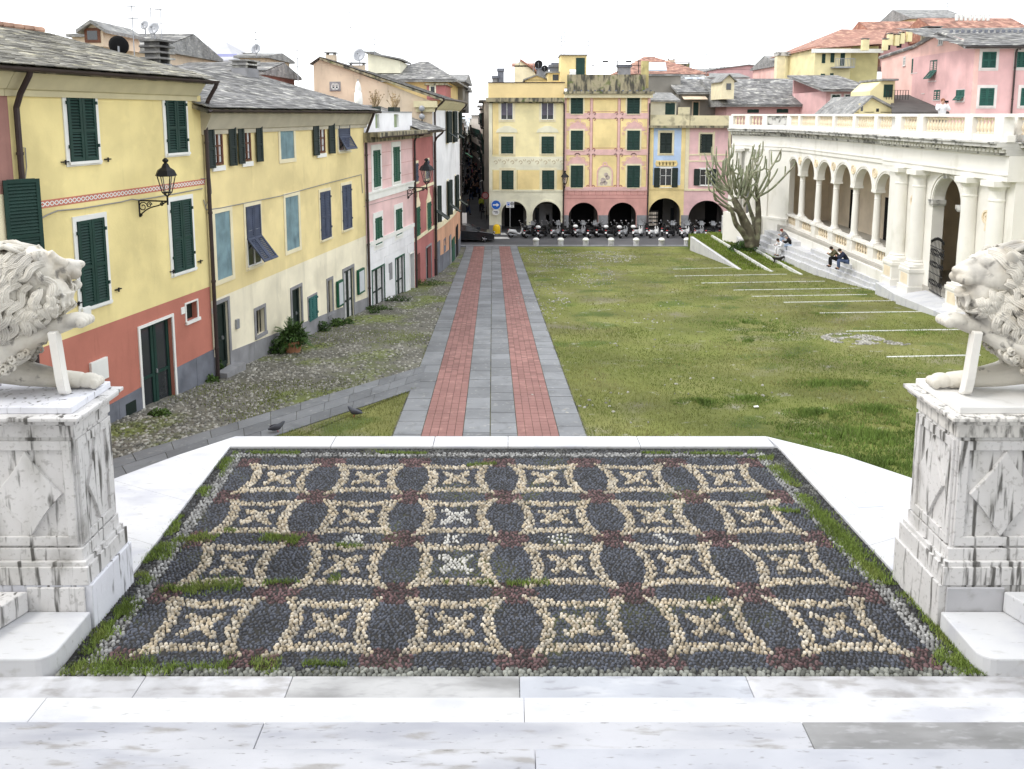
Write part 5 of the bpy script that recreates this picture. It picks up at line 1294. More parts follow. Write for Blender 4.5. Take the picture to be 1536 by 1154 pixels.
# roof railing frame and white tank
g=MB()
for u in(889.5,926.5,958): q=atY(u,110,YF+2);q2=atY(u,91,YF+2); g.tube([q,q2],.04,5)
for v in(91.5,99): g.tube([atY(885,v,YF+2),atY(962,v,YF+2)],.03,5)
for u in(908,943): q=atY(u,92.5,YF+2); g.wbox(q.x-.25,q.x+.25,q.y-.05,q.y+.05,q.z-.06,q.z+.06)
obj('roof_railing',g,M_iron,f2)
q=atY(859,108,YF+1); t=thing('water_tank','small white round-topped tank on the ornate house roof','tank',(q.x,q.y,q.z)); g=MB(); g.wbox(q.x-.28,q.x+.28,q.y-.2,q.y+.2,q.z-.35,q.z); g.tube([(q.x-.28,q.y,q.z),(q.x+.28,q.y,q.z)],.2,10); obj('tank_body',g,M_trim,t)
g=MB(); g.wbox(q.x-.25,q.x+.25,q.y-.18,q.y+.18,q.z-.6,q.z-.35); obj('tank_stand',g,M_iron,t)
# blue narrow house and pink house
f3=thing('arcade_house','narrow sky blue house with yellow arch beside the ornate house','house',(fx(1000),YF,zg)); arch_top=297.5
uL,uR=973,1027; zt=fz(283); A3=arcade(f3,uL,uR,[(972.8,1023)] if 0 else [(974.5,1023.5)],zt,M_fy2,fz(323))
g=MB(FF); g.wall(fx(uL),fx(uR),zt,fz(192),()); obj('upper_wall',g,M_fblue,f3)
g=MB(FF)
for a,b in((973,979.5),(1021,1027)): g.box(fx(a),fx(b),zt,fz(192),0,.04)
g.box(fx(973),fx(1027),zt-.1,zt+.3,0,.045)
a,z1=FF.p(984,241);b,z0=FF.p(1015,250); g.box(a,b,z0,z1,0,.03)
for k in range(6): g.ring(a+(b-a)*(k+.5)/6,(z0+z1)/2,.12,.24,.03,.055,0,PI*2,8)
obj('yellow_surrounds',g,M_fy2,f3)
w_=win(f3,FF,cH(462,765),cH(550,922),'closed',M_dkgreen,M_creamtrim,.2,slat=.13)
w_=win(f3,FF,cI(205,267),cI(292,415),'open',M_dkgreen,M_trim,.1,slat=.13)
f4=thing('arcade_house','rose pink house with cream painted frames right of the blue house','house',(fx(1060),YF,zg)); arch_top=301
uL,uR=1027,1100; zt=fz(286); A4=arcade(f4,uL,uR,[(1034.5,1090)],zt,M_fpink2,fz(323))
g=MB(FF); g.wall(fx(uL),fx(uR),zt,fz(192),()); obj('upper_wall',g,M_fpink2,f4)
g=MB(FF)
for a,b in((1027.3,1033),(1091,1095)): g.box(fx(a),fx(b),zt,fz(192),0,.04)
g.box(fx(1027.3),fx(1100),fz(286.5),fz(283.5),0,.05)
for v in(232.5,242): g.box(fx(1033),fx(1091),fz(v)-.05,fz(v)+.07,0,.03)
for u in(1050,1070): g.box(fx(u)-.05,fx(u)+.05,fz(243),fz(197),0,.025)
obj('cream_frames',g,M_creamtrim,f4)
win(f4,FF,cH(770,775),cH(860,920),'closed',M_dkgreen,M_creamtrim,.14,slat=.13); win(f4,FF,cI(512,275),cI(600,400),'open',M_dkgreen,M_trim,.1,slat=.13)
g=MB(FF); g.box(fx(971.5),fx(1098),fz(192),fz(188.5),-.6,.5); obj('eave_slab',g,M_conc,f4)
g=MB(FF); g.box(fx(973.5),fx(1033),fz(188.5),fz(172.5),-.3,-.1); g.box(fx(1016),fx(1033),fz(173),fz(161),-.3,-.1); obj('terrace_parapet',g,mat('stained_parapet',(.66,.60,.40),.9,.1,1,.1,stain=((.2,.18,.13),1.6,(1,1,1),.5,.7,.6)),f3)
g=MB(FF); g.box(fx(1034),fx(1096),fz(188.5),fz(173.5),-.3,-.1); obj('terrace_parapet',g,MATS['stained_parapet'],f4)
g=MB(FF); g.box(fx(973.5),fx(1100),zg-1,fz(192),-12,-11.8); g.box(fx(1099),fx(1100),zg,fz(192),-11.8,-.01); obj('rear_wall',g,M_beige,f4)
# things under the arches: doors and shop windows (parts of the houses)
def backbox(root,u0,v0,u1,v1,m,nm,d=-3.75,t=.08):
    a,z1=FF.p(u0,v0,d);b,z0=FF.p(u1,v1,d); g=MB(FF); g.box(a,b,z0,z1,d,d+t); obj(nm,g,m,root)
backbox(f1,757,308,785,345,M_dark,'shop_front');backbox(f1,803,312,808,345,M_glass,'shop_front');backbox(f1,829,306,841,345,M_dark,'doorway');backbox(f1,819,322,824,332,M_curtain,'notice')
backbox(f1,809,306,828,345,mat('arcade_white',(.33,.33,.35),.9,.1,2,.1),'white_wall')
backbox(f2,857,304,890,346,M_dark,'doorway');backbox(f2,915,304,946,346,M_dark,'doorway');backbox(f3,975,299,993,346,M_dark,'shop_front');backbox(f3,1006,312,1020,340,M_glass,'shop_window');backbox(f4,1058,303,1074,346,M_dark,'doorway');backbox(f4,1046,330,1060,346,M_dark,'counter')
# downpipes
for s,r_ in((fx(845.5),f1),(fx(972.5),f2),(fx(1096.5),f4)): pipe(r_,FF,s,fz(150 if s<fx(1000) else 195),zg,.1,.07)
# news rack in the arch of the blue house
q=atY(978,345,YF+.6); t=thing('book_rack','dark rack with rows of magazines standing in the yellow arch','rack',(fx(983),YF+.8,zg)); g=MB()
x=fx(976.5); g.wbox(x,x+.9,YF+.7,YF+1.1,zg,zg+1.9); obj('rack_frame',g,M_dark,t)
for k in range(4):
    g=MB()
    for j in range(5): g.wbox(x+.03+j*.17,x+.17+j*.17,YF+.64,YF+.69,zg+.5+k*.35,zg+.72+k*.35)
    obj('magazine_row',g,mat('magazines',(.45,.40,.35),.6,.3,6,0,island=.6),t)
# ---------------------------------------------------------------- the narrow street and its buildings
M_alley=[plaster('alley_wall_%d'%i,c,.6) for i,c in enumerate(((.50,.46,.40),(.56,.50,.40),(.48,.40,.36),(.58,.52,.46)))]
def alley(side,y0,y1,x0,x1,ztop,m,label):
    t=thing('street_house',label,'house',(x0,y0,zg)); g=MB(); w=7*side
    P=[(x0,y0),(x1,y1),(x1+w,y1),(x0+w,y0)]; g.plate([(a,b,ztop) for a,b in P],ztop-zg+1); obj('wall',g,m,t)
    Fa=Fr((x0,y0),(x1,y1)); l=math.hypot(x1-x0,y1-y0); k=1 if side<0 else -1
    g=MB(Fa); g.box(-.3,l+.1,ztop-.02,ztop+.14,-3*k if k>0 else 3,.5*k); obj('eave',g,M_slate,t)
    n=max(1,int(l/3.2))
    for i in range(n):
        s=l*(i+.5)/n
        for z in np.arange(zg+3.6,ztop-1.6,2.9):
            g=MB(Fa); g.box(s-.45,s+.45,z,z+1.5,0,.05*k); w_=obj('window',g,M_dark,t)
            g=MB(Fa); 
            for e in(-1,1): g.box(s+e*.48-.03,s+e*.48+.03,z-.05,z+1.5,.05*k,.16*k)
            obj('shutter',g,random.choice([M_dkgreen,M_green,M_pipe]),w_)
            if random.random()<.4:
                g=MB(Fa); g.box(s-.8,s+.8,z-.25,z-.12,0,.32*k); 
                for b_ in range(7): g.box(s-.8+b_*.26,s-.77+b_*.26,z-.12,z+.7,.28*k,.32*k)
                g.box(s-.8,s+.8,z+.7,z+.75,.27*k,.33*k); obj('balcony',g,M_iron,t)
    g=MB(Fa)
    for i in range(n): s=l*(i+.5)/n; g.box(s-1,s+1,zg-.5,zg+2.5,0,.04*k)
    obj('shop_front',g,mat('shop_grey',(.05,.05,.052),.6,.3,2,0),t)
    return t
xs_=lambda y:-2.35-.050*(y-69.5); xl=lambda y:-4.55-.056*(y-66)
rt=[(81.6,96,1.4),(96,113,.6),(113,135,1.2),(135,165,-.2),(165,210,-1.2),(210,280,-3),(280,400,-6)]
lb=['just past the corner','with balconies in mid street','further along the narrow street','beyond the middle of the alley','near the far end of the alley','almost at the street end','at the very end of the street']
for i,(a,b,z) in enumerate(rt):
    alley(1,a,b,xs_(a)+.1*(i%2),xs_(b)+.1*(i%2)-.01*b*(b>160),z,M_alley[i%4],'dark narrow street house on the right side '+lb[i])
for i,(a,b,z) in enumerate(((66.4,84,-.6),(84,103,-.3),(103,130,-1.2),(130,170,-1.8),(170,230,-3),(230,400,-6))):
    alley(-1,a,b,xl(a)-.12*(i%2),xl(b)-.12*(i%2),z,M_alley[(i+1)%4],'shadowed street house on the left side '+lb[i])
rng2=random.Random(4)
for i,(u,v,Y,w_) in enumerate(((727,269,95,1.2),(722,236,118,1.0),(704,233,110,.9),(721,225,140,1.3))):
    q=atY(u,v,Y); t=thing('shop_awning',['pale tilted awning over the right side of the narrow street','long thin white awning higher up the narrow street','small greenish awning on the left of the narrow street','distant cream awning above the crowd'][i],'awning',q)
    k=-1 if u>712 else 1; g=MB(); g.add([(q.x-k*w_*.6,q.y-1,q.z+.35),(q.x-k*w_*.6,q.y+1,q.z+.35),(q.x+k*w_*.5,q.y+1,q.z-.3),(q.x+k*w_*.5,q.y-1,q.z-.3)],[(0,1,2,3)]); o=obj('cloth',g,M_trim if i!=2 else mat('green_awning',(.15,.4,.25),.8,.1,3,0),t); o.modifiers.new('s','SOLIDIFY').thickness=.03
    g=MB(); g.tube([(q.x-k*w_*.6,q.y-1,q.z+.33),(q.x+k*w_*.5,q.y-1,q.z-.32)],.02,4); obj('arm',g,M_iron,t)
# ---------------------------------------------------------------- the marble loggia on the right
LG=Fr((18.95,52.3),(18.75,36.6)); 
lo=thing('marble_loggia','long white marble loggia with round arches, big columns and a balustraded roof terrace','loggia',(19,42,-8))
lx=lambda u,d=0:LG.p(u,300,d)[0]
colu=[1181,1200.3,1224.8,1251,1281,1313.5]
cs=[LG.p(u,300,-.1)[0] for u in colu]; cs.append(15.15)
ZC,ZF,ZI,ZE=-3.88,-7.6,-6.75,-2.45
def column(root,x,y,z0,z1,r,m=M_logg,n=18,plinth=True,name='column'):
    h=z1-z0; g=MB(); e=.16*r/.2
    g.lathe((x,y,z0),[(r*1.35,e*.5),(r*1.38,e*.8),(r*1.3,e),(r*1.12,e*1.15),(r*1.18,e*1.4),(r*1.03,e*1.6),(r,e*2),(r,h*.35),(r*.86,h-e*3.2),(r*.93,h-e*3.1),(r*.93,h-e*2.9),(r*.86,h-e*2.8),(r*.86,h-e*1.6),(r*1.12,h-e*.9)],n)
    g.wbox(x-r*1.4,x+r*1.4,y-r*1.4,y+r*1.4,z0,z0+e*.5); g.wbox(x-r*1.35,x+r*1.35,y-r*1.35,y+r*1.35,z0+h-e*.9,z0+h)
    o=obj(name,g,m,root); 
    for p in o.data.polygons: p.use_smooth= len(p.vertices)==4 and abs(p.normal.z)<.7 and p.area<.9*0+.5 and False
    return o
# arcade
g=MB(LG)
for a,b in zip(cs,cs[1:]):
    r=(b-a)/2-.27; c=(a+b)/2; g.archwall(a,b,c,r,ZC,ZE,-.42,0,16)
obj('arcade_wall',g,M_logg,lo)
g=MB(LG)
for a,b in zip(cs,cs[1:]):
    r=(b-a)/2-.27; g.ring((a+b)/2,ZC,r+.10,r+.20,0,.045,seg=16); g.ring((a+b)/2,ZC,r,r+.05,0,.02,seg=16)
obj('archivolt',g,M_logg,lo)
for i,s in enumerate(cs[1:-1]):
    g=MB(LG); g.ring(s,ZC+.88,0,.24,.0,.03,0,2*PI,14); md=obj('medallion',g,M_loggc,lo); g=MB(LG); g.ring(s,ZC+.88,.19,.26,.0,.06,0,2*PI,14); g.ring(s,ZC+.88,.06,.12,.03,.055,0,2*PI,10); obj('medallion_rim',g,M_loggc,md)
for s in cs[:-1]:
    x,y,_=LG(s,0,-.21); column(lo,x,y,ZI,ZC,.19)
    g=MB(LG); g.box(s-.33,s+.33,-9.5,ZI-.07,-.46,.04); g.box(s-.38,s+.38,ZI-.14,ZI,-.52,.10); obj('pedestal',g,M_logg,lo,bev=.01)
# low balustrade between the pedestals
def baluster_mesh(h,r,m):
    g=MB(); g.lathe((0,0,0),[(r*.9,0),(r*.9,h*.06),(r*.5,h*.1),(r*.45,h*.16),(r*.95,h*.34),(r*.9,h*.44),(r*.42,h*.72),(r*.4,h*.82),(r*.75,h*.88),(r*.9,h*.94),(r*.9,h)],9)
    me=bpy.data.meshes.new('baluster'); me.from_pydata(g.v,[],g.f); me.polygons.foreach_set('use_smooth',[True]*len(me.polygons)); me.materials.append(m); return me
bal=baluster_mesh(.58,.085,M_loggc)
for a,b in zip(cs,cs[1:]):
    a+=.33;b-=.33; g=MB(LG); g.box(a,b,ZI-.14,ZI-.02,-.40,.02); g.box(a,b,-7.75,-7.45,-.38,.0); rl=obj('low_balustrade',g,M_logg,lo)
    n=6
    for i in range(n): s=a+(b-a)*(i+.5)/n; inst('baluster',bal,rl,LG(s,-7.46,-.19))
# projecting bay with the giant columns and the gate arch
PB=Fr((18.62,37.3),(18.42,28.2)); Lp=9.1
pu=lambda u,d=.25:PB.p(u,300,d)[0]
c1,c2,c3,c4=pu(1350),pu(1377),pu(1453),pu(1494)
for s in(c1,c2,c3,c4):
    x,y,_=PB(s,0,.22); column(lo,x,y,-6.93,ZE,.31,n=22,name='giant_column')
    g=MB(PB); g.box(s-.46,s+.46,-9.5,-7.05,-.1,.66); g.box(s-.50,s+.50,-7.08,-6.93,-.1,.70); g.box(s-.50,s+.50,-9.5,-7.72,-.1,.72); pd=obj('pedestal',g,M_logg,lo,bev=.01)
    g=MB(PB); g.box(s-.3,s+.3,-7.62,-7.16,.66,.672); obj('pedestal_panel',g,M_loggc,pd)
ga,gb=pu(1400,0),pu(1443,0); gc=(ga+gb)/2; gr=(gb-ga)/2
g=MB(PB); g.archwall(ga-.25,gb+.25,gc,gr,-3.75,ZE,-.5,0,18); g.box(0-.4,ga-.25,-9.5,ZE,-.5,0); g.box(gb+.25,c4+.7,-9.5,ZE,-.5,0); g.box(ga-.25,ga,-9.5,-3.75,-.5,0); g.box(gb,gb+.25,-9.5,-3.75,-.5,0); obj('bay_wall',g,M_logg,lo)
g=MB(PB); g.ring(gc,-3.75,gr+.02,gr+.10,0,.05,seg=18); g.ring(gc,-3.75,gr+.14,gr+.26,0,.08,seg=18); obj('archivolt',g,M_logg,lo)
g=MB(PB); 
for a in(ga,gb): g.box(a-.28,a+.14 if a==ga else a+.28,-3.9,-3.72,-.5,.10); g.box(a-.24,a+.10 if a==ga else a+.24,-3.98,-3.9,-.5,.06)
obj('impost',g,M_loggd,lo)
g=MB(PB); g.prism([(gc-.12,-3.75+gr-.05),(gc+.12,-3.75+gr-.05),(gc+.18,ZE-.0),(gc-.18,ZE)],0,.16); obj('keystone',g,M_loggd,lo)
for s in((c1+c2)/2,(c3+c4)/2):
    g=MB(PB); g.ring(s,-3.95,0,.28,0,.02,0,2*PI,12); g.ring(s,-3.95,.20,.28,0,.06,0,2*PI,12); g.ring(s,-3.95,.05,.14,0,.05,0,2*PI,10); g.prism([(s-.1,-4.5),(s+.1,-4.5),(s+.05,-4.2),(s-.05,-4.2)],0,.04); obj('carved_ornament',g,M_loggc,lo)
# iron gate, ajar
t=thing('iron_gate','dark wrought iron gate with leaf tips standing ajar in the loggia arch','gate',PB(ga,-7.6,-.2)); GT=PB.sub(ga+.05,.0,-math.radians(8)); g=MB()
for i in range(10):
    s=.08+i*.15; g.tube([GT(s,-7.75,0),GT(s,-5.6+.22*math.sin(i/11*PI),0)],.012,5); g.ball(GT(s,-5.55+.22*math.sin(i/11*PI),0),.035,.035,.09,5,4)
obj('gate_bars',g,M_iron,t)
g=MB()
for z in(-7.7,-6.9,-6.1,-5.75): g.tube([GT(0,z,0),GT(1.55,z,0)],.022,5)
for z in(-7.3,-6.5,-5.95):
    for i in range(9): 
        s=.1+i*.17; g.tube([GT(s,z-.13,0),GT(s+.08,z,0),GT(s,z+.13,0),GT(s-.08,z,0),GT(s,z-.13,0)],.013,4)
obj('gate_scrolls',g,M_iron,t)
# entablature: architrave, frieze, cornice, dentils
def entab(fr,s0,s1,off,dent):
    g=MB(fr)
    g.box(s0,s1,ZE,ZE+.22,-.5,off+.02);g.box(s0,s1,ZE+.22,ZE+.27,-.5,off+.06);g.box(s0,s1,ZE+.27,-1.50,-.5,off)
    obj('frieze',g,M_logg,lo)
    g=MB(fr); g.box(s0,s1,-1.50,-1.40,-.5,off+.10); g.box(s0,s1,-1.28,-1.20,-.5,off+.28);g.box(s0,s1,-1.20,-1.06,-.5,off+.48);g.box(s0,s1,-1.06,-1.0,-.5,off+.55); g.box(s0,s1,-1.40,-1.28,-.5,off+.13); obj('cornice',g,M_loggd,lo,bev=.01)
    if dent:
        s=s0+.1
        while s<s1-.1: g=MB(fr); g.box(s,s+.13,-1.395,-1.285,off+.13,off+.26); obj('dentil',g,M_logg,lo); s+=.26
entab(LG,-.02,cs[-1]-.05,.05,False)
entab(PB,-.5,c4+.75,.34,True)
# right-hand return of the loggia, nearer than the last column
RB=Fr((18.95,28.6),(19.6,20)); g=MB(RB); g.box(-1,9,-9.5,ZE,-.5,0); g.box(-.3,.15,-9.5,ZE,0,.15); obj('end_wall',g,M_logg,lo); entab(RB,-.6,9,.1,True)
# far pavilion turned towards the viewer
PV=Fr((16.35,56.9),(17.95,54.2)); PV2=Fr((17.95,54.2),(18.97,52.25)); LV=math.hypot(1.6,2.7)
PW2=Fr((14.6,57.6),(16.35,56.9))
for fr_,l in((PV,LV),(PV2,2.2)): entab(fr_,-.05,l+.05,.06,fr_ is PV)
g=MB(PV2); g.box(0,2.2,-9.9,ZE,-.5,0); g.box(-.05,.35,-9.9,ZE,0,.12); g.box(0,2.2,-9.9,-7.2,0,.1); g.box(0,2.2,-7.3,-7.15,0,.14); obj('pavilion_wall',g,M_logg,lo)
v0=PV.p(1110,250)[0]
g=MB(PV); g.archwall(.9,2.3,1.6,.55,-4.4,ZE,-.5,-.15,14); g.box(-.3,.5,-9.9,ZE,-.5,.0); g.box(.5,1.05,-9.9,ZE,-.5,-.15); g.box(2.15,LV,-9.9,ZE,-.5,-.0); obj('pavilion_wall',g,M_logg,lo)
g=MB(PV); g.box(.9,2.4,-9.9,-3.5,-1.6,-1.4); obj('pavilion_niche_wall',g,M_loggin,lo)
for s in(.72,2.25):
    x,y,_=PV(s,0,.12); column(lo,x,y,-7.2,ZE,.25)
g=MB(PV); g.box(-.3,LV,-10.2,-7.2,-.1,.45); obj('pavilion_plinth',g,M_logg,lo)
# body behind: floor, inner wall, ceiling, roof terrace
g=MB(); g.wbox(18.5,23.2,28,55,-9.6,ZF); obj('loggia_floor',g,mat('loggia_paving',(.42,.40,.36),.7,.1,1,.1),lo)
g=MB(); g.wbox(22.8,23.2,28,56.5,ZF-.1,-1.2); g.wbox(19.3,22.8,37.0,37.3,ZF-.1,-1.5); g.wbox(19.3,22.8,55,55.4,ZF-.1,-1.5); g.wbox(19.3,22.8,28.0,28.3,ZF-.1,-1.5); obj('inner_wall',g,M_loggin,lo)
g=MB(); g.wbox(18.95,23,28.2,55.6,-2.0,-1.5); obj('loggia_ceiling',g,M_loggin,lo)
g=MB(); g.plate([(16.4,57,-1.0),(18.3,54,-1.0),(19.0,52,-1.0),(18.8,28,-1.0),(19.4,20,-1.0),(34,20,-1.0),(34,57,-1.0)],.25); obj('terrace_floor',g,MATS['loggia_paving'],lo)
for y,h_ in((50.6,2.6),(45.8,2.6)):
    g=MB(); g.wbox(22.72,22.79,y-.6,y+.6,ZF,ZF+h_); obj('inner_door',g,M_dark,lo)
# balustraded parapet of the roof terrace
bal2=baluster_mesh(.62,.095,M_loggc)
def parapet(fr,s0,s1,n,off,piers=None,wide=.34,solid=()):
    g=MB(fr); g.box(s0,s1,-.10,.03,off-.33,off+.03); g.box(s0,s1,-1.0,-.74,off-.30,off+.0); pr=obj('balustrade',g,M_logg,lo,bev=.008)
    ps=piers or [s0+(s1-s0)*i/n for i in range(n+1)]
    for p_ in ps:
        g=MB(fr); g.box(p_-wide/2,p_+wide/2,-1.0,-.10,off-.36,off+.05); obj('pier',g,M_logg,pr,bev=.008)
    for i,(a,b) in enumerate(zip(ps,ps[1:])):
        a+=wide/2;b-=wide/2
        if i in solid:
            g=MB(fr); g.box(a,b,-.74,-.10,off-.22,off-.08); obj('panel',g,M_loggd,pr); continue
        k=max(1,int((b-a)/.235))
        for j in range(k): s=a+(b-a)*(j+.5)/k; inst('baluster',bal2,pr,fr(s,-.74,off-.15))
lp=lambda u:LG.p(u,190,.1)[0]
parapet(LG,0,cs[-1]-.3,6,.22,[lp(u) for u in(1179,1202,1228,1254,1285,1318)]+[cs[-1]-.25])
parapet(PB,-.4,c4+.8,5,.5,[PB.p(u,190,.5)[0] for u in(1348,1381,1454,1500)],.55)
parapet(RB,-.3,9,4,.3,None,.9)
parapet(PV,0,LV,2,.25,None,.4); parapet(PV2,0,2.2,1,.25,None,.4,solid=(0,))
# marble seating steps between the lawn and the loggia
st=thing('marble_seating_steps','broad white marble seating steps running along the loggia beside the lawn','steps',(18,44,-9))
b0,b1=Vector((16.95,53.4)),Vector((18.25,35.6)); 
for k in range(4):
    z=-8.95+.33*k; f=k/4; off=.36*k
    p=b0+Vector((off*.75+.0,0));q=b1+Vector((off*.22,0)); y0=53.4-.9*k*.5; n=7
    for i in range(n):
        a=i/n;b=(i+1)/n; A=p.lerp(q,a);B=p.lerp(q,b)
        if k==3 and i in(2,5): continue
        g=MB(); zl=z-.0
        zA=max(-9.25+.30*k,gz(A.y)+.1+.27*k) ; zB=max(-9.25+.30*k,gz(B.y)+.1+.27*k); zz=(zA+zB)/2
        zz=-9.05+.33*k+ (i/n)*(.42 if k<3 else .25)*(1-k*.28)
        g.plate([(A.x,A.y-.01,zz),(18.7,A.y-.01,zz),(18.7,B.y+.01,zz),(B.x,B.y+.01,zz)],1.0); obj('step_block',g,M_marble,st,bev=.015)
g=MB(LG); g.box(-.5,16.5,-9.5,-7.75,-.4,.45); obj('podium_ledge',g,M_logg,st)
g=MB(); g.plate([(17.2,33.6,-8.0),(19,33.6,-7.72),(19,29.5,-7.72),(17.2,29.5,-7.9)],1.2); obj('gate_threshold',g,M_marble,st,bev=.02)
g=MB(); g.plate([(17.6,36.4,-8.05),(18.6,36.4,-8.05),(18.6,33.6,-8.0),(17.4,33.6,-8.15)],1); obj('gate_threshold',g,M_marble,st,bev=.02)
t=thing('sloping_parapet','low sloping white wall behind the branching succulent tree','wall',(16,58,-9.5)); g=MB()
p0=atY(1086,326,60.5); g.add([(16.7,60.5,-10.8),(17.1,60.5,-10.8),(16.9,55,-9.8),(16.5,55,-9.8),(16.7,60.5,-7.95),(17.1,60.5,-7.95),(16.9,55,-9.0),(16.5,55,-9.0)],[(0,1,2,3),(4,5,6,7),(0,1,5,4),(1,2,6,5),(2,3,7,6),(3,0,4,7)]); obj('parapet_wall',g,M_marble,t,bev=.02)
# ---------------------------------------------------------------- houses and roofs behind
M_slatef=mat('far_slate_roof',(.24,.24,.235),.85,.3,1.2,.8,9,stain=[((.42,.41,.37),3,(1,1,3),.5,.65,.6),((.10,.10,.10),1.6,None,.55,.7,.6)],dist=.08)
M_tilef=mat('far_terracotta_roof',(.33,.155,.11),.85,.2,1.2,.8,9,stain=[((.60,.36,.24),2.5,None,.5,.68,.6)],dist=.06)
def bg(label,Y,u0,u1,vt,vb,depth,wm,rm,kind,vp,ang=0,wins=(),over=.35,cat='house',name='background_house',slates=None,hip=.5,chim=(),tr=None,X0=None):
    q=atY(u0,vt,Y); fr=Fr((q.x,Y),ang=math.radians(ang)); s1=fr.p(u1,vt)[0]; z1=q.z; z0=fr.p((u0+u1)/2,vb)[1]
    t=thing(name,label,cat,(q.x+s1/2*math.cos(fr.a),Y,z0))
    g=MB(fr); g.box(0,s1,z0,z1,-depth,0)
    um=(u0+u1)/2
    if kind=='front':
        zp=fr.p(um,vp)[1]; pk=s1*hip; g.prism([(0,z1-.05),(s1,z1-.05),(pk,zp)],-depth,0)
    obj('wall',g,wm,t)
    zr=None
    if kind in('gable','hip'):
        zr=fr.p(um,vp,-depth/2)[1]; h=depth*.5*hip if kind=='hip' else -over
        h=min(h,s1*.45) if kind=='hip' else h
        P={'a':(-over,z1,over),'b':(s1+over,z1,over),'c':(s1+over,z1,-depth-over),'d':(-over,z1,-depth-over),'e':(h,zr,-depth/2),'f':(s1-h,zr,-depth/2)}
        g=MB(); vs=[fr(*P[k]) for k in 'abcdef']; lo_=[(a,b,c-.16) for a,b,c in vs[:4]]
        g.add(vs+lo_,[(0,1,5,4),(2,3,4,5),(1,2,5),(3,0,4),(0,6,7,1),(1,7,8,2),(2,8,9,3),(3,9,6,0),(6,9,8,7)]); obj('roof',g,rm,t)
        if kind=='gable':
            g=MB(fr); g.prism([(0,z1),(0.02,z1),(.02,z1)],0,0) if 0 else None
        if slates:
            if kind=='gable': sk=None
            else: sk=lambda f:(-over+(h+over)*f,s1+over-(h+over)*f)
            roofslates(t,fr,-over,s1+over,over,z1+.03,-depth/2,zr+.02,slates[0],slates[1],slates[2],skew=sk,name='roof_tiles')
    elif kind=='mono':
        zr=fr.p(um,vp,-depth)[1]; g=MB(); g.plate([fr(-over,z1+.1,over),fr(s1+over,z1+.1,over),fr(s1+over,zr,-depth),fr(-over,zr,-depth)],.15); obj('roof',g,rm,t)
        if slates: roofslates(t,fr,-over,s1+over,over,z1+.13,-depth,zr+.03,slates[0],slates[1],slates[2],name='roof_tiles')
        g=MB(fr); g.box(0,s1,z1,zr-.2,-depth,-depth+.2); obj('rear_wall',g,wm,t)
    elif kind=='front':
        pk=s1*hip; g=MB(); 
        for (a,za),(b,zb) in(((-over,z1-over*(zp-z1)/pk),(pk,zp)),((pk,zp),(s1+over,z1-over*(zp-z1)/(s1-pk)))):
            g.plate([fr(a,za+.12,over),fr(b,zb+.12,over),fr(b,zb+.12,-depth),fr(a,za+.12,-depth)],.14)
        obj('roof',g,rm,t)
    elif kind=='flat':
        g=MB(fr); g.box(-over*.5,s1+over*.5,z1,z1+.15,-depth,over*.5); obj('roof',g,rm,t)
    for wn in wins:
        a,zt_=fr.p(wn[0],wn[1]); b,zb_=fr.p(wn[2],wn[3]); m=wn[4] if len(wn)>4 else M_green
        g=MB(fr); e=.12; g.box(a-e,b+e,zb_-e,zt_+e,-.01,.03); w=obj('window',g,tr or M_creamtrim,t)
        if m is M_glass:
            g=MB(fr); g.box(a,b,zb_,zt_,.03,.036); obj('pane',g,m,w)
        else:
            mm=(a+b)/2
            for c,d in((a,mm-.01),(mm+.01,b)):
                g=MB(); leafmesh(g,fr,c,d,zb_,zt_,.03,slat=.16); obj('shutter',g,m,w)
            g=MB(fr); g.box(a,b,zb_,zt_,.028,.033); obj('slat_gap_shade',g,M_dark,w)  # black sheet behind the leaves, gap shade put into its colour
    for (u,v,w_,h_,c_) in chim:
        s,z=fr.p(u,v,-depth*.45); p=fr(s,z,-depth*.45); chimney(t,p[0],p[1],z-h_,w_,.5,h_*.7,M_conc if c_ else M_beige,1,fr.a)
    return t,fr
G_=M_green; 
M_rpink=plaster('plaster_far_pink',(.80,.52,.46),.25); M_rpink2=plaster('plaster_far_pink_grey',(.70,.44,.43),.25); M_ryel=plaster('plaster_far_yellow',(.82,.73,.42),.1); M_rolive=plaster('plaster_far_olive',(.58,.52,.26),.1)
bg('house with terracotta hipped roof and skylight behind the ornate house',88,925,1058,112,180,16,M_beige,M_tilef,'hip',86,slates=(M_tile,.4,.4),hip=.6,chim=((1007,85,.8,1.4,0),(1022,90,2.0,1.6,1)))
q=atY(984,100,84); t=thing('skylight','pale roof window on the terracotta roof','skylight',q); g=MB(); g.add([(q.x-1.1,q.y-.9,q.z-.45),(q.x+1.0,q.y-.9,q.z-.45),(q.x+1.2,q.y+.9,q.z+.5),(q.x-.8,q.y+.9,q.z+.5)],[(0,1,2,3)]); o=obj('skylight_pane',g,mat('pale_glass',(.55,.6,.66),.3,0,bump=0),t); o.modifiers.new('s','SOLIDIFY').thickness=.1
M_stone=mat('grey_shingle_wall',(.26,.245,.215),.9,.15,.8,.4,12)
t_,fr=bg('grey shingled house with slate roof and solar panels behind the rose pink house',76,1020,1080,141,195,8,M_stone,M_slatef,'mono',113,slates=(M_slate,.4,.5),wins=((1040,154,1047,178),),tr=M_beige)
g=MB(fr); a,z=fr.p(1022,149);b,_=fr.p(1057,152); g.plate([fr(a,z,1.2),fr(b,z,1.2),fr(b,z+.35,0),fr(a,z+.35,0)],.06); obj('awning',g,M_beige,t_)
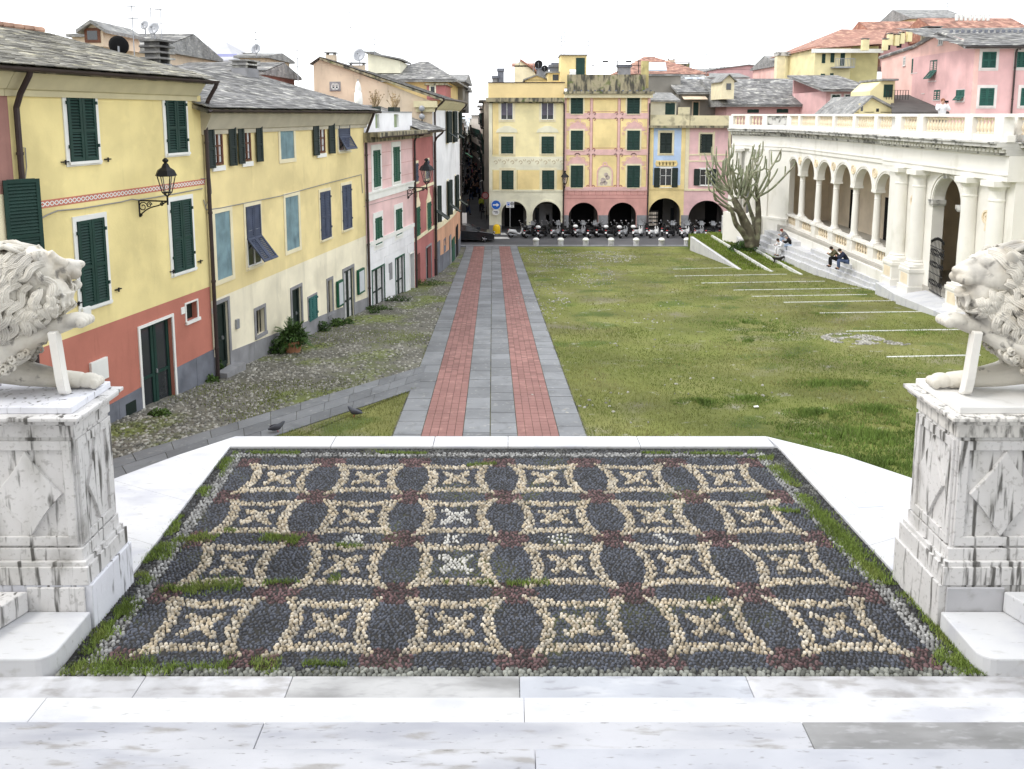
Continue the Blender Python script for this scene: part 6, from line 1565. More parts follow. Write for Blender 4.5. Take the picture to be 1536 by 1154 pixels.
for k in range(3):
    s0,z0=fr.p(1030+k*9,120,-6); g=MB(); z0-=.2; g.add([fr(s0,z0-.6,-4.6),fr(s0+.8,z0-.6,-4.6),fr(s0+.6,z0+.4,-6.2),fr(s0-.2,z0+.4,-6.2)],[(0,1,2,3)]); o=obj('solar_panel',g,MATS['pale_glass'],t_); o.modifiers.new('s','SOLIDIFY').thickness=.08
bg('grey shingle walled block rising behind the blue house',79,970,1021,114,175,7,M_stone,M_slatef,'flat',0)
bg('small ochre roof house with dark roof between the ornate and grey houses',72.5,976,1014,152,176,4,M_fcream,M_slatef,'mono',139,wins=((998,155,1012,172),),tr=M_fcream)
t_,fr=bg('wide slate roofed pink house with a white dormer behind the loggia',72,1090,1240,158,200,15,M_rpink2,M_slatef,'gable',119,slates=(M_slate,.42,.5),over=.7,wins=((1121,164.5,1138,169.5,M_green),(1165,164,1182,169.5,M_green),(1203,163.5,1219,169.5,M_green)),tr=M_rpink2)
g=MB(fr)
F_d=Fr((atY(1083,130,70).x,70.5),ang=0); a,z1=F_d.p(1084,121);b,z0=F_d.p(1101,139); g.box(a,b,z0-.6,z1,-4,0,F_d); g.prism([(a,z1),(b,z1),((a+b)/2,z1+.5)],-4,0,F_d); dm=obj('dormer',g,M_creamtrim,t_); g=MB(F_d); g.box(a+.35,b-.3,z0+.25,z1-.25,0,.05); obj('dormer_window',g,M_glass,dm)
g=MB(F_d); g.plate([F_d(a-.2,z1-.05,.3),F_d((a+b)/2,z1+.6,.3),F_d((a+b)/2,z1+.6,-4),F_d(a-.2,z1-.05,-4)],.1);g.plate([F_d((a+b)/2,z1+.6,.3),F_d(b+.2,z1-.05,.3),F_d(b+.2,z1-.05,-4),F_d((a+b)/2,z1+.6,-4)],.1); obj('dormer_roof',g,M_slatef,dm)
bg('low pink gabled house in the far middle distance',125,1075,1170,104,150,12,M_rpink2,M_slatef,'front',98,chim=((1086,100,1.2,1,1),))
bg('distant flat grey roofs at the centre right',150,1015,1110,108,150,14,M_beige,M_slatef,'gable',103,chim=((1070,100,1.5,1.5,1),(1090,98,1,1.5,1)))
bg('orange brown low gable far behind the slate roof',110,1055,1120,116,150,10,M_rpink2,M_slatef,'gable',110)
bg('pale pink house with a tall chimney pier far right of centre',105,1171,1226,97,160,12,M_rpink,M_slatef,'gable',84,wins=((1182,104,1187,112),(1218,98,1223,116)),chim=((1196,80,1,1.6,1),(1212,78,1.6,1.2,1)),tr=M_rpink)
q=atY(1172,84,100); t=thing('chimney_pier','tall pale chimney pier with flat cap beside the pale pink house','chimney',q); g=MB(); g.wbox(q.x-.5,q.x+.5,100,101,q.z-6,q.z); obj('shaft',g,M_creamtrim,t); g=MB(); g.wbox(q.x-.6,q.x+1.3,99.8,101.2,q.z,q.z+.5); obj('cap',g,M_loggd,t)
t_,fr=bg('white walled house with slate roof and laundry on its balcony behind the loggia',66,1240,1303,137,190,8,M_rpink2,M_slatef,'mono',114,slates=(M_slate,.4,.5),over=.6,wins=((1248,143,1259,157),(1268,143,1274,157)),tr=M_trim)
g=MB(fr); a,z1=fr.p(1275,144);b,z0=fr.p(1287,157); g.box(a,b,z0,z1,.4,.45); obj('laundry',g,M_trim,t_); g=MB(fr); g.box(a-.9,b+.3,z0-.5,z0-.35,0,.6)
for i in range(12): s=a-.9+i*.17; g.box(s,s+.03,z0-.35,z0+.3,.55,.58)
obj('balcony',g,M_iron,t_)
# tall yellow block with terracotta roof
t_,fr=bg('tall yellow house with green shutters, a balcony and terracotta hipped roof',92,1223,1277,72,170,10,M_ryel,M_tilef,'flat',0,wins=((1233,81,1237.5,95),(1246,79,1251,94),(1261,77,1266.5,99),(1231,111,1237,116),(1245,110,1250,115)),tr=M_ryel,over=.2)
g=MB(fr); a,z=fr.p(1246,101);b,_=fr.p(1275,100); g.box(a,b,z-.15,z,0,1.3); 
for i in range(14): s=a+(b-a)*i/13; g.box(s-.02,s+.02,z,z+.9,1.24,1.28)
g.box(a,b,z+.9,z+.95,1.22,1.3); obj('balcony',g,M_grey,t_)
F_y=Fr((fr(fr.p(1277,70)[0],0)[0],92),ang=0); sw,_=F_y.p(1321,70)
g=MB(F_y); zt_=F_y.p(1277,69)[1]; g.box(0,sw,zt_-12,zt_,-9,-.5); obj('side_wing',g,M_rolive,t_)
g=MB(); A=atY(1221,73,91.4);B=atY(1322,66,91.4); R1=atY(1262,44,99);R2=atY(1330,45,99)
g.add([tuple(A),tuple(B),tuple(R2),tuple(R1),(A.x,A.y+16,A.z),(B.x,B.y+16,B.z)],[(0,1,2,3),(4,5,2,3),(0,3,4),(1,5,2)]); obj('hipped_roof',g,M_tile,t_)
g=MB(); g.wbox(A.x-.2,B.x+.2,91.2,91.6,A.z-.5,A.z-.05); obj('cornice',g,M_trim,t_)
for u,v in((1298,55),(1328,55),(1335,47),(1345,48),(1353,45),(1364,42)):
    p=atY(u,v+5,90); chimney(t_,p.x,p.y,p.z-.6,.75 if u<1300 else .5,.5,.6,M_ryel,1)
bg('yellow upper storey with shallow dark roof on the hill at upper right',105,1367,1445,27,60,9,M_ryel,M_slatef,'gable',15,over=.4)
bg('terracotta roofs stepping up behind the pink house',98,1322,1430,60,100,12,M_rpink2,M_tilef,'gable',33,wins=((1325,65,1335,75,M_glass),(1345,64,1352,72,M_glass)),tr=M_rpink2,slates=(M_tile,.5,.5))
bg('terracotta roofed block at the far upper right edge',90,1420,1560,55,80,12,M_rpink2,M_tilef,'gable',28,slates=(M_tile,.5,.5),chim=((1428,34,1,1.4,1),(1455,30,2.2,.9,0)))
q=atY(1462,27,88); t=thing('ventilation_pots','row of small white round vent pots on the upper right roof','vent',q); g=MB()
for i in range(8): g.lathe((q.x-2+i*.5,q.y,q.z-.3),[(.16,0),(.2,.5),(.22,.62),(.12,.7)],7)
obj('vent_pots',g,M_trim,t)
# little yellow gabled house and its dark roof
t_,fr=bg('small bright yellow gabled house with roof door and railing behind the balustrade',52,1280,1347,168,190,6,M_ryel,M_slatef,'front',146,wins=((1291,158,1294,167,M_glass),(1314,163,1318,168,M_glass)),hip=.36,tr=M_ryel)
F_q=Fr((atY(1306,150,53).x,53),ang=0); a,z1=F_q.p(1306,122);b,z0=F_q.p(1341,150); g=MB(F_q); a2=F_q.p(1322,122)[0]; g.box(a2,b,z0-1.5,z1,-3,0); g.prism([(a,z0-1),(a2,z0-1),(a2,z1),(a,F_q.p(1306,137)[1])],-3,0); rt_=obj('roof_room',g,M_ryel,t_)
g=MB(F_q); a,z1=F_q.p(1326,127);b,z0=F_q.p(1338,146); g.box(a,b,z0,z1,0,.05); obj('roof_door',g,M_green,rt_); g=MB(F_q)
g.box(a2-.1,F_q.p(1344,120)[0],F_q.p(1330,121.5)[1],F_q.p(1330,118.5)[1],-3.2,.4); obj('roof_room_roof',g,M_slatef,rt_); g=MB(F_q)
for i in range(9): s=F_q.p(1320+i*4,140)[0]; g.box(s,s+.03,F_q.p(1330,150)[1],F_q.p(1330,136)[1],.9,.93)
g.box(F_q.p(1320,140)[0],F_q.p(1353,140)[0],F_q.p(1330,136.5)[1],F_q.p(1330,136)[1],.88,.95); obj('railing',g,M_iron,rt_)
F_k=Fr((atY(1345,150,50).x,51),ang=0); g=MB(); g.plate([atY(1338,168,50),atY(1440,168,50),atY(1385,142,56),atY(1335,143,56)],.2); obj('dark_roof',g,mat('dark_roof',(.10,.095,.09),.9,.2,1,.3),t_)
# large pink house
pA=atY(1322,120,61);pB=atY(1459,120,47.5); FPk=Fr((pA.x,61),(pB.x,47.5)); LP=math.hypot(pB.x-pA.x,13.5)
ph=thing('pink_house','large pink house with slate roof and green shutters rising behind the loggia on the right','house',(pB.x,50,0))
pp=lambda u,v:FPk.p(u,v)
poly=[pp(1322,175),(LP,pp(1459,175)[1]),(LP,pp(1459,69)[1]),pp(1412,50),pp(1372,72),pp(1322,88)]
g=MB(FPk); g.prism(poly,-.3,0); obj('gable_wall',g,M_rpink,ph)
FPf=Fr((FPk(LP,0)[0],FPk(LP,0)[1]),ang=math.radians(-3)); pf=lambda u,v:FPf.p(u,v)
g=MB(FPf); zt_=pf(1462,72)[1]; g.box(0,9,-2,zt_,-8,0); obj('front_wall',g,M_rpink2,ph)
g=MB(); e0=FPf(-.9,zt_+.05,.6);e1=FPf(9.5,zt_+.05,.6); r0=atY(1405,46,57);r1=(e1[0]+1,57,r0.z); rb=FPk.p(1412,50)
g.plate([e0,e1,r1,tuple(r0)],.15); g.plate([atY(1372,71,57.5),FPk(rb[0],rb[1]+.12,.25),tuple(r0),atY(1410,52,62)],.12); obj('roof',g,M_slatef,ph)
roofslates(ph,FPf,-.9,9.5,.6,zt_+.08,-8.5,r0.z+.02,M_slate,.35,.45,skew=lambda f:(-.9-2.2*f,9.5))
g=MB(); 
for (a,b) in(((1322,88),(1372,72)),((1372,72),(1412,50)),((1412,50),(1459,69))):
    A=FPk(pp(*a)[0],pp(*a)[1]+.06,.12);B=FPk(pp(*b)[0],pp(*b)[1]+.06,.12); g.tube([A,B],.13,5)
obj('verge_slates',g,M_slate,ph)
def pw(fr,x0,y0,x1,y1,kind='closed',tw=.1,m=M_green2,tr=None):
    win(ph,fr,cJ(x0,y0),cJ(x1,y1),kind,mat('shutter_mid_green',(.02,.09,.07),.6,.15,3,.05),tr or mat('grey_surround',(.62,.56,.54),.9,.08,2,.1),tw,slat=.11)
pw(FPk,1048,210,1068,258,'glass',.05);pw(FPk,843,330,853,378,'glass',.04);pw(FPk,895,340,925,418,'closed',.06);pw(FPk,1000,350,1033,465,'tilt',.05);pw(FPk,1022,520,1054,575,'closed',.05);pw(FPk,955,508,966,538,'glass',.04);pw(FPk,1150,520,1192,585,'tilt',.05)
for b_ in((1297,300,1370,392),(1283,508,1357,610),(1497,300,1540,390),(1520,508,1560,610)): pw(FPf,*b_,'closed',.17,tr=mat('pale_surround',(.70,.66,.63),.9,.08,2,.1))
pipe(ph,FPf,pf(*cJ(1478,400))[0],zt_-.2,-1.2,.1,.055,(.55,zt_)); gutter(ph,FPf,-.9,9.5,zt_+.02,.68,.08)
p=atY(1397,50,60); chimney(ph,p.x,p.y,p.z-.9,1.2,.8,.9,M_conc,3)
g=MB(FPf)
for i in range(26): s=-.3+i*.36; g.box(s,s+.12,zt_+1.15,zt_+1.32,-2.6,-2.4)
obj('snow_guard',g,M_dado,ph)
# ------------------- left background roofs
t_,fr=bg('white walled dormer room on the roof behind the lemon house',33,127,154,44,70,3.2,M_beige,M_slatef,'front',35,wins=((131,46.5,147,60,M_glass),),tr=M_wood,over=.25,hip=.5,slates=None)
bg('low slate roof with ridge behind the lemon yellow house',42,165,238,73,100,8,M_beige,M_slatef,'gable',52,slates=(M_slate,.3,.4))
bg('small chimneyed roof to the left of the dormer room',36,108,130,56,80,3,M_beige,M_slatef,'flat',0)
t_,fr=bg('pale grey mansard roofed penthouse with lilac fascia band',58,252,345,92,130,10,mat('white_band',(.66,.67,.72),.8,.05,1,0),mat('pale_sheet_roof',(.44,.44,.46),.7,.08,1,.1),'hip',63,over=.5,hip=.55,wins=((262,72,275,80,M_glass),))
g=MB(fr); a,z1=fr.p(250,82);b,z0=fr.p(347,86); g.box(a-.3,b+.6,z0,z1,.5,.62); obj('lilac_fascia',g,mat('lilac_paint',(.42,.44,.72),.7,.05,1,0),t_)
bg('brown shed roof low behind the straw yellow house roof',40,258,392,108,125,6,mat('red_brown_wall',(.33,.17,.14),.9,.1,1,.1),M_slatef,'gable',95,slates=(M_slate,.35,.5))
bg('flat topped stair block right of the penthouse',56,360,398,84,120,6,M_beige,M_slatef,'gable',80,chim=((372,80,.6,.5,1),(390,78,.5,1,1)))
bg('hipped slate roof with yellow attic wall above the beige gable',72,565,672,121,160,20,M_fy2,M_slatef,'hip',93,hip=.55,slates=(M_slate,.4,.5),over=.9)
t_,fr=bg('cream attic block with a lean-to roof behind the beige gable',74,552,560,80,125,6,M_fcream,M_slatef,'flat',0)
g=MB(fr); a,z1=fr.p(551.5,78);b,z2=fr.p(600,88.5); 
g.prism([(a,fr.p(560,110)[1]),(b,fr.p(560,110)[1]),(b,z2-.2),(a,z1-.15)],-6,.05); obj('lean_to_wall',g,M_fcream,t_); g=MB(fr); g.plate([fr(a-.3,z1+.05,.4),fr(b+.3,z2,.4),fr(b+.3,z2,-6),fr(a-.3,z1+.05,-6)],.15); obj('lean_to_roof',g,M_slatef,t_)
bg('red walled storey with air conditioners under the hipped roof',68,640,668,128,150,6,M_red,M_conc,'flat',0,wins=((646,130,652,140,M_glass),),tr=M_fcream)
bg('grey stone block with slate roof at the start of the narrow street',85,660,694,121,165,12,M_stone,M_slatef,'gable',112,over=.4)
bg('small dark tower with open roof lantern at the street corner',90,683,699,135,170,6,M_stone,M_slatef,'gable',131,over=.4)
t_,fr=bg('white gabled attic behind the yellow corner house',84,772,803,100,130,10,M_creamtrim,M_tilef,'mono',95,over=.3)
g=MB(fr); a,z1=fr.p(772,96);b,z2=fr.p(803,111); g.prism([(a,fr.p(772,125)[1]),(b,fr.p(800,125)[1]),(b,z2),(a+.8,z1+.3),(a,z1-.1)],0.0,.3); obj('gable_end',g,M_creamtrim,t_); g=MB(fr); g.plate([fr(a+.6,z1+.5,.6),fr(b+.6,z2+.1,.6),fr(b+.6,z2+.1,-6),fr(a+.6,z1+.5,-6)],.2); obj('verge_roof',g,M_tilef,t_)
bg('small ochre attic with a domed top behind the yellow corner parapet',76,788,822,120,135,5,M_fy2,M_slatef,'front',113.5,over=.2)
bg('ochre loggia room with a little flat roof beside the stair tower',74,822,843,110,130,5,M_fy2,M_slatef,'flat',0,wins=((829,112,838,121,M_glass),),tr=M_fy2)
for i,(u,v,Y) in enumerate(((834,101,76),(838,98,78),(814,104,80),(751,107,71),(743,118,71),(937,101,78))):
    q=atY(u,v,Y); t=thing('chimney_stack',['squat dark chimney left of the stair tower','taller square chimney touching the stair tower','low dark chimney behind the yellow corner roof','slim black flue on the yellow corner parapet','short green flue cap on the yellow corner parapet','square grey chimney behind the roof railing'][i],'chimney',q)
    g=MB(); w_=.28 if 2<i<5 else .6; g.wbox(q.x-w_,q.x+w_,q.y,q.y+.8,q.z-1.8,q.z); obj('shaft',g,M_dado if i in(0,3) else M_dado2,t); g=MB(); g.wbox(q.x-w_*1.2,q.x+w_*1.2,q.y-.1,q.y+.9,q.z,q.z+.25); obj('cap',g,M_dado,t)
# antennas and dishes
for i,(u,v,Y,h,lab) in enumerate(((228,60,34,1.9,'tall antenna mast with several arms behind the left chimney'),(243,64,36,2.1,'thin bare antenna mast right of the two dishes'),(201,72,30,1.6,'antenna with a black comb on the left roofs'),(447,118,38,1.4,'antenna above the ridge of the straw yellow roof'),(527,98,46,3.1,'antenna mast beside the grey dish on the gable'),(562,78,73,1.7,'very tall thin antenna on the cream attic'),(612,97,74,.9,'small antenna on the hipped roof ridge'),(842,79,73,1.5,'mast with crossed arms on the stair tower'),(846,79,73,1.9,'taller bent mast on the stair tower'),(883,79,73,1.5,'one-armed antenna at the right of the stair tower'),(779,94,80,1.2,'antenna over the white gabled attic'),(800,104,80,1.8,'slim T antenna behind the yellow corner house'),(1059,112,84,3.0,'tall antenna with three levels right of the terracotta roof'),(1421,15,102,1.2,'antenna on the yellow upper storey'),(290,65,58,1.6,'tiny antenna over the penthouse'),(384,75,50,1.6,'thin mast next to the small round dish'),(1216,76,100,1.8,'thin mast near the tall yellow house'),(825,100,79,1.2,'low antenna among the central chimneys'))):
    q=atY(u,v,Y); antenna(q.x,q.y,q.z,h,lab,arms=2+(i%2),rot=random.uniform(-.6,.6),sc=1 if Y<60 else 1.5)
for u,v,Y,r,m,lab,pl in((178,69,24,.25,M_dark,'big black satellite dish on the lemon yellow roof',.5),(217,38,34,.17,M_grey,'small pale dish on the mast behind the left chimney',.5),(231,43,33,.22,M_grey,'larger pale dish right beside the small one',.5),(384,74,50,.28,M_grey,'pale round dish at the right of the penthouse',.5),(539,83,46.5,.32,M_grey,'round grey dish on top of the beige gable chimney',.6),(808,97,78,.36,M_dark,'black satellite dish among the central roofs',1.0),(817,103,77,.27,M_dark,'second black dish lower among the central roofs',.6)):
    dish(atY(u,v,Y),r*1.15,(-.15,-1,.35) if m is not M_dark or Y>50 else (-.3,.9,.4),lab,m,pl)
# ---------------------------------------------------------------- tree, lamps, bollards, signs, car, scooters
M_bark=mat('tree_bark',(.13,.115,.08),.95,.3,2,.9,14,col2=(.20,.20,.13),c2s=2,dist=.05)
M_stem=mat('succulent_stem',(.22,.24,.15),.8,.22,1.5,.5,14,col2=(.36,.35,.26),c2s=2.5,c2t=(.45,.65),island=.2,dist=.04)
cT=crop(950,200,5.12)
YT=51.0
def tp3(x,y,dy=0):
    q=atY(*cT(x,y),YT+dy); return q
base=tp3(905,850); 
tree=thing('branching_succulent_tree','leafless candelabra tree with many bare upturned green stems at the end of the loggia','tree',(base.x,base.y,base.z))
g=MB()
def limb(P,r0,r1,n=8,sub=4):
    pts=[Vector(p) for p in P]; out=[]
    for i in range(len(pts)-1):
        p0=pts[max(i-1,0)];p1=pts[i];p2=pts[i+1];p3=pts[min(i+2,len(pts)-1)]
        for k in range(sub):
            t=k/sub; out.append(.5*((2*p1)+(p2-p0)*t+(2*p0-5*p1+4*p2-p3)*t*t+(3*p1-p0-3*p2+p3)*t**3))
    out.append(pts[-1]); m=len(out); return out,[r0+(r1-r0)*i/(m-1) for i in range(m)]
def L3(c,dys): return [tp3(x,y,d) for (x,y),d in zip(c,dys)]
for c,d,r0,r1 in((([(905,870),(890,760),(850,670),(820,600),(770,500)]),(0,0,0,0,0),.42,.20),([(930,870),(950,760),(960,640),(955,500),(940,380)],(0,.1,.2,.3,.4),.30,.11),([(890,840),(840,760),(790,700),(765,620),(740,560)],(0,-.3,-.6,-.8,-1),.24,.11),([(905,800),(930,700),(900,600),(880,520)],(0,.6,1,1.2),.2,.09),([(850,690),(800,600),(720,570),(660,540)],(0,-.4,-.7,-.9),.16,.08)):
    P,R=limb(L3(c,d),r0,r1); g.tube(P,R,9)
obj('trunk',g,M_bark,tree,smooth=True)
br=[[(770,500),(690,400),(620,310),(575,240),(545,150)],[(740,470),(700,360),(690,300),(640,220),(640,100)],[(760,480),(720,330),(735,230),(765,150)],[(760,470),(740,300),(735,160),(730,40)],[(800,480),(770,380),(830,330),(775,240)],[(800,500),(820,400),(830,260)],[(810,480),(850,360),(900,200),(930,85)],[(830,480),(880,350),(930,240),(980,75)],[(850,470),(900,330),(960,250),(995,170)],[(860,480),(905,370),(890,310),(905,180)],[(955,500),(1010,420),(1080,330),(1110,270)],[(950,470),(1040,300),(1100,200),(1138,120)],[(955,490),(1060,430),(1180,310),(1240,240),(1295,120)],[(960,470),(1000,440),(1050,300),(1000,270)],[(740,560),(660,500),(610,450),(605,455)],[(740,600),(700,560),(640,510),(625,460)],[(700,430),(620,350),(575,300),(565,260)],[(740,430),(650,300),(620,170)],[(760,430),(700,280),(705,190)],[(830,500),(850,430),(860,330),(870,270)],[(780,520),(740,450),(680,430),(650,380)],[(900,600),(870,520),(820,460),(800,400)],[(880,520),(930,430),(945,350),(950,290)],[(950,520),(905,450),(915,400),(945,405),(960,440)],[(940,400),(965,330),(975,250)],[(790,420),(780,330),(750,260)],[(700,470),(620,400),(575,330),(550,300)],[(820,440),(800,350),(820,290)],[(870,430),(890,380),(930,300),(975,295)],[(770,520),(700,500),(640,430),(600,380)],[(850,560),(880,500),(905,430)],[(790,470),(770,400),(765,330),(770,270)],[(840,420),(860,350),(850,300)],[(940,360),(915,300),(935,220),(960,160)]]
rb=random.Random(11)
for i,c in enumerate(br):
    d0=rb.uniform(-.5,.5); de=rb.uniform(-1.6,1.6); n=len(c)
    pts=L3(c,[d0+(de-d0)*k/(n-1) for k in range(n)]); P,R=limb(pts,.072+.02*rb.random(),.045); R[-1]=.02
    g=MB(); g.tube(P,R,7)
    # short side shoots
    for k in range(2 if i%2 else 1):
        j=int(len(P)*rb.uniform(.35,.8)); b=P[j]; e=Vector((rb.uniform(-.5,.5),rb.uniform(-.4,.4),.2)); L_=rb.uniform(.5,1.1)
        q1=b+e*.6; q2=q1+Vector((e.x*.2,e.y*.2,L_*.5)); q3=q2+Vector((0,0,L_*.5)); Q,R2=limb([b,q1,q2,q3],.06,.045); R2[-1]=.025; g.tube(Q,R2,6)
    obj('branch',g,M_stem,tree,smooth=True)
# ivy-like ground growth at its foot
def leafclump(c,rx,ry,rz,n,size,name,m,root,seed=0,up=.5):
    r=np.random.default_rng(seed); th=r.random(n)*2*PI; ph=np.arccos(1-r.random(n)*1.1); rr=r.random(n)**.45
    P=np.c_[c[0]+rx*rr*np.sin(ph)*np.cos(th),c[1]+ry*rr*np.sin(ph)*np.sin(th),c[2]+rz*rr*np.cos(ph)]
    a=r.normal(size=(n,3)); a/=np.linalg.norm(a,axis=1)[:,None]; b=np.cross(a,r.normal(size=(n,3))); b/=np.linalg.norm(b,axis=1)[:,None]; s=(size*(.6+.8*r.random(n)))[:,None]
    V=np.stack([P-a*s,P+b*s*.5,P+a*s,P-b*s*.5],1).reshape(-1,3); F=np.arange(4*n).reshape(-1,4)
    return obj(name,(V,F),m,root,kind='stuff' if root else None)
M_leaf=mat('dark_leaves',(.04,.085,.015),.6,.3,3,0,island=.5,spec=.4); M_leaf2=mat('weed_leaves',(.075,.13,.03),.7,.3,3,0,island=.4)
t=thing('undergrowth','dark green undergrowth at the foot of the branching tree','plant',(16.6,52.5,-9.4)); leafclump((16.7,53.2,-9.5),1.5,1.2,.7,1500,.09,'foliage',M_leaf,t,1)
t=thing('undergrowth','low hedge growth against the pavilion base behind the steps','plant',(17.6,53.5,-9.4)); leafclump((17.9,53.6,-9.5),1.4,.5,.75,900,.08,'foliage',M_leaf,t,2)
# potted cycad by the straw house
q=F2.p(440,525); b=G(440,528); t=thing('potted_shrub','bushy dark green palm-like shrub in a terracotta pot by the cream wall','plant',(b.x,b.y,b.z))
g=MB(); g.lathe((b.x,b.y,b.z),[(.22,0),(.30,.32),(.34,.33),(.34,.40),(.28,.40),(.26,.34)],14); obj('pot',g,mat('pot_clay',(.40,.19,.11),.85,.15,3,.2),t)
fr_=random.Random(2); g=MB()
for i in range(46):
    a=fr_.random()*2*PI; el=fr_.uniform(.15,1.35); L_=fr_.uniform(.6,.95); P=[]
    for k in range(7):
        f=k/6; r_=L_*f*math.cos(el); z=.42+L_*f*math.sin(el)-.45*f*f*L_*(1.2-el*.5); P.append(Vector((b.x+r_*math.cos(a),b.y+r_*math.sin(a),b.z+max(z,.05))))
    g.tube(P,[.012]*7,3)
    for k in range(1,7):
        d=(P[k]-P[k-1]).normalized(); sd_=d.cross(Vector((0,0,1))).normalized()
        for j in(0,.33,.66):
            p=P[k-1].lerp(P[k],j)
            for sg in(-1,1): tip=p+sd_*sg*.16*(1-.08*k)+d*.07+Vector((0,0,.02)); g.add([p,p+d*.03,tip],[(0,1,2)])
obj('fronds',g,M_leaf,t)
leafclump((b.x,b.y,b.z+.30),.48,.48,.58,1900,.05,'foliage',M_leaf,t,33)
leafclump((b.x-.55,b.y-.1,b.z),.5,.35,.45,700,.05,'foliage',M_leaf,t,3)
for i,(u,v,rx,rz,n,lab) in enumerate(((326,562,.22,.55,600,'ivy climbing at the foot of the downpipe between the yellow houses'),(312,573,.35,.22,300,'weed tuft at the slate dado below the terracotta wall'),(484,497,.3,.4,350,'leafy weed against the grey dado right of the shrub'),(505,490,.3,.35,300,'small weed between the grey dado and the display case'),(515,486,.45,.25,300,'spreading weed beside the shop doorstep'),(568,465,.7,.22,350,'weed patch below the first green door of the white house'),(595,452,.7,.3,350,'weed patch below the second green door'),(640,428,1.2,.35,500,'long weed strip before the dark red house'),(560,470,.3,.15,120,'tiny weed at the corner pipe'),(240,623,.28,.16,300,'grass tuft on the cobbles near the glass door'),(412,522,.25,.4,250,'weed left of the potted shrub'))):
    q=G(u,v); t=thing('wall_weed',lab,'weed',tuple(q)); leafclump((q.x,q.y,q.z),rx,.18,rz,n,.045,'foliage',M_leaf2 if i%2 else M_leaf,t,10+i)
# wall lanterns
def lantern(fr,s,z,reach,sc,label,flip=1):
    """scroll bracket off the wall with a six-sided lantern on its tip"""
    t=thing('wall_lantern',label,'street lamp',fr(s,z,0)); B=lambda a,h:fr(s,z+h*sc,a*reach)
    g=MB(); g.tube([B(0,0),B(1,0)],.02*sc,6); g.tube([B(0,.02),B(0,-.36)],.022*sc,6)
    P=[B(.02+.96*f,-.34*(1-f)**1.3+.03*math.sin(f*6)) for f in [i/12 for i in range(13)]]; g.tube(P,.015*sc,6)
    for cx_,cz_,r in((.14,-.14,.12),(.36,-.09,.07),(.03,-.34,.05),(.8,-.07,.05)):
        g.tube([B(cx_+r*(1-k/20)*math.cos(k*.6)/reach*sc,cz_+r*(1-k/20)*math.sin(k*.6)) for k in range(16)],.012*sc,5)
    obj('bracket',g,M_iron,t)
    c=Vector(B(1,0)); g=MB(); n=6
    R=lambda r,h,k:(c.x+r*sc*math.cos(k*PI/3+.3),c.y+r*sc*math.sin(k*PI/3+.3),c.z+h*sc)
    for k in range(n): g.tube([R(.10,.20,k),R(.19,.58,k)],.012*sc,4); g.tube([R(.10,.20,k),R(.10,.20,k+1)],.015*sc,4); g.tube([R(.20,.58,k),R(.20,.58,k+1)],.015*sc,4); g.tube([R(.1,.2,k),(c.x,c.y,c.z+.1*sc)],.01*sc,4)
    g.tube([(c.x,c.y,c.z-.08*sc),(c.x,c.y,c.z+.12*sc)],.02*sc,6); obj('lantern_frame',g,M_iron,t)
    g=MB(); g.lathe(tuple(c),[(.25*sc,.58*sc),(.24*sc,.60*sc),(.19*sc,.70*sc),(.10*sc,.76*sc),(.06*sc,.84*sc),(.03*sc,.86*sc),(.07*sc,.90*sc),(.07*sc,.93*sc),(.02*sc,.97*sc)],6); obj('lantern_roof',g,M_iron,t)
    g=MB(); g.lathe(tuple(c),[(.095*sc,.21*sc),(.185*sc,.57*sc)],6); o=obj('lantern_glass',g,mat('lamp_glass',(.8,.8,.75),.1,0,bump=0),t)
    nt=o.data.materials[0].node_tree; bs=nt.nodes['Principled BSDF']; bs.inputs['Alpha'].default_value=.12
    return t
s,z=F1.p(208,301); lantern(F1,s,z,.78,1.05,'black iron wall lantern on a scroll bracket of the lemon yellow house')
s,z=F3.p(612,281); s=F3.p(611,281)[0]; lantern(F3,s,z,1.0,1.5,'black iron wall lantern between the pink and the dark red house')
lantern(FF,fx(846.5),fz(279),.9,1.5,'small wall lantern on the edge between the two arcade houses')
q=Fg; s,z=Fg.p(634,175); t=thing('floodlight','twin round floodlights on the beige gable corner','lamp',Fg(s,z,.3)); g=MB()
for dz in(0,.45): c=Fg(s,z+dz,.35); g.ball(c,.17,.12,.17,8,6)
obj('lamp_head',g,M_grey,t); g=MB(); g.tube([Fg(s,z,0),Fg(s,z,.35),Fg(s,z+.45,.35)],.03,5); g.tube([Fg(s,z-.3,.3),Fg(s,z+.6,.3)],.03,5); obj('lamp_bracket',g,M_iron,t)
# cables along the fronts
def cable(fr,px,label,r=.012,d=.03):
    P=[fr(*fr.p(u,v),d) for u,v in px]; t=thing('facade_cable',label,'cable',P[0]); g=MB(); g.tube(P,r,5); obj('cable_run',g,M_cable,t)
cable(F1,[(56,330),(70,322),(85,316),(120,313),(180,303),(196,299),(206,300),(225,297),(260,291),(296,284),(302,283)],'twisted grey cable under the lattice band of the lemon house',.016)
cable(F2,[(304,300),(308,315),(330,312),(420,294),(490,275),(541,262),(543,290)],'sagging grey cable across the straw yellow front',.016)
cable(F2,[(300,268),(314,268),(316,290),(307,310),(304,302)],'loop of cable beside the downpipe',.01); cable(F2,[(352,318),(354,322)],'short cable stub',.008) if 0 else None
cable(F1,[(30,222),(36,222),(38,250),(36,268)],'grey cable by the left downpipe',.012)
cable(F3,[(545,310),(580,300),(618,290)],'thin cable across the pink front',.01)
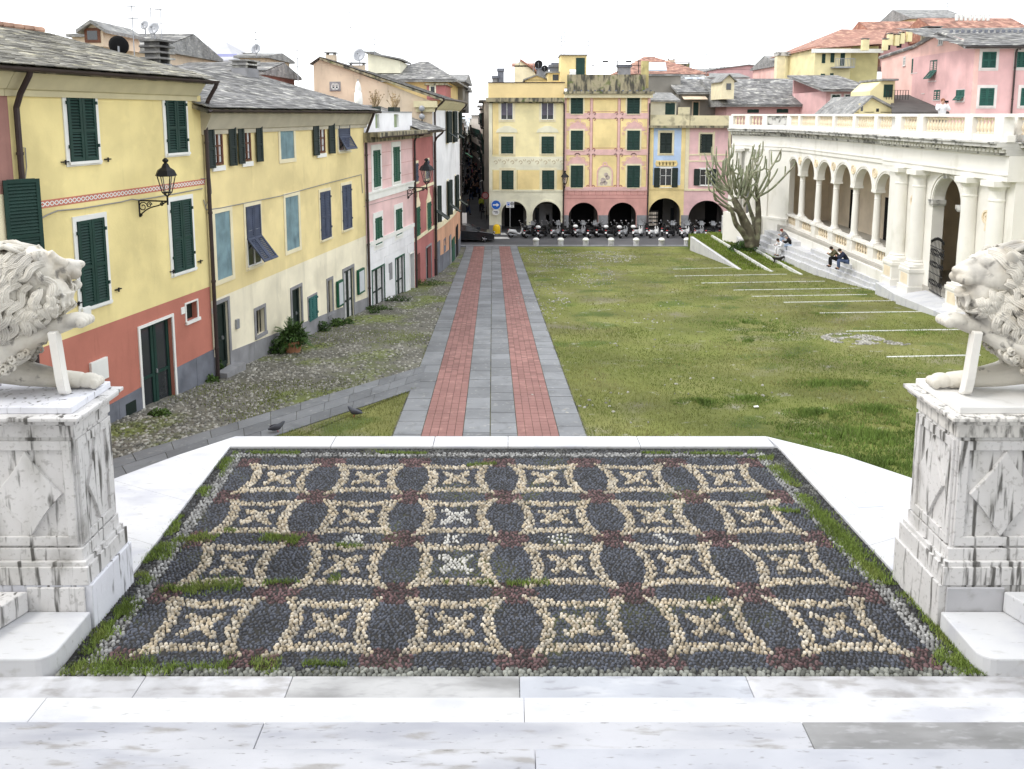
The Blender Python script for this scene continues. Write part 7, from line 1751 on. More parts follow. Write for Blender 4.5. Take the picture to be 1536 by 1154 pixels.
# little fixtures on the houses
def fixture(fr,TL,BR,m,name,label,cat,d0=.0,d1=.07,bev=.01):
    a,z1=fr.p(*TL);b,z0=fr.p(*BR); g=MB(fr); g.box(a,b,z0,z1,d0,d1); return obj(name,g,m,None,label=label,cat=cat,loc=fr(a,z0,0),bev=bev)
fixture(F1,(119,462),(133,481),M_trim,'meter_box','rounded white meter box below the lower left window','box',0,.1,.03)
fixture(F1,(133,545),(160,566),M_trim,'power_outlet_panel','white panel with two black sockets on the terracotta wall','panel')
fixture(F1,(271,462),(277,470),M_trim,'number_plaque','small white house number plaque beside the little vent window','plaque',0,.02,0)
fixture(F2,(352,480),(357,492),M_grey,'intercom','grey intercom on the cream wall right of the first door','intercom')
fixture(F2,(317,463),(320,470),M_trim,'number_plaque','tiny number plaque by the downpipe and the first dark door','plaque',0,.02,0)
for i,(fr,u,v) in enumerate(((F1,96,243),(F1,160,239),(F1,116,455),(F1,176,434),(F1,299,392),(F1,258,407))):
    s,z=fr.p(u,v); g=MB(fr); g.box(s-.09,s+.09,z-.012,z+.012,.0,.05); g.box(s-.015,s+.015,z-.06,z+.04,.03,.05); obj('shutter_catch',g,M_iron,None,label=('iron catch left under the upper left window','iron catch right of the upper left window','iron catch left of the lower left window','iron catch right of the lower left window','iron catch right of the lower right window','iron catch left of the lower right window')[i],cat='catch',loc=fr(s,z,0))
# bollards
def bollard(x,y,label,first=[None]):
    if first[0] is None:
        t=thing('bollard',label,'bollard',(x,y,gz(y)),group='white stone bollards along the road edge'); g=MB(); g.lathe((x,y,gz(y)),[(.26,0),(.26,.05),(.235,.07),(.235,.48)],14); obj('post',g,M_marble_d,t); g=MB(); g.lathe((x,y,gz(y)),[(.27,.48),(.27,.52),(.24,.60),(.14,.67),(.03,.69)],14); obj('cap',g,M_trim,t,smooth=True); first[0]=t; return t
    t=dup(first[0],(x,y,gz(y)),0,label); return t
bl_=('leftmost white bollard nearest the paved walk','second bollard from the left, before the black and silver scooters','third bollard from the left','middle bollard before the salmon arches','fifth bollard from the left','sixth bollard from the left, by the yellow arch','rightmost bollard next to the retaining wall')
for u,l in zip((803.5,840,877,914.5,951.5,989,1026.5),bl_): q=G(u,366.5); bollard(q.x,61.6 if q.y<61 else 62.05,l)
q=G(745,352.5); t=thing('yellow_bollard','rounded bright yellow bollard at the corner pier behind the car','bollard',tuple(q)); g=MB(); g.lathe(tuple(q),[(.34,0),(.34,.6),(.30,.8),(.18,.93),(.03,.97)],14); obj('post',g,mat('yellow_paint',(.80,.52,.02),.5,.08,2,0),t,smooth=False); g=MB(); g.lathe(tuple(q),[(.35,.0),(.36,.12),(.35,.14)],14); obj('foot',g,M_dado,t)
# signs
M_sblue=mat('sign_blue',(.02,.13,.55),.4,.03,2,0); M_swhite=mat('sign_white',(.8,.8,.8),.4,.03,2,0); M_sred=mat('sign_red',(.55,.04,.05),.4,.03,2,0)
S=Fr((0,YF-.25),ang=0)
c,z=S.p(744,307.5); t=thing('arrow_sign','round blue sign with a white arrow pointing right on the corner pier','sign',S(c,z,0)); g=MB(S); g.ring(c,z,0,.44,0,.04,0,2*PI,20); pl=obj('sign_plate',g,M_sblue,t); g=MB(S); g.ring(c,z,.41,.45,.0,.045,0,2*PI,20); g.prism([(c-.28,z-.06),(c+.05,z-.06),(c+.05,z-.17),(c+.30,z),(c+.05,z+.17),(c+.05,z+.06),(c-.28,z+.06)],.04,.05); obj('sign_arrow',g,M_swhite,pl)
c,z=S.p(743.8,318.6); t=thing('round_plate_sign','small pale round plate with grey drawing under the blue arrow sign','sign',S(c,z,0)); g=MB(S); g.ring(c,z,0,.27,0,.03,0,2*PI,18,sx=1.25); pl=obj('sign_plate',g,M_swhite,t)
g=MB(S); g.box(c-.2,c+.08,z+.02,z+.1,.03,.04);g.box(c-.08,c+.2,z-.1,z-.02,.03,.04);g.ring(c+.12,z+.06,.02,.06,.03,.04,0,2*PI,8); obj('sign_print',g,M_dado,pl)
P_=G(765,352); S=Fr((P_.x,P_.y),ang=0); t=thing('parking_sign','white parking sign with blue P square and grey round symbol on a thin post','sign',tuple(P_)); g=MB(); g.tube([(P_.x,P_.y,P_.z),(P_.x,P_.y,S.p(765,302.5)[1])],.035,8); obj('post',g,M_grey,t)
a,z1=S.p(759.3,302.5);b,z0=S.p(771,311.5); g=MB(S); g.box(a,b,z0,z1,.04,.07); pl=obj('sign_plate',g,M_swhite,t)
g=MB(S); m=(a+b)/2; zb=(z0+z1)/2; g.box(a+.06,m-.05,zb-.08,z1-.05,.07,.075); ps=obj('p_square',g,M_sblue,pl)
def text(body,loc,size,m,par,name='lettering',rot=(PI/2,0,0),ext=.004):
    cu=bpy.data.curves.new(name,'FONT'); cu.body=body; cu.size=size; cu.extrude=ext; cu.align_x='CENTER'; cu.align_y='CENTER'
    o=bpy.data.objects.new(name,cu); dg=None; COL.objects.link(o); me=bpy.data.meshes.new_from_object(o); bpy.data.objects.remove(o)
    o=bpy.data.objects.new(name,me); COL.objects.link(o); me.materials.clear(); me.materials.append(m); o.parent=par; o.location=Vector(loc)-org(par); o.rotation_euler=rot; return o
q=S((a+m)/2,0,.082); text('P',(q[0],q[1],(zb-.08+z1-.05)/2),.34,M_swhite,pl)
g=MB(S); g.ring((m+b)/2,zb+.08,.0,.17,.07,.075,0,2*PI,14); g.box(m+.1,b-.1,z0+.06,z0+.13,.07,.075); g.box(a+.08,m-.08,z0+.06,z0+.12,.07,.075); obj('sign_print',g,M_dado2,pl)
q=G(728,332); q=atY(728,293.5,76); t=thing('no_entry_disc','pinkish round sign on a thin post in the narrow street','sign',(q.x,q.y,zg)); S=Fr((q.x,q.y),ang=0); g=MB(S); g.ring(0,q.z,0,.34,0,.04,0,2*PI,18); pl=obj('sign_plate',g,mat('pink_disc',(.75,.45,.47),.5,.05,2,0),t); g=MB(S); g.ring(0,q.z,.28,.36,0,.05,0,2*PI,18); obj('sign_rim',g,M_sred,pl); g=MB(); g.tube([(q.x,q.y+.03,zg),(q.x,q.y+.03,q.z)],.04,6); obj('post',g,M_grey,t)
q=atY(726,330,78); t=thing('easel_board','black A-frame easel stand at the right wall of the narrow street','easel',(q.x,q.y,zg)); g=MB()
for dx in(-.3,.3): g.tube([(q.x+dx,78,zg),(q.x+dx*.6,78.3,zg+1.7)],.035,5); g.tube([(q.x+dx,78.9,zg),(q.x+dx*.6,78.4,zg+1.7)],.03,5)
g.wbox(q.x-.3,q.x+.3,78.1,78.15,zg+.75,zg+.85); g.wbox(q.x-.28,q.x+.28,78.2,78.25,zg+1.2,zg+1.28); obj('easel_frame',g,M_iron,t)
q=atY(697,333,66.4); t=thing('notice_post','white notice panel on a post at the corner of the curved house','sign',(q.x,66.3,zg)); g=MB(); g.tube([(q.x,66.3,zg),(q.x,66.3,zg+2.3)],.04,6); obj('post',g,M_iron,t); g=MB(); g.wbox(q.x-.2,q.x+.2,66.2,66.26,zg+1.2,zg+2.2); obj('notice',g,M_swhite,t)
# ---- car
M_car=mat('black_car_paint',(.010,.011,.014),.18,0,bump=0,spec=.7); M_rub=mat('rubber',(.012,.012,.012),.8,.1,3,0); M_rim=mat('alloy',(.35,.35,.37),.3,0,bump=0,metal=.8)
cy,cz=64.6,gz(65)
xr=atY(742,350,cy).x
car=thing('parked_car','black hatchback car half hidden behind the curved house corner','car',(xr-2,cy,cz))
prof=[(0,.35),(0,.62),(-.12,.78),(-.9,.92),(-1.25,.98),(-2.0,1.38),(-3.0,1.45),(-3.7,1.30),(-4.1,.98),(-4.2,.6),(-4.15,.3)]
def carbody(sec,w):
    vs=[];n=len(sec)
    for k,(yy,sh) in enumerate(((-w,.0),(-w*.97,.5),(-w*.80,1.),(w*.80,1.),(w*.97,.5),(w,0.))):
        for (x_,z_) in sec:
            zz=.95+(z_-.95)*1 if z_>.95 else z_
            inset=1-.0*sh
            vs.append((xr+x_,cy+yy*(1 if z_<=1.0 else .80 if abs(yy)>w*.9 else .9),cz+ (z_ if sh==1. or z_<.3 else .3+(z_-.3)*(.97 if sh==.5 else .55))))
    fs=[(k*n+i,k*n+(i+1)%n,(k+1)*n+(i+1)%n,(k+1)*n+i) for k in range(5) for i in range(n)]+[tuple(range(n)),tuple(5*n+i for i in range(n-1,-1,-1))]
    return vs,fs
g=MB(); lower=[(-.02,.25),(0,.60),(-.15,.80),(-1.2,.95),(-2.1,1.0),(-3.6,1.02),(-4.12,.95),(-4.2,.55),(-4.15,.25)]
n=len(lower); vs=[]
for yy,tz_ in((-.86,-.12),(-.90,-.04),(-.84,.0),(.84,0.),(.90,-.04),(.86,-.12)):
    for i,(x_,z_) in enumerate(lower): vs.append((xr+x_*(1 if abs(yy)<.85 else .985)-.02*(abs(yy)>.85),cy+yy,cz+z_+(tz_ if z_>.5 else 0)))
g.add(vs,[(k*n+i,k*n+(i+1)%n,(k+1)*n+(i+1)%n,(k+1)*n+i) for k in range(5) for i in range(n)]+[tuple(range(n)),tuple(5*n+i for i in range(n-1,-1,-1))]); obj('body',g,M_car,car,bev=.03)
g=MB(); cab=[(-1.15,.93),(-1.95,1.36),(-2.5,1.44),(-3.3,1.40),(-3.95,.96)]; n=len(cab); vs=[]
for sg in(-1,1):
    for x_,z_ in cab: vs.append((xr+x_,cy+sg*(.80 if z_<1 else .62),cz+z_))
g.add(vs,[tuple(range(n)),tuple(range(2*n-1,n-1,-1))]+[(i,(i+1)%n,(i+1)%n+n,i+n) for i in range(n)]); obj('cabin',g,M_car,car,bev=.03)
g=MB()
for sg in(-1,1):
    P=[(-1.42,1.0),(-2.0,1.31),(-2.45,1.37),(-2.5,1.0)],[(-2.58,1.0),(-2.54,1.37),(-3.2,1.33),(-3.6,1.0)]
    for q_ in P: 
        V=[(xr+x_,cy+sg*(.815-.17*(z_-.95)/.45),cz+z_) for x_,z_ in q_]; g.add(V,[(0,1,2,3)])
g.add([(xr-1.20,cy-.70,cz+.97),(xr-1.20,cy+.70,cz+.97),(xr-1.93,cy+.57,cz+1.365),(xr-1.93,cy-.57,cz+1.365)],[(0,1,2,3)])
o=obj('windows',g,mat('car_glass',(.03,.035,.045),.08,0,bump=0,spec=.9),car); 
for dx in(-.85,-3.4):
    for sg in(-1,1):
        g=MB(); c=(xr+dx,cy+sg*.80,cz+.31); g.tube([(c[0],c[1]-.1,c[2]),(c[0],c[1]+.1,c[2])],.31,18); w_=obj('wheel',g,M_rub,car,bev=.02)
        g=MB(); g.tube([(c[0],c[1]-.115,c[2]),(c[0],c[1]+.115,c[2])],.10,10)
        for k in range(5): a_=k*2*PI/5; g.tube([(c[0],c[1]+sg*.108,c[2]),(c[0]+.21*math.cos(a_),c[1]+sg*.105,c[2]+.21*math.sin(a_))],.035,5)
        obj('rim',g,M_rim,w_)
for sg in(-1,1):
    g=MB(); g.ball((xr-.10,cy+sg*.66,cz+.66),.13,.2,.08,8,6); obj('headlight',g,M_grey,car); g=MB(); g.ball((xr-1.35,cy+sg*.93,cz+1.0),.09,.09,.07,8,5); obj('wing_mirror',g,M_car,car)
# ---- scooters
def scooter_proto(col,case,screen,label,loc):
    t=thing('scooter',label,'scooter',loc,group='motor scooters parked along the arcade'); x0,y0,z0=loc
    P=lambda x,y,z:(x0+x,y0+y,z0+z)   # rear of the scooter at -x
    for dx,nm in((-.58,'wheel'),(.62,'wheel')):
        g=MB(); c=P(dx,0,.25)
        n=16; g.tube([(c[0],c[1]-.055,c[2]),(c[0],c[1]+.055,c[2])],.25,n); w=obj('wheel',g,M_rub,t); g=MB(); g.tube([(c[0],c[1]-.062,c[2]),(c[0],c[1]+.062,c[2])],.13,8); obj('rim',g,M_rim,w)
    g=MB(); 
    sec=[(-.82,.55,.10,.10),(-.70,.62,.15,.16),(-.40,.60,.17,.20),(-.15,.50,.16,.20),(.0,.34,.15,.10),(.25,.30,.15,.07),(.34,.42,.16,.14)]
    vs=[];n=8
    for (x,z,w,h) in sec:
        for k in range(n): a=2*PI*k/n; vs.append(P(x,w*math.cos(a),z+h*math.sin(a)))
    g.add(vs,[(i*n+k,i*n+(k+1)%n,(i+1)*n+(k+1)%n,(i+1)*n+k) for i in range(len(sec)-1) for k in range(n)]+[tuple(range(n)),tuple((len(sec)-1)*n+k for k in range(n))]); obj('body',g,col,t,smooth=True)
    g=MB(); vs=[]
    for (x,z,w) in((.30,.30,.16),(.40,.55,.22),(.44,.80,.20),(.40,1.0,.10)):
        for s in(-1,-.4,.4,1): vs.append(P(x+(.08 if abs(s)<.5 else 0),s*w,z))
    g.add(vs,[(i*4+k,i*4+k+1,(i+1)*4+k+1,(i+1)*4+k) for i in range(3) for k in range(3)]); o=obj('front_shield',g,col,t,smooth=True); o.modifiers.new('s','SOLIDIFY').thickness=.05
    g=MB(); g.ball(P(.62,0,.36),.24,.08,.18,8,6); obj('mudguard',g,col,t,smooth=True)
    g=MB(); g.ball(P(-.30,0,.80),.42,.16,.085,10,6); g.ball(P(-.55,0,.85),.2,.14,.07,8,5); obj('seat',g,M_rub,t,smooth=True)
    g=MB(); g.tube([P(.62,0,.25),P(.48,0,.7),P(.40,0,1.0)],.035,6); g.tube([P(.34,-.33,1.04),P(.42,0,.98),P(.34,.33,1.04)],.025,6); g.ball(P(.46,0,.93),.09,.12,.1,8,5); obj('handlebar',g,M_rub,t)
    for sg in(-1,1):
        g=MB(); g.tube([P(.38,sg*.22,1.02),P(.36,sg*.30,1.20)],.012,4); g.ball(P(.35,sg*.31,1.25),.03,.075,.05,8,5); obj('mirror',g,M_rim,t)
    g=MB(); g.add([P(-.86,-.09,.42),P(-.86,.09,.42),P(-.80,.09,.62),P(-.80,-.09,.62)],[(0,1,2,3)]); o=obj('number_plate',g,M_swhite,t); o.modifiers.new('s','SOLIDIFY').thickness=.015
    g=MB(); g.ball(P(-.82,0,.70),.04,.1,.04,6,4); obj('tail_light',g,M_sred,t)
    g=MB(); g.tube([P(-.1,-.16,.22),P(-.55,-.18,.28),P(-.8,-.18,.34)],[.03,.06,.06],7); obj('exhaust',g,M_grey,t)
    if case: g=MB(); g.ball(P(-.82,0,1.03),.2,.24,.15,10,6); obj('top_case',g,case,t,smooth=True)
    if screen:
        g=MB(); vs=[]
        for (x,z,w) in((.46,1.0,.2),(.42,1.2,.23),(.34,1.42,.16)):
            for s in(-1,0,1): vs.append(P(x+(.05 if s==0 else 0),s*w,z))
        g.add(vs,[(i*3+k,i*3+k+1,(i+1)*3+k+1,(i+1)*3+k) for i in range(2) for k in range(2)]); o=obj('windscreen',g,mat('screen_plastic',(.45,.47,.5),.15,0,bump=0),t); o.modifiers.new('s','SOLIDIFY').thickness=.01
    return t
M_sk=mat('scooter_black',(.012,.012,.014),.25,0,bump=0,spec=.6); M_sw=mat('scooter_white',(.75,.75,.75),.3,0,bump=0,spec=.6); M_ss=mat('scooter_silver',(.42,.43,.45),.3,0,bump=0,metal=.4); M_sb=mat('scooter_navy',(.02,.03,.08),.3,0,bump=0)
Ys=66.6; zs=gz(67)
list_=[(776,'w',None,0),(795,'k','k',1),(814,'k','w',0),(834,'s',None,1),(853,'k',None,0),(871,'s','w',1),(889,'k',None,1),(903,'k','k',0),(917,'k','w',0),(935,'s','w',0),(957,'w','w',1),(981,'w',None,0),(1006,'k','k',1),(1028,'w',None,1),(1049,'s','k',1),(1066,'k',None,1),(1083,'k','k',1)]
lab={0:'white scooter at the left end of the row, front to the right',1:'black scooter with top box next to the white one',2:'black scooter with white top box before the first pier',3:'black and silver scooter right of the small pier',4:'dark scooter with white headlight between the two houses',5:'silver tailed scooter with white top box in the salmon arch',6:'all black scooter in the left salmon arch',7:'black scooter with dark case before the salmon pier',8:'black scooter with white case right of the salmon pier',9:'silver striped scooter before the right salmon arch',10:'white shielded scooter with white top case by the grey pier',11:'small white and black scooter at the yellow arch',12:'black scooter with dark top box under the yellow arch',13:'bright white scooter right of the yellow arch',14:'silver blue scooter with windscreen before the pink arch',15:'black scooter behind the seated person',16:'last black scooter at the right end of the row'}
mk={'w':M_sw,'k':M_sk,'s':M_ss}
protos={}
for i,(u,c,case,scr) in enumerate(list_):
    q=atY(u,350,Ys+random.uniform(-.2,.3)); rz=PI/2-math.radians(38+random.uniform(-8,8)) if i else math.radians(12)
    key=(c,case,scr)
    if key not in protos:
        t=scooter_proto(mk[c],mk.get(case),scr,lab[i],(0,0,0)); protos[key]=t; t.location=(q.x,q.y,zs); t.rotation_euler=(0,0,rz)
    else: dup(protos[key],(q.x,q.y,zs),rz,lab[i])
# second row parked behind, dark
for i,u in enumerate((786,806,826,845,862,880,897,925,946,970,995,1018,1040)):
    q=atY(u,350,Ys+1.3); dup(protos[('k',None,0)],(q.x,q.y,zs),PI/2+random.uniform(-.4,.4),'black scooter half hidden in the second row, behind the '+('white','top-boxed','silver and black','salmon corner','silver tailed','all black','dark cased','white cased','silver striped','white shielded','yellow arch','bright white','last')[i]+' front scooter')
# ---------------------------------------------------------------- people and animals
M_skin=mat('skin',(.50,.30,.22),.7,.05,3,0); M_hair=mat('dark_hair',(.03,.02,.015),.8,.1,5,0); M_hairg=mat('grey_hair',(.35,.33,.31),.8,.1,5,0)
def cloth(n,c): return mat('cloth_'+n,c,.9,.12,5,.1)
def skin(name,V,E_,R,m,parent,sub=1,root=0):
    me=bpy.data.meshes.new(name); me.from_pydata([tuple(v) for v in V],E_,[]); me.materials.append(m)
    o=bpy.data.objects.new(name,me); COL.objects.link(o); o.parent=parent
    md=o.modifiers.new('skin','SKIN'); md.use_smooth_shade=True
    for i,r in enumerate(R):
        sv=me.skin_vertices[0].data[i]; rr=r if hasattr(r,'__len__') else (r,r); sv.radius=rr; sv.use_root=(i==root)
    if sub: s=o.modifiers.new('sub','SUBSURF'); s.levels=sub; s.render_levels=sub
    return o
redc_=mat('lip',(.35,.13,.10),.7,.05,3,0)
def person(label,loc,rz,pose,top,bottom,hair=M_hair,group=None,lod=1,coat=0,shoes=None):
    """joints (x right, y forward, z up) at standing height 1.7; body, clothes and hair"""
    t=thing('person',label,'person',(0,0,0),group)
    J=dict(pel=(0,0,.92),bel=(0,0,1.05),che=(0,0,1.26),nek=(0,0,1.44),hed=(0,.02,1.56),top=(0,.02,1.66),
      shl=(-.17,0,1.38),ell=(-.22,-.02,1.12),wrl=(-.22,.05,.88),hal=(-.22,.07,.79),shr=(.17,0,1.38),elr=(.22,-.02,1.12),wrr=(.22,.05,.88),har=(.22,.07,.79),
      hil=(-.09,0,.88),knl=(-.10,.02,.48),anl=(-.10,-.01,.09),tol=(-.11,.14,.03),hir=(.09,0,.88),knr=(.10,.02,.48),anr=(.10,-.01,.09),tor=(.11,.14,.03))
    J.update(pose)
    names=list(J); ix={n:i for i,n in enumerate(names)}
    EE=[('pel','bel'),('bel','che'),('che','nek'),('nek','hed'),('hed','top'),('che','shl'),('shl','ell'),('ell','wrl'),('wrl','hal'),('che','shr'),('shr','elr'),('elr','wrr'),('wrr','har'),('pel','hil'),('hil','knl'),('knl','anl'),('anl','tol'),('pel','hir'),('hir','knr'),('knr','anr'),('anr','tor')]
    RR=dict(pel=(.13,.10),bel=(.12,.095),che=(.14,.105),nek=.055,hed=(.078,.095),top=(.06,.075),shl=.055,ell=.042,wrl=.028,hal=(.038,.02),shr=.055,elr=.042,wrr=.028,har=(.038,.02),hil=.085,knl=.058,anl=.038,tol=.035,hir=.085,knr=.058,anr=.038,tor=.035)
    skin('body',[J[n] for n in names],[(ix[a],ix[b]) for a,b in EE],[RR[n] for n in names],M_skin,t,lod)
    def sub(ns,ee,grow,m,nm):
        ii={n:i for i,n in enumerate(ns)}; f=lambda r:tuple(x+grow for x in r) if hasattr(r,'__len__') else r+grow
        skin(nm,[J[n] for n in ns],[(ii[a],ii[b]) for a,b in ee],[f(RR[n]) for n in ns],m,t,lod)
    sub(['pel','bel','che','nek','shl','ell','wrl','shr','elr','wrr'],[('pel','bel'),('bel','che'),('che','nek'),('che','shl'),('shl','ell'),('ell','wrl'),('che','shr'),('shr','elr'),('elr','wrr')],.030,top,'jacket')
    sub(['pel','hil','knl','anl','hir','knr','anr'],[('pel','hil'),('hil','knl'),('knl','anl'),('pel','hir'),('hir','knr'),('knr','anr')],.022,bottom,'trousers')
    for a,b in(('anl','tol'),('anr','tor')): 
        A=Vector(J[a]);B=Vector(J[b]); skin('shoe',[A+Vector((0,-.03,-.04)),A.lerp(B,.6)+Vector((0,0,-.01)),B+Vector((0,.03,0))],[(0,1),(1,2)],[.045,.045,.03],shoes or M_rub,t,lod)
    H=Vector(J['hed']);Tt=Vector(J['top']); u=(Tt-H).normalized()
    g=MB(); g.ball(H+u*.055+Vector((0,-.025,0)),.088,.10,.088,10,7); obj('hair',g,hair,t,smooth=True)
    g=MB(); f=Vector((0,.1,0)); g.ball(H+f+u*0,.014,.02,.02,6,4); obj('nose',g,M_skin,t)
    if lod:
        for sx in(-1,1): g=MB(); g.ball(H+Vector((sx*.032,.083,.025)),.010,.008,.008,6,4); obj('eye',g,M_dark,t)
        g=MB(); g.ball(H+Vector((0,.085,-.045)),.025,.01,.006,6,4); obj('mouth',g,redc_,t)
    t.location=loc; t.rotation_euler=(0,0,rz); return t
navy=cloth('navy',(.02,.025,.05)); blk=cloth('black',(.012,.012,.014)); jean=cloth('denim',(.07,.10,.19)); wht=cloth('white',(.78,.78,.80)); olive=cloth('olive',(.10,.09,.05)); grey=cloth('grey',(.16,.16,.17)); ltbl=cloth('pale_denim',(.36,.45,.60)); redc=cloth('dark_red',(.25,.06,.08)); yelv=cloth('yellow',(.55,.60,.08)); brn=cloth('brown',(.14,.08,.05))
sit=dict(pel=(0,0,.10),bel=(0,.06,.24),che=(0,.20,.42),nek=(0,.33,.56),hed=(0,.42,.64),top=(0,.47,.73),shl=(-.17,.24,.50),ell=(-.22,.38,.28),wrl=(-.12,.56,.36),hal=(-.05,.60,.44),shr=(.17,.24,.50),elr=(.22,.38,.28),wrr=(.12,.56,.34),har=(.06,.62,.38),
  hil=(-.09,.05,.10),knl=(-.13,.45,.14),anl=(-.11,.42,-.28),tol=(-.11,.56,-.33),hir=(.09,.05,.10),knr=(.13,.45,.14),anr=(.11,.44,-.28),tor=(.11,.58,-.33))
def seat_at(u,v,X): 
    d=ray(u,v); return d*(X/d.x)
q=seat_at(1266,394,17.75); g_='people sitting on the marble steps'
person('person in navy jacket and jeans hunched forward on the marble steps, nearer of the pair',(q.x+.12,q.y-.15,q.z),math.radians(75),sit,navy,jean,M_hair)
person('person in olive jacket sitting close behind the navy jacketed one on the steps',(q.x+.0,q.y+.65,q.z-.02),math.radians(80),sit,olive,blk,M_hair)
q=seat_at(1184,372,17.9); 
person('person in dark top and pale jeans with grey hair on the upper steps',(q.x+.15,q.y-.1,q.z+.05),math.radians(60),sit,blk,ltbl,M_hairg)
q2=seat_at(1174,375,17.5); person('person in a white coat with dark hair sitting beside the black dog',(q2.x,q2.y,q2.z),math.radians(110),sit,wht,wht,M_hair)
q3=seat_at(1182,362,18.1); person('person with reddish hair sitting highest on the steps',(q3.x+.1,q3.y+.3,q3.z),math.radians(80),sit,grey,ltbl,cloth('auburn_hair',(.25,.05,.04)))
q=G(1070,352); person('person in a navy coat crouching on the kerb in front of the last scooters',(q.x,63.2,zs+.25),math.radians(150),sit,navy,blk,M_hairg)
# photographer on the loggia roof
arm=dict(ell=(-.24,.16,1.18),wrl=(-.09,.24,1.46),hal=(-.06,.22,1.54),elr=(.25,.14,1.20),wrr=(.10,.24,1.46),har=(.06,.22,1.54))
q=atY(1400,160,33.5); ph_=person('person in a white down jacket taking a photo from behind the roof balustrade',(q.x+.4,33.5,-1.0),math.radians(165),arm,wht,grey,cloth('reddish_hair',(.28,.12,.07)))
t=thing('camera_device','small dark camera held up by the person in the white jacket','camera',(q.x+.4,33.2,.55)); g=MB(); g.wbox(q.x+.33,q.x+.47,33.18,33.24,.50,.59); obj('camera_body',g,M_dark,t); g=MB(); g.tube([(q.x+.4,33.18,.545),(q.x+.4,33.12,.545)],.03,10); obj('lens',g,M_dark,t)
# crowd in the narrow street
walk_=[dict(knl=(-.10,.14,.50),anl=(-.10,.22,.10),tol=(-.10,.36,.05),knr=(.10,.02,.48),anr=(.10,-.22,.13),tor=(.10,-.10,.04),wrl=(-.24,-.10,.92),hal=(-.24,-.13,.84),wrr=(.24,.16,.95),har=(.24,.2,.88)),dict(knr=(.10,.14,.50),anr=(.10,.20,.10),tor=(.10,.34,.05),anl=(-.10,-.2,.13),tol=(-.10,-.08,.04))]
rc=random.Random(21); cp={}
tops=[blk,navy,grey,blk,brn,blk,redc,navy,yelv]
near=[(707,300,blk,'person in black walking close together with another in the near crowd, left one'),(719,300,navy,'person in a dark coat right of the pair walking in the near crowd'),(702,322,grey,'person in a grey coat by the left wall at the street mouth'),(722,318,yelv,'person in a yellow jacket by the right wall of the narrow street'),(726,316,wht,'person in a pale jacket beside the pink round sign'),(712,296,blk,'person in black in the middle of the narrow street')]
for i,(u,v,tp_,l) in enumerate(near):
    q=atY(u,v,96); d=ray(u,v); q=d*((-zg)/(-d.z)) if d.z<0 else q; Y=-zg/(-d.z)*d.y*1.0
    q=Vector((d.x/d.z*zg,d.y/d.z*zg,zg)); person(l,(q.x,q.y,zg),rc.uniform(0,6.3),walk_[i%2],tp_,blk if i%2 else jean,M_hair,lod=0)
cproto=[person('pedestrian in %s leading the crowd by the first side street houses'%('black','navy','grey','a black coat','brown','all black','dark red')[k],(xs_(100)-1.2,100,zg),rc.uniform(0,6),walk_[k%2],tops[k],(blk,jean,grey)[k%3],M_hair,group='pedestrians crowding the narrow street',lod=0) for k in range(7)]
for i in range(70):
    y=102+((i/70)**1.5)*180; c_=(xs_(y)+xl(y))/2; hw=(xs_(y)-xl(y))/2-.25
    dup(cproto[i%7],(c_+rc.uniform(-hw,hw),y+rc.uniform(-1,1),zg),rc.uniform(0,6.3),label='pedestrian in %s at the %s of the narrow street crowd, %s'%(('black','navy','grey','black trousers','brown','a black coat','dark red')[i%7],('near edge','front','middle','far part','far end')[min(4,i//14)],('nearer','farther')[(i//7)%2]),scale=rc.uniform(.94,1.06))
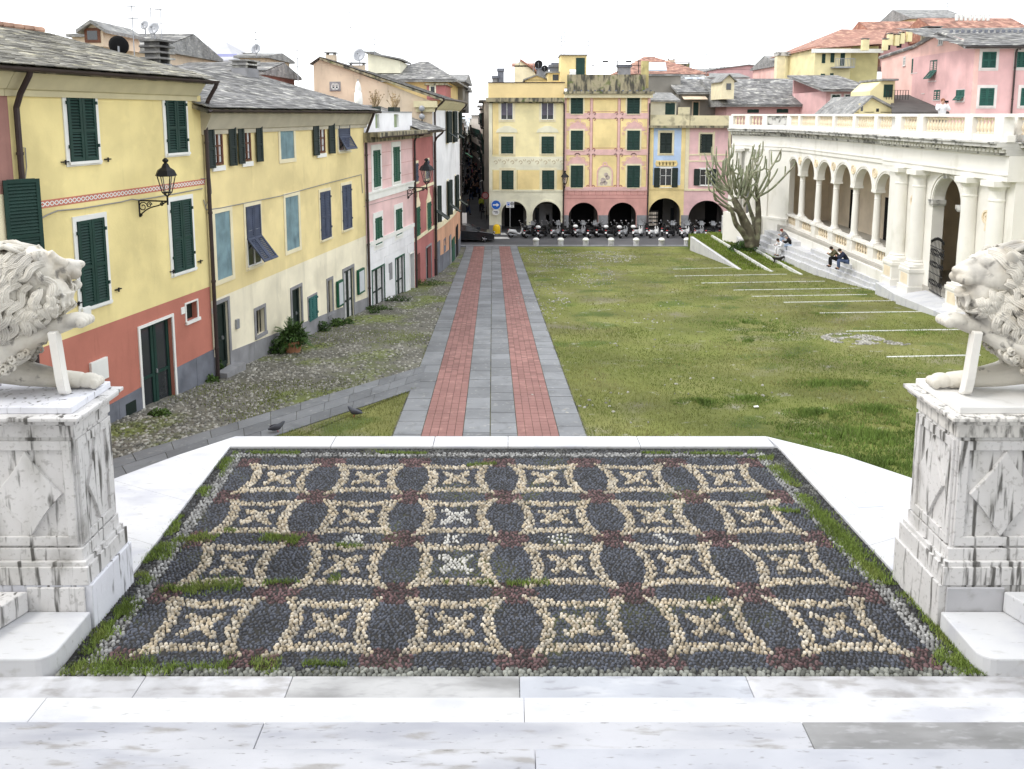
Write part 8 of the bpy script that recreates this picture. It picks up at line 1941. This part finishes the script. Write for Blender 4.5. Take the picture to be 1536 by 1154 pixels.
# dog
q=seat_at(1166,382,16.9); zz=zlawn(q.x,q.y); t=thing('dog','small black curly dog standing on the lawn edge beside the white marble steps','dog',(0,0,0)); M_fur=mat('black_fur',(.02,.017,.015),.95,.2,8,.6,60)
V=[(0,.0,.42),(0,.22,.42),(0,.38,.46),(0,.48,.58),(0,.60,.60),(0,.70,.57),(0,-.22,.43),(0,-.34,.46),(0,-.46,.58),
 (-.07,.30,.36),(-.08,.32,.18),(-.08,.32,.02),(.07,.30,.36),(.08,.32,.18),(.08,.32,.02),(-.08,-.24,.34),(-.09,-.18,.22),(-.09,-.30,.12),(-.09,-.27,.02),(.08,-.24,.34),(.09,-.18,.22),(.09,-.30,.12),(.09,-.27,.02)]
E2=[(0,1),(1,2),(2,3),(3,4),(4,5),(0,6),(6,7),(7,8),(2,9),(9,10),(10,11),(2,12),(12,13),(13,14),(6,15),(15,16),(16,17),(17,18),(6,19),(19,20),(20,21),(21,22)]
skin('body',V,E2,[.13,.14,.13,.09,.09,.04,.12,.06,.03,.06,.035,.03,.06,.035,.03,.065,.05,.03,.03,.065,.05,.03,.03],M_fur,t)
for sg in(-1,1): g=MB(); g.ball((sg*.09,.55,.60),.03,.05,.09,7,5); obj('ear',g,M_fur,t)
t.location=(q.x,q.y,zz); t.rotation_euler=(0,0,math.radians(-100)); t.scale=(.72,.72,.72)
# pigeons
M_pig=mat('pigeon_grey',(.09,.095,.11),.7,.2,8,.1)
def pigeon(u,v,rz,label,onped=None):
    q=G(u,v); t=thing('pigeon',label,'pigeon',(0,0,0)); g=MB()
    V=[(0,-.16,.10),(0,-.07,.11),(0,.03,.125),(0,.10,.16),(0,.13,.21),(0,.165,.215)]; skin('body',V,[(i,i+1) for i in range(5)],[.015,.05,.065,.045,.03,.008],M_pig,t)
    for sg in(-1,1):
        g=MB(); g.ball((sg*.055,-.02,.12),.018,.11,.045,7,5); obj('wing',g,mat('pigeon_wing',(.05,.05,.06),.7,.1,5,0),t,smooth=True); g=MB(); g.tube([(sg*.02,.02,.07),(sg*.02,.03,0)],.006,4); obj('leg',g,M_sred,t)
    t.location=tuple(q); t.rotation_euler=(0,0,rz); t.scale=(1.15,)*3
pigeon(533,626,1.4,'dark pigeon on the grass triangle left of the paved walk'); pigeon(415,650,-1.2,'grey pigeon at the slanting footpath near the marble kerb')
q=G(1134,613); g=MB(); g.plate([(q.x-.06,q.y-.04,q.z+.06),(q.x+.05,q.y-.05,q.z+.07),(q.x+.06,q.y+.05,q.z+.06),(q.x-.05,q.y+.04,q.z+.05)],.02); obj('paper_scrap',g,M_swhite,None,label='small white paper scrap lying on the lawn',cat='litter',loc=tuple(q))
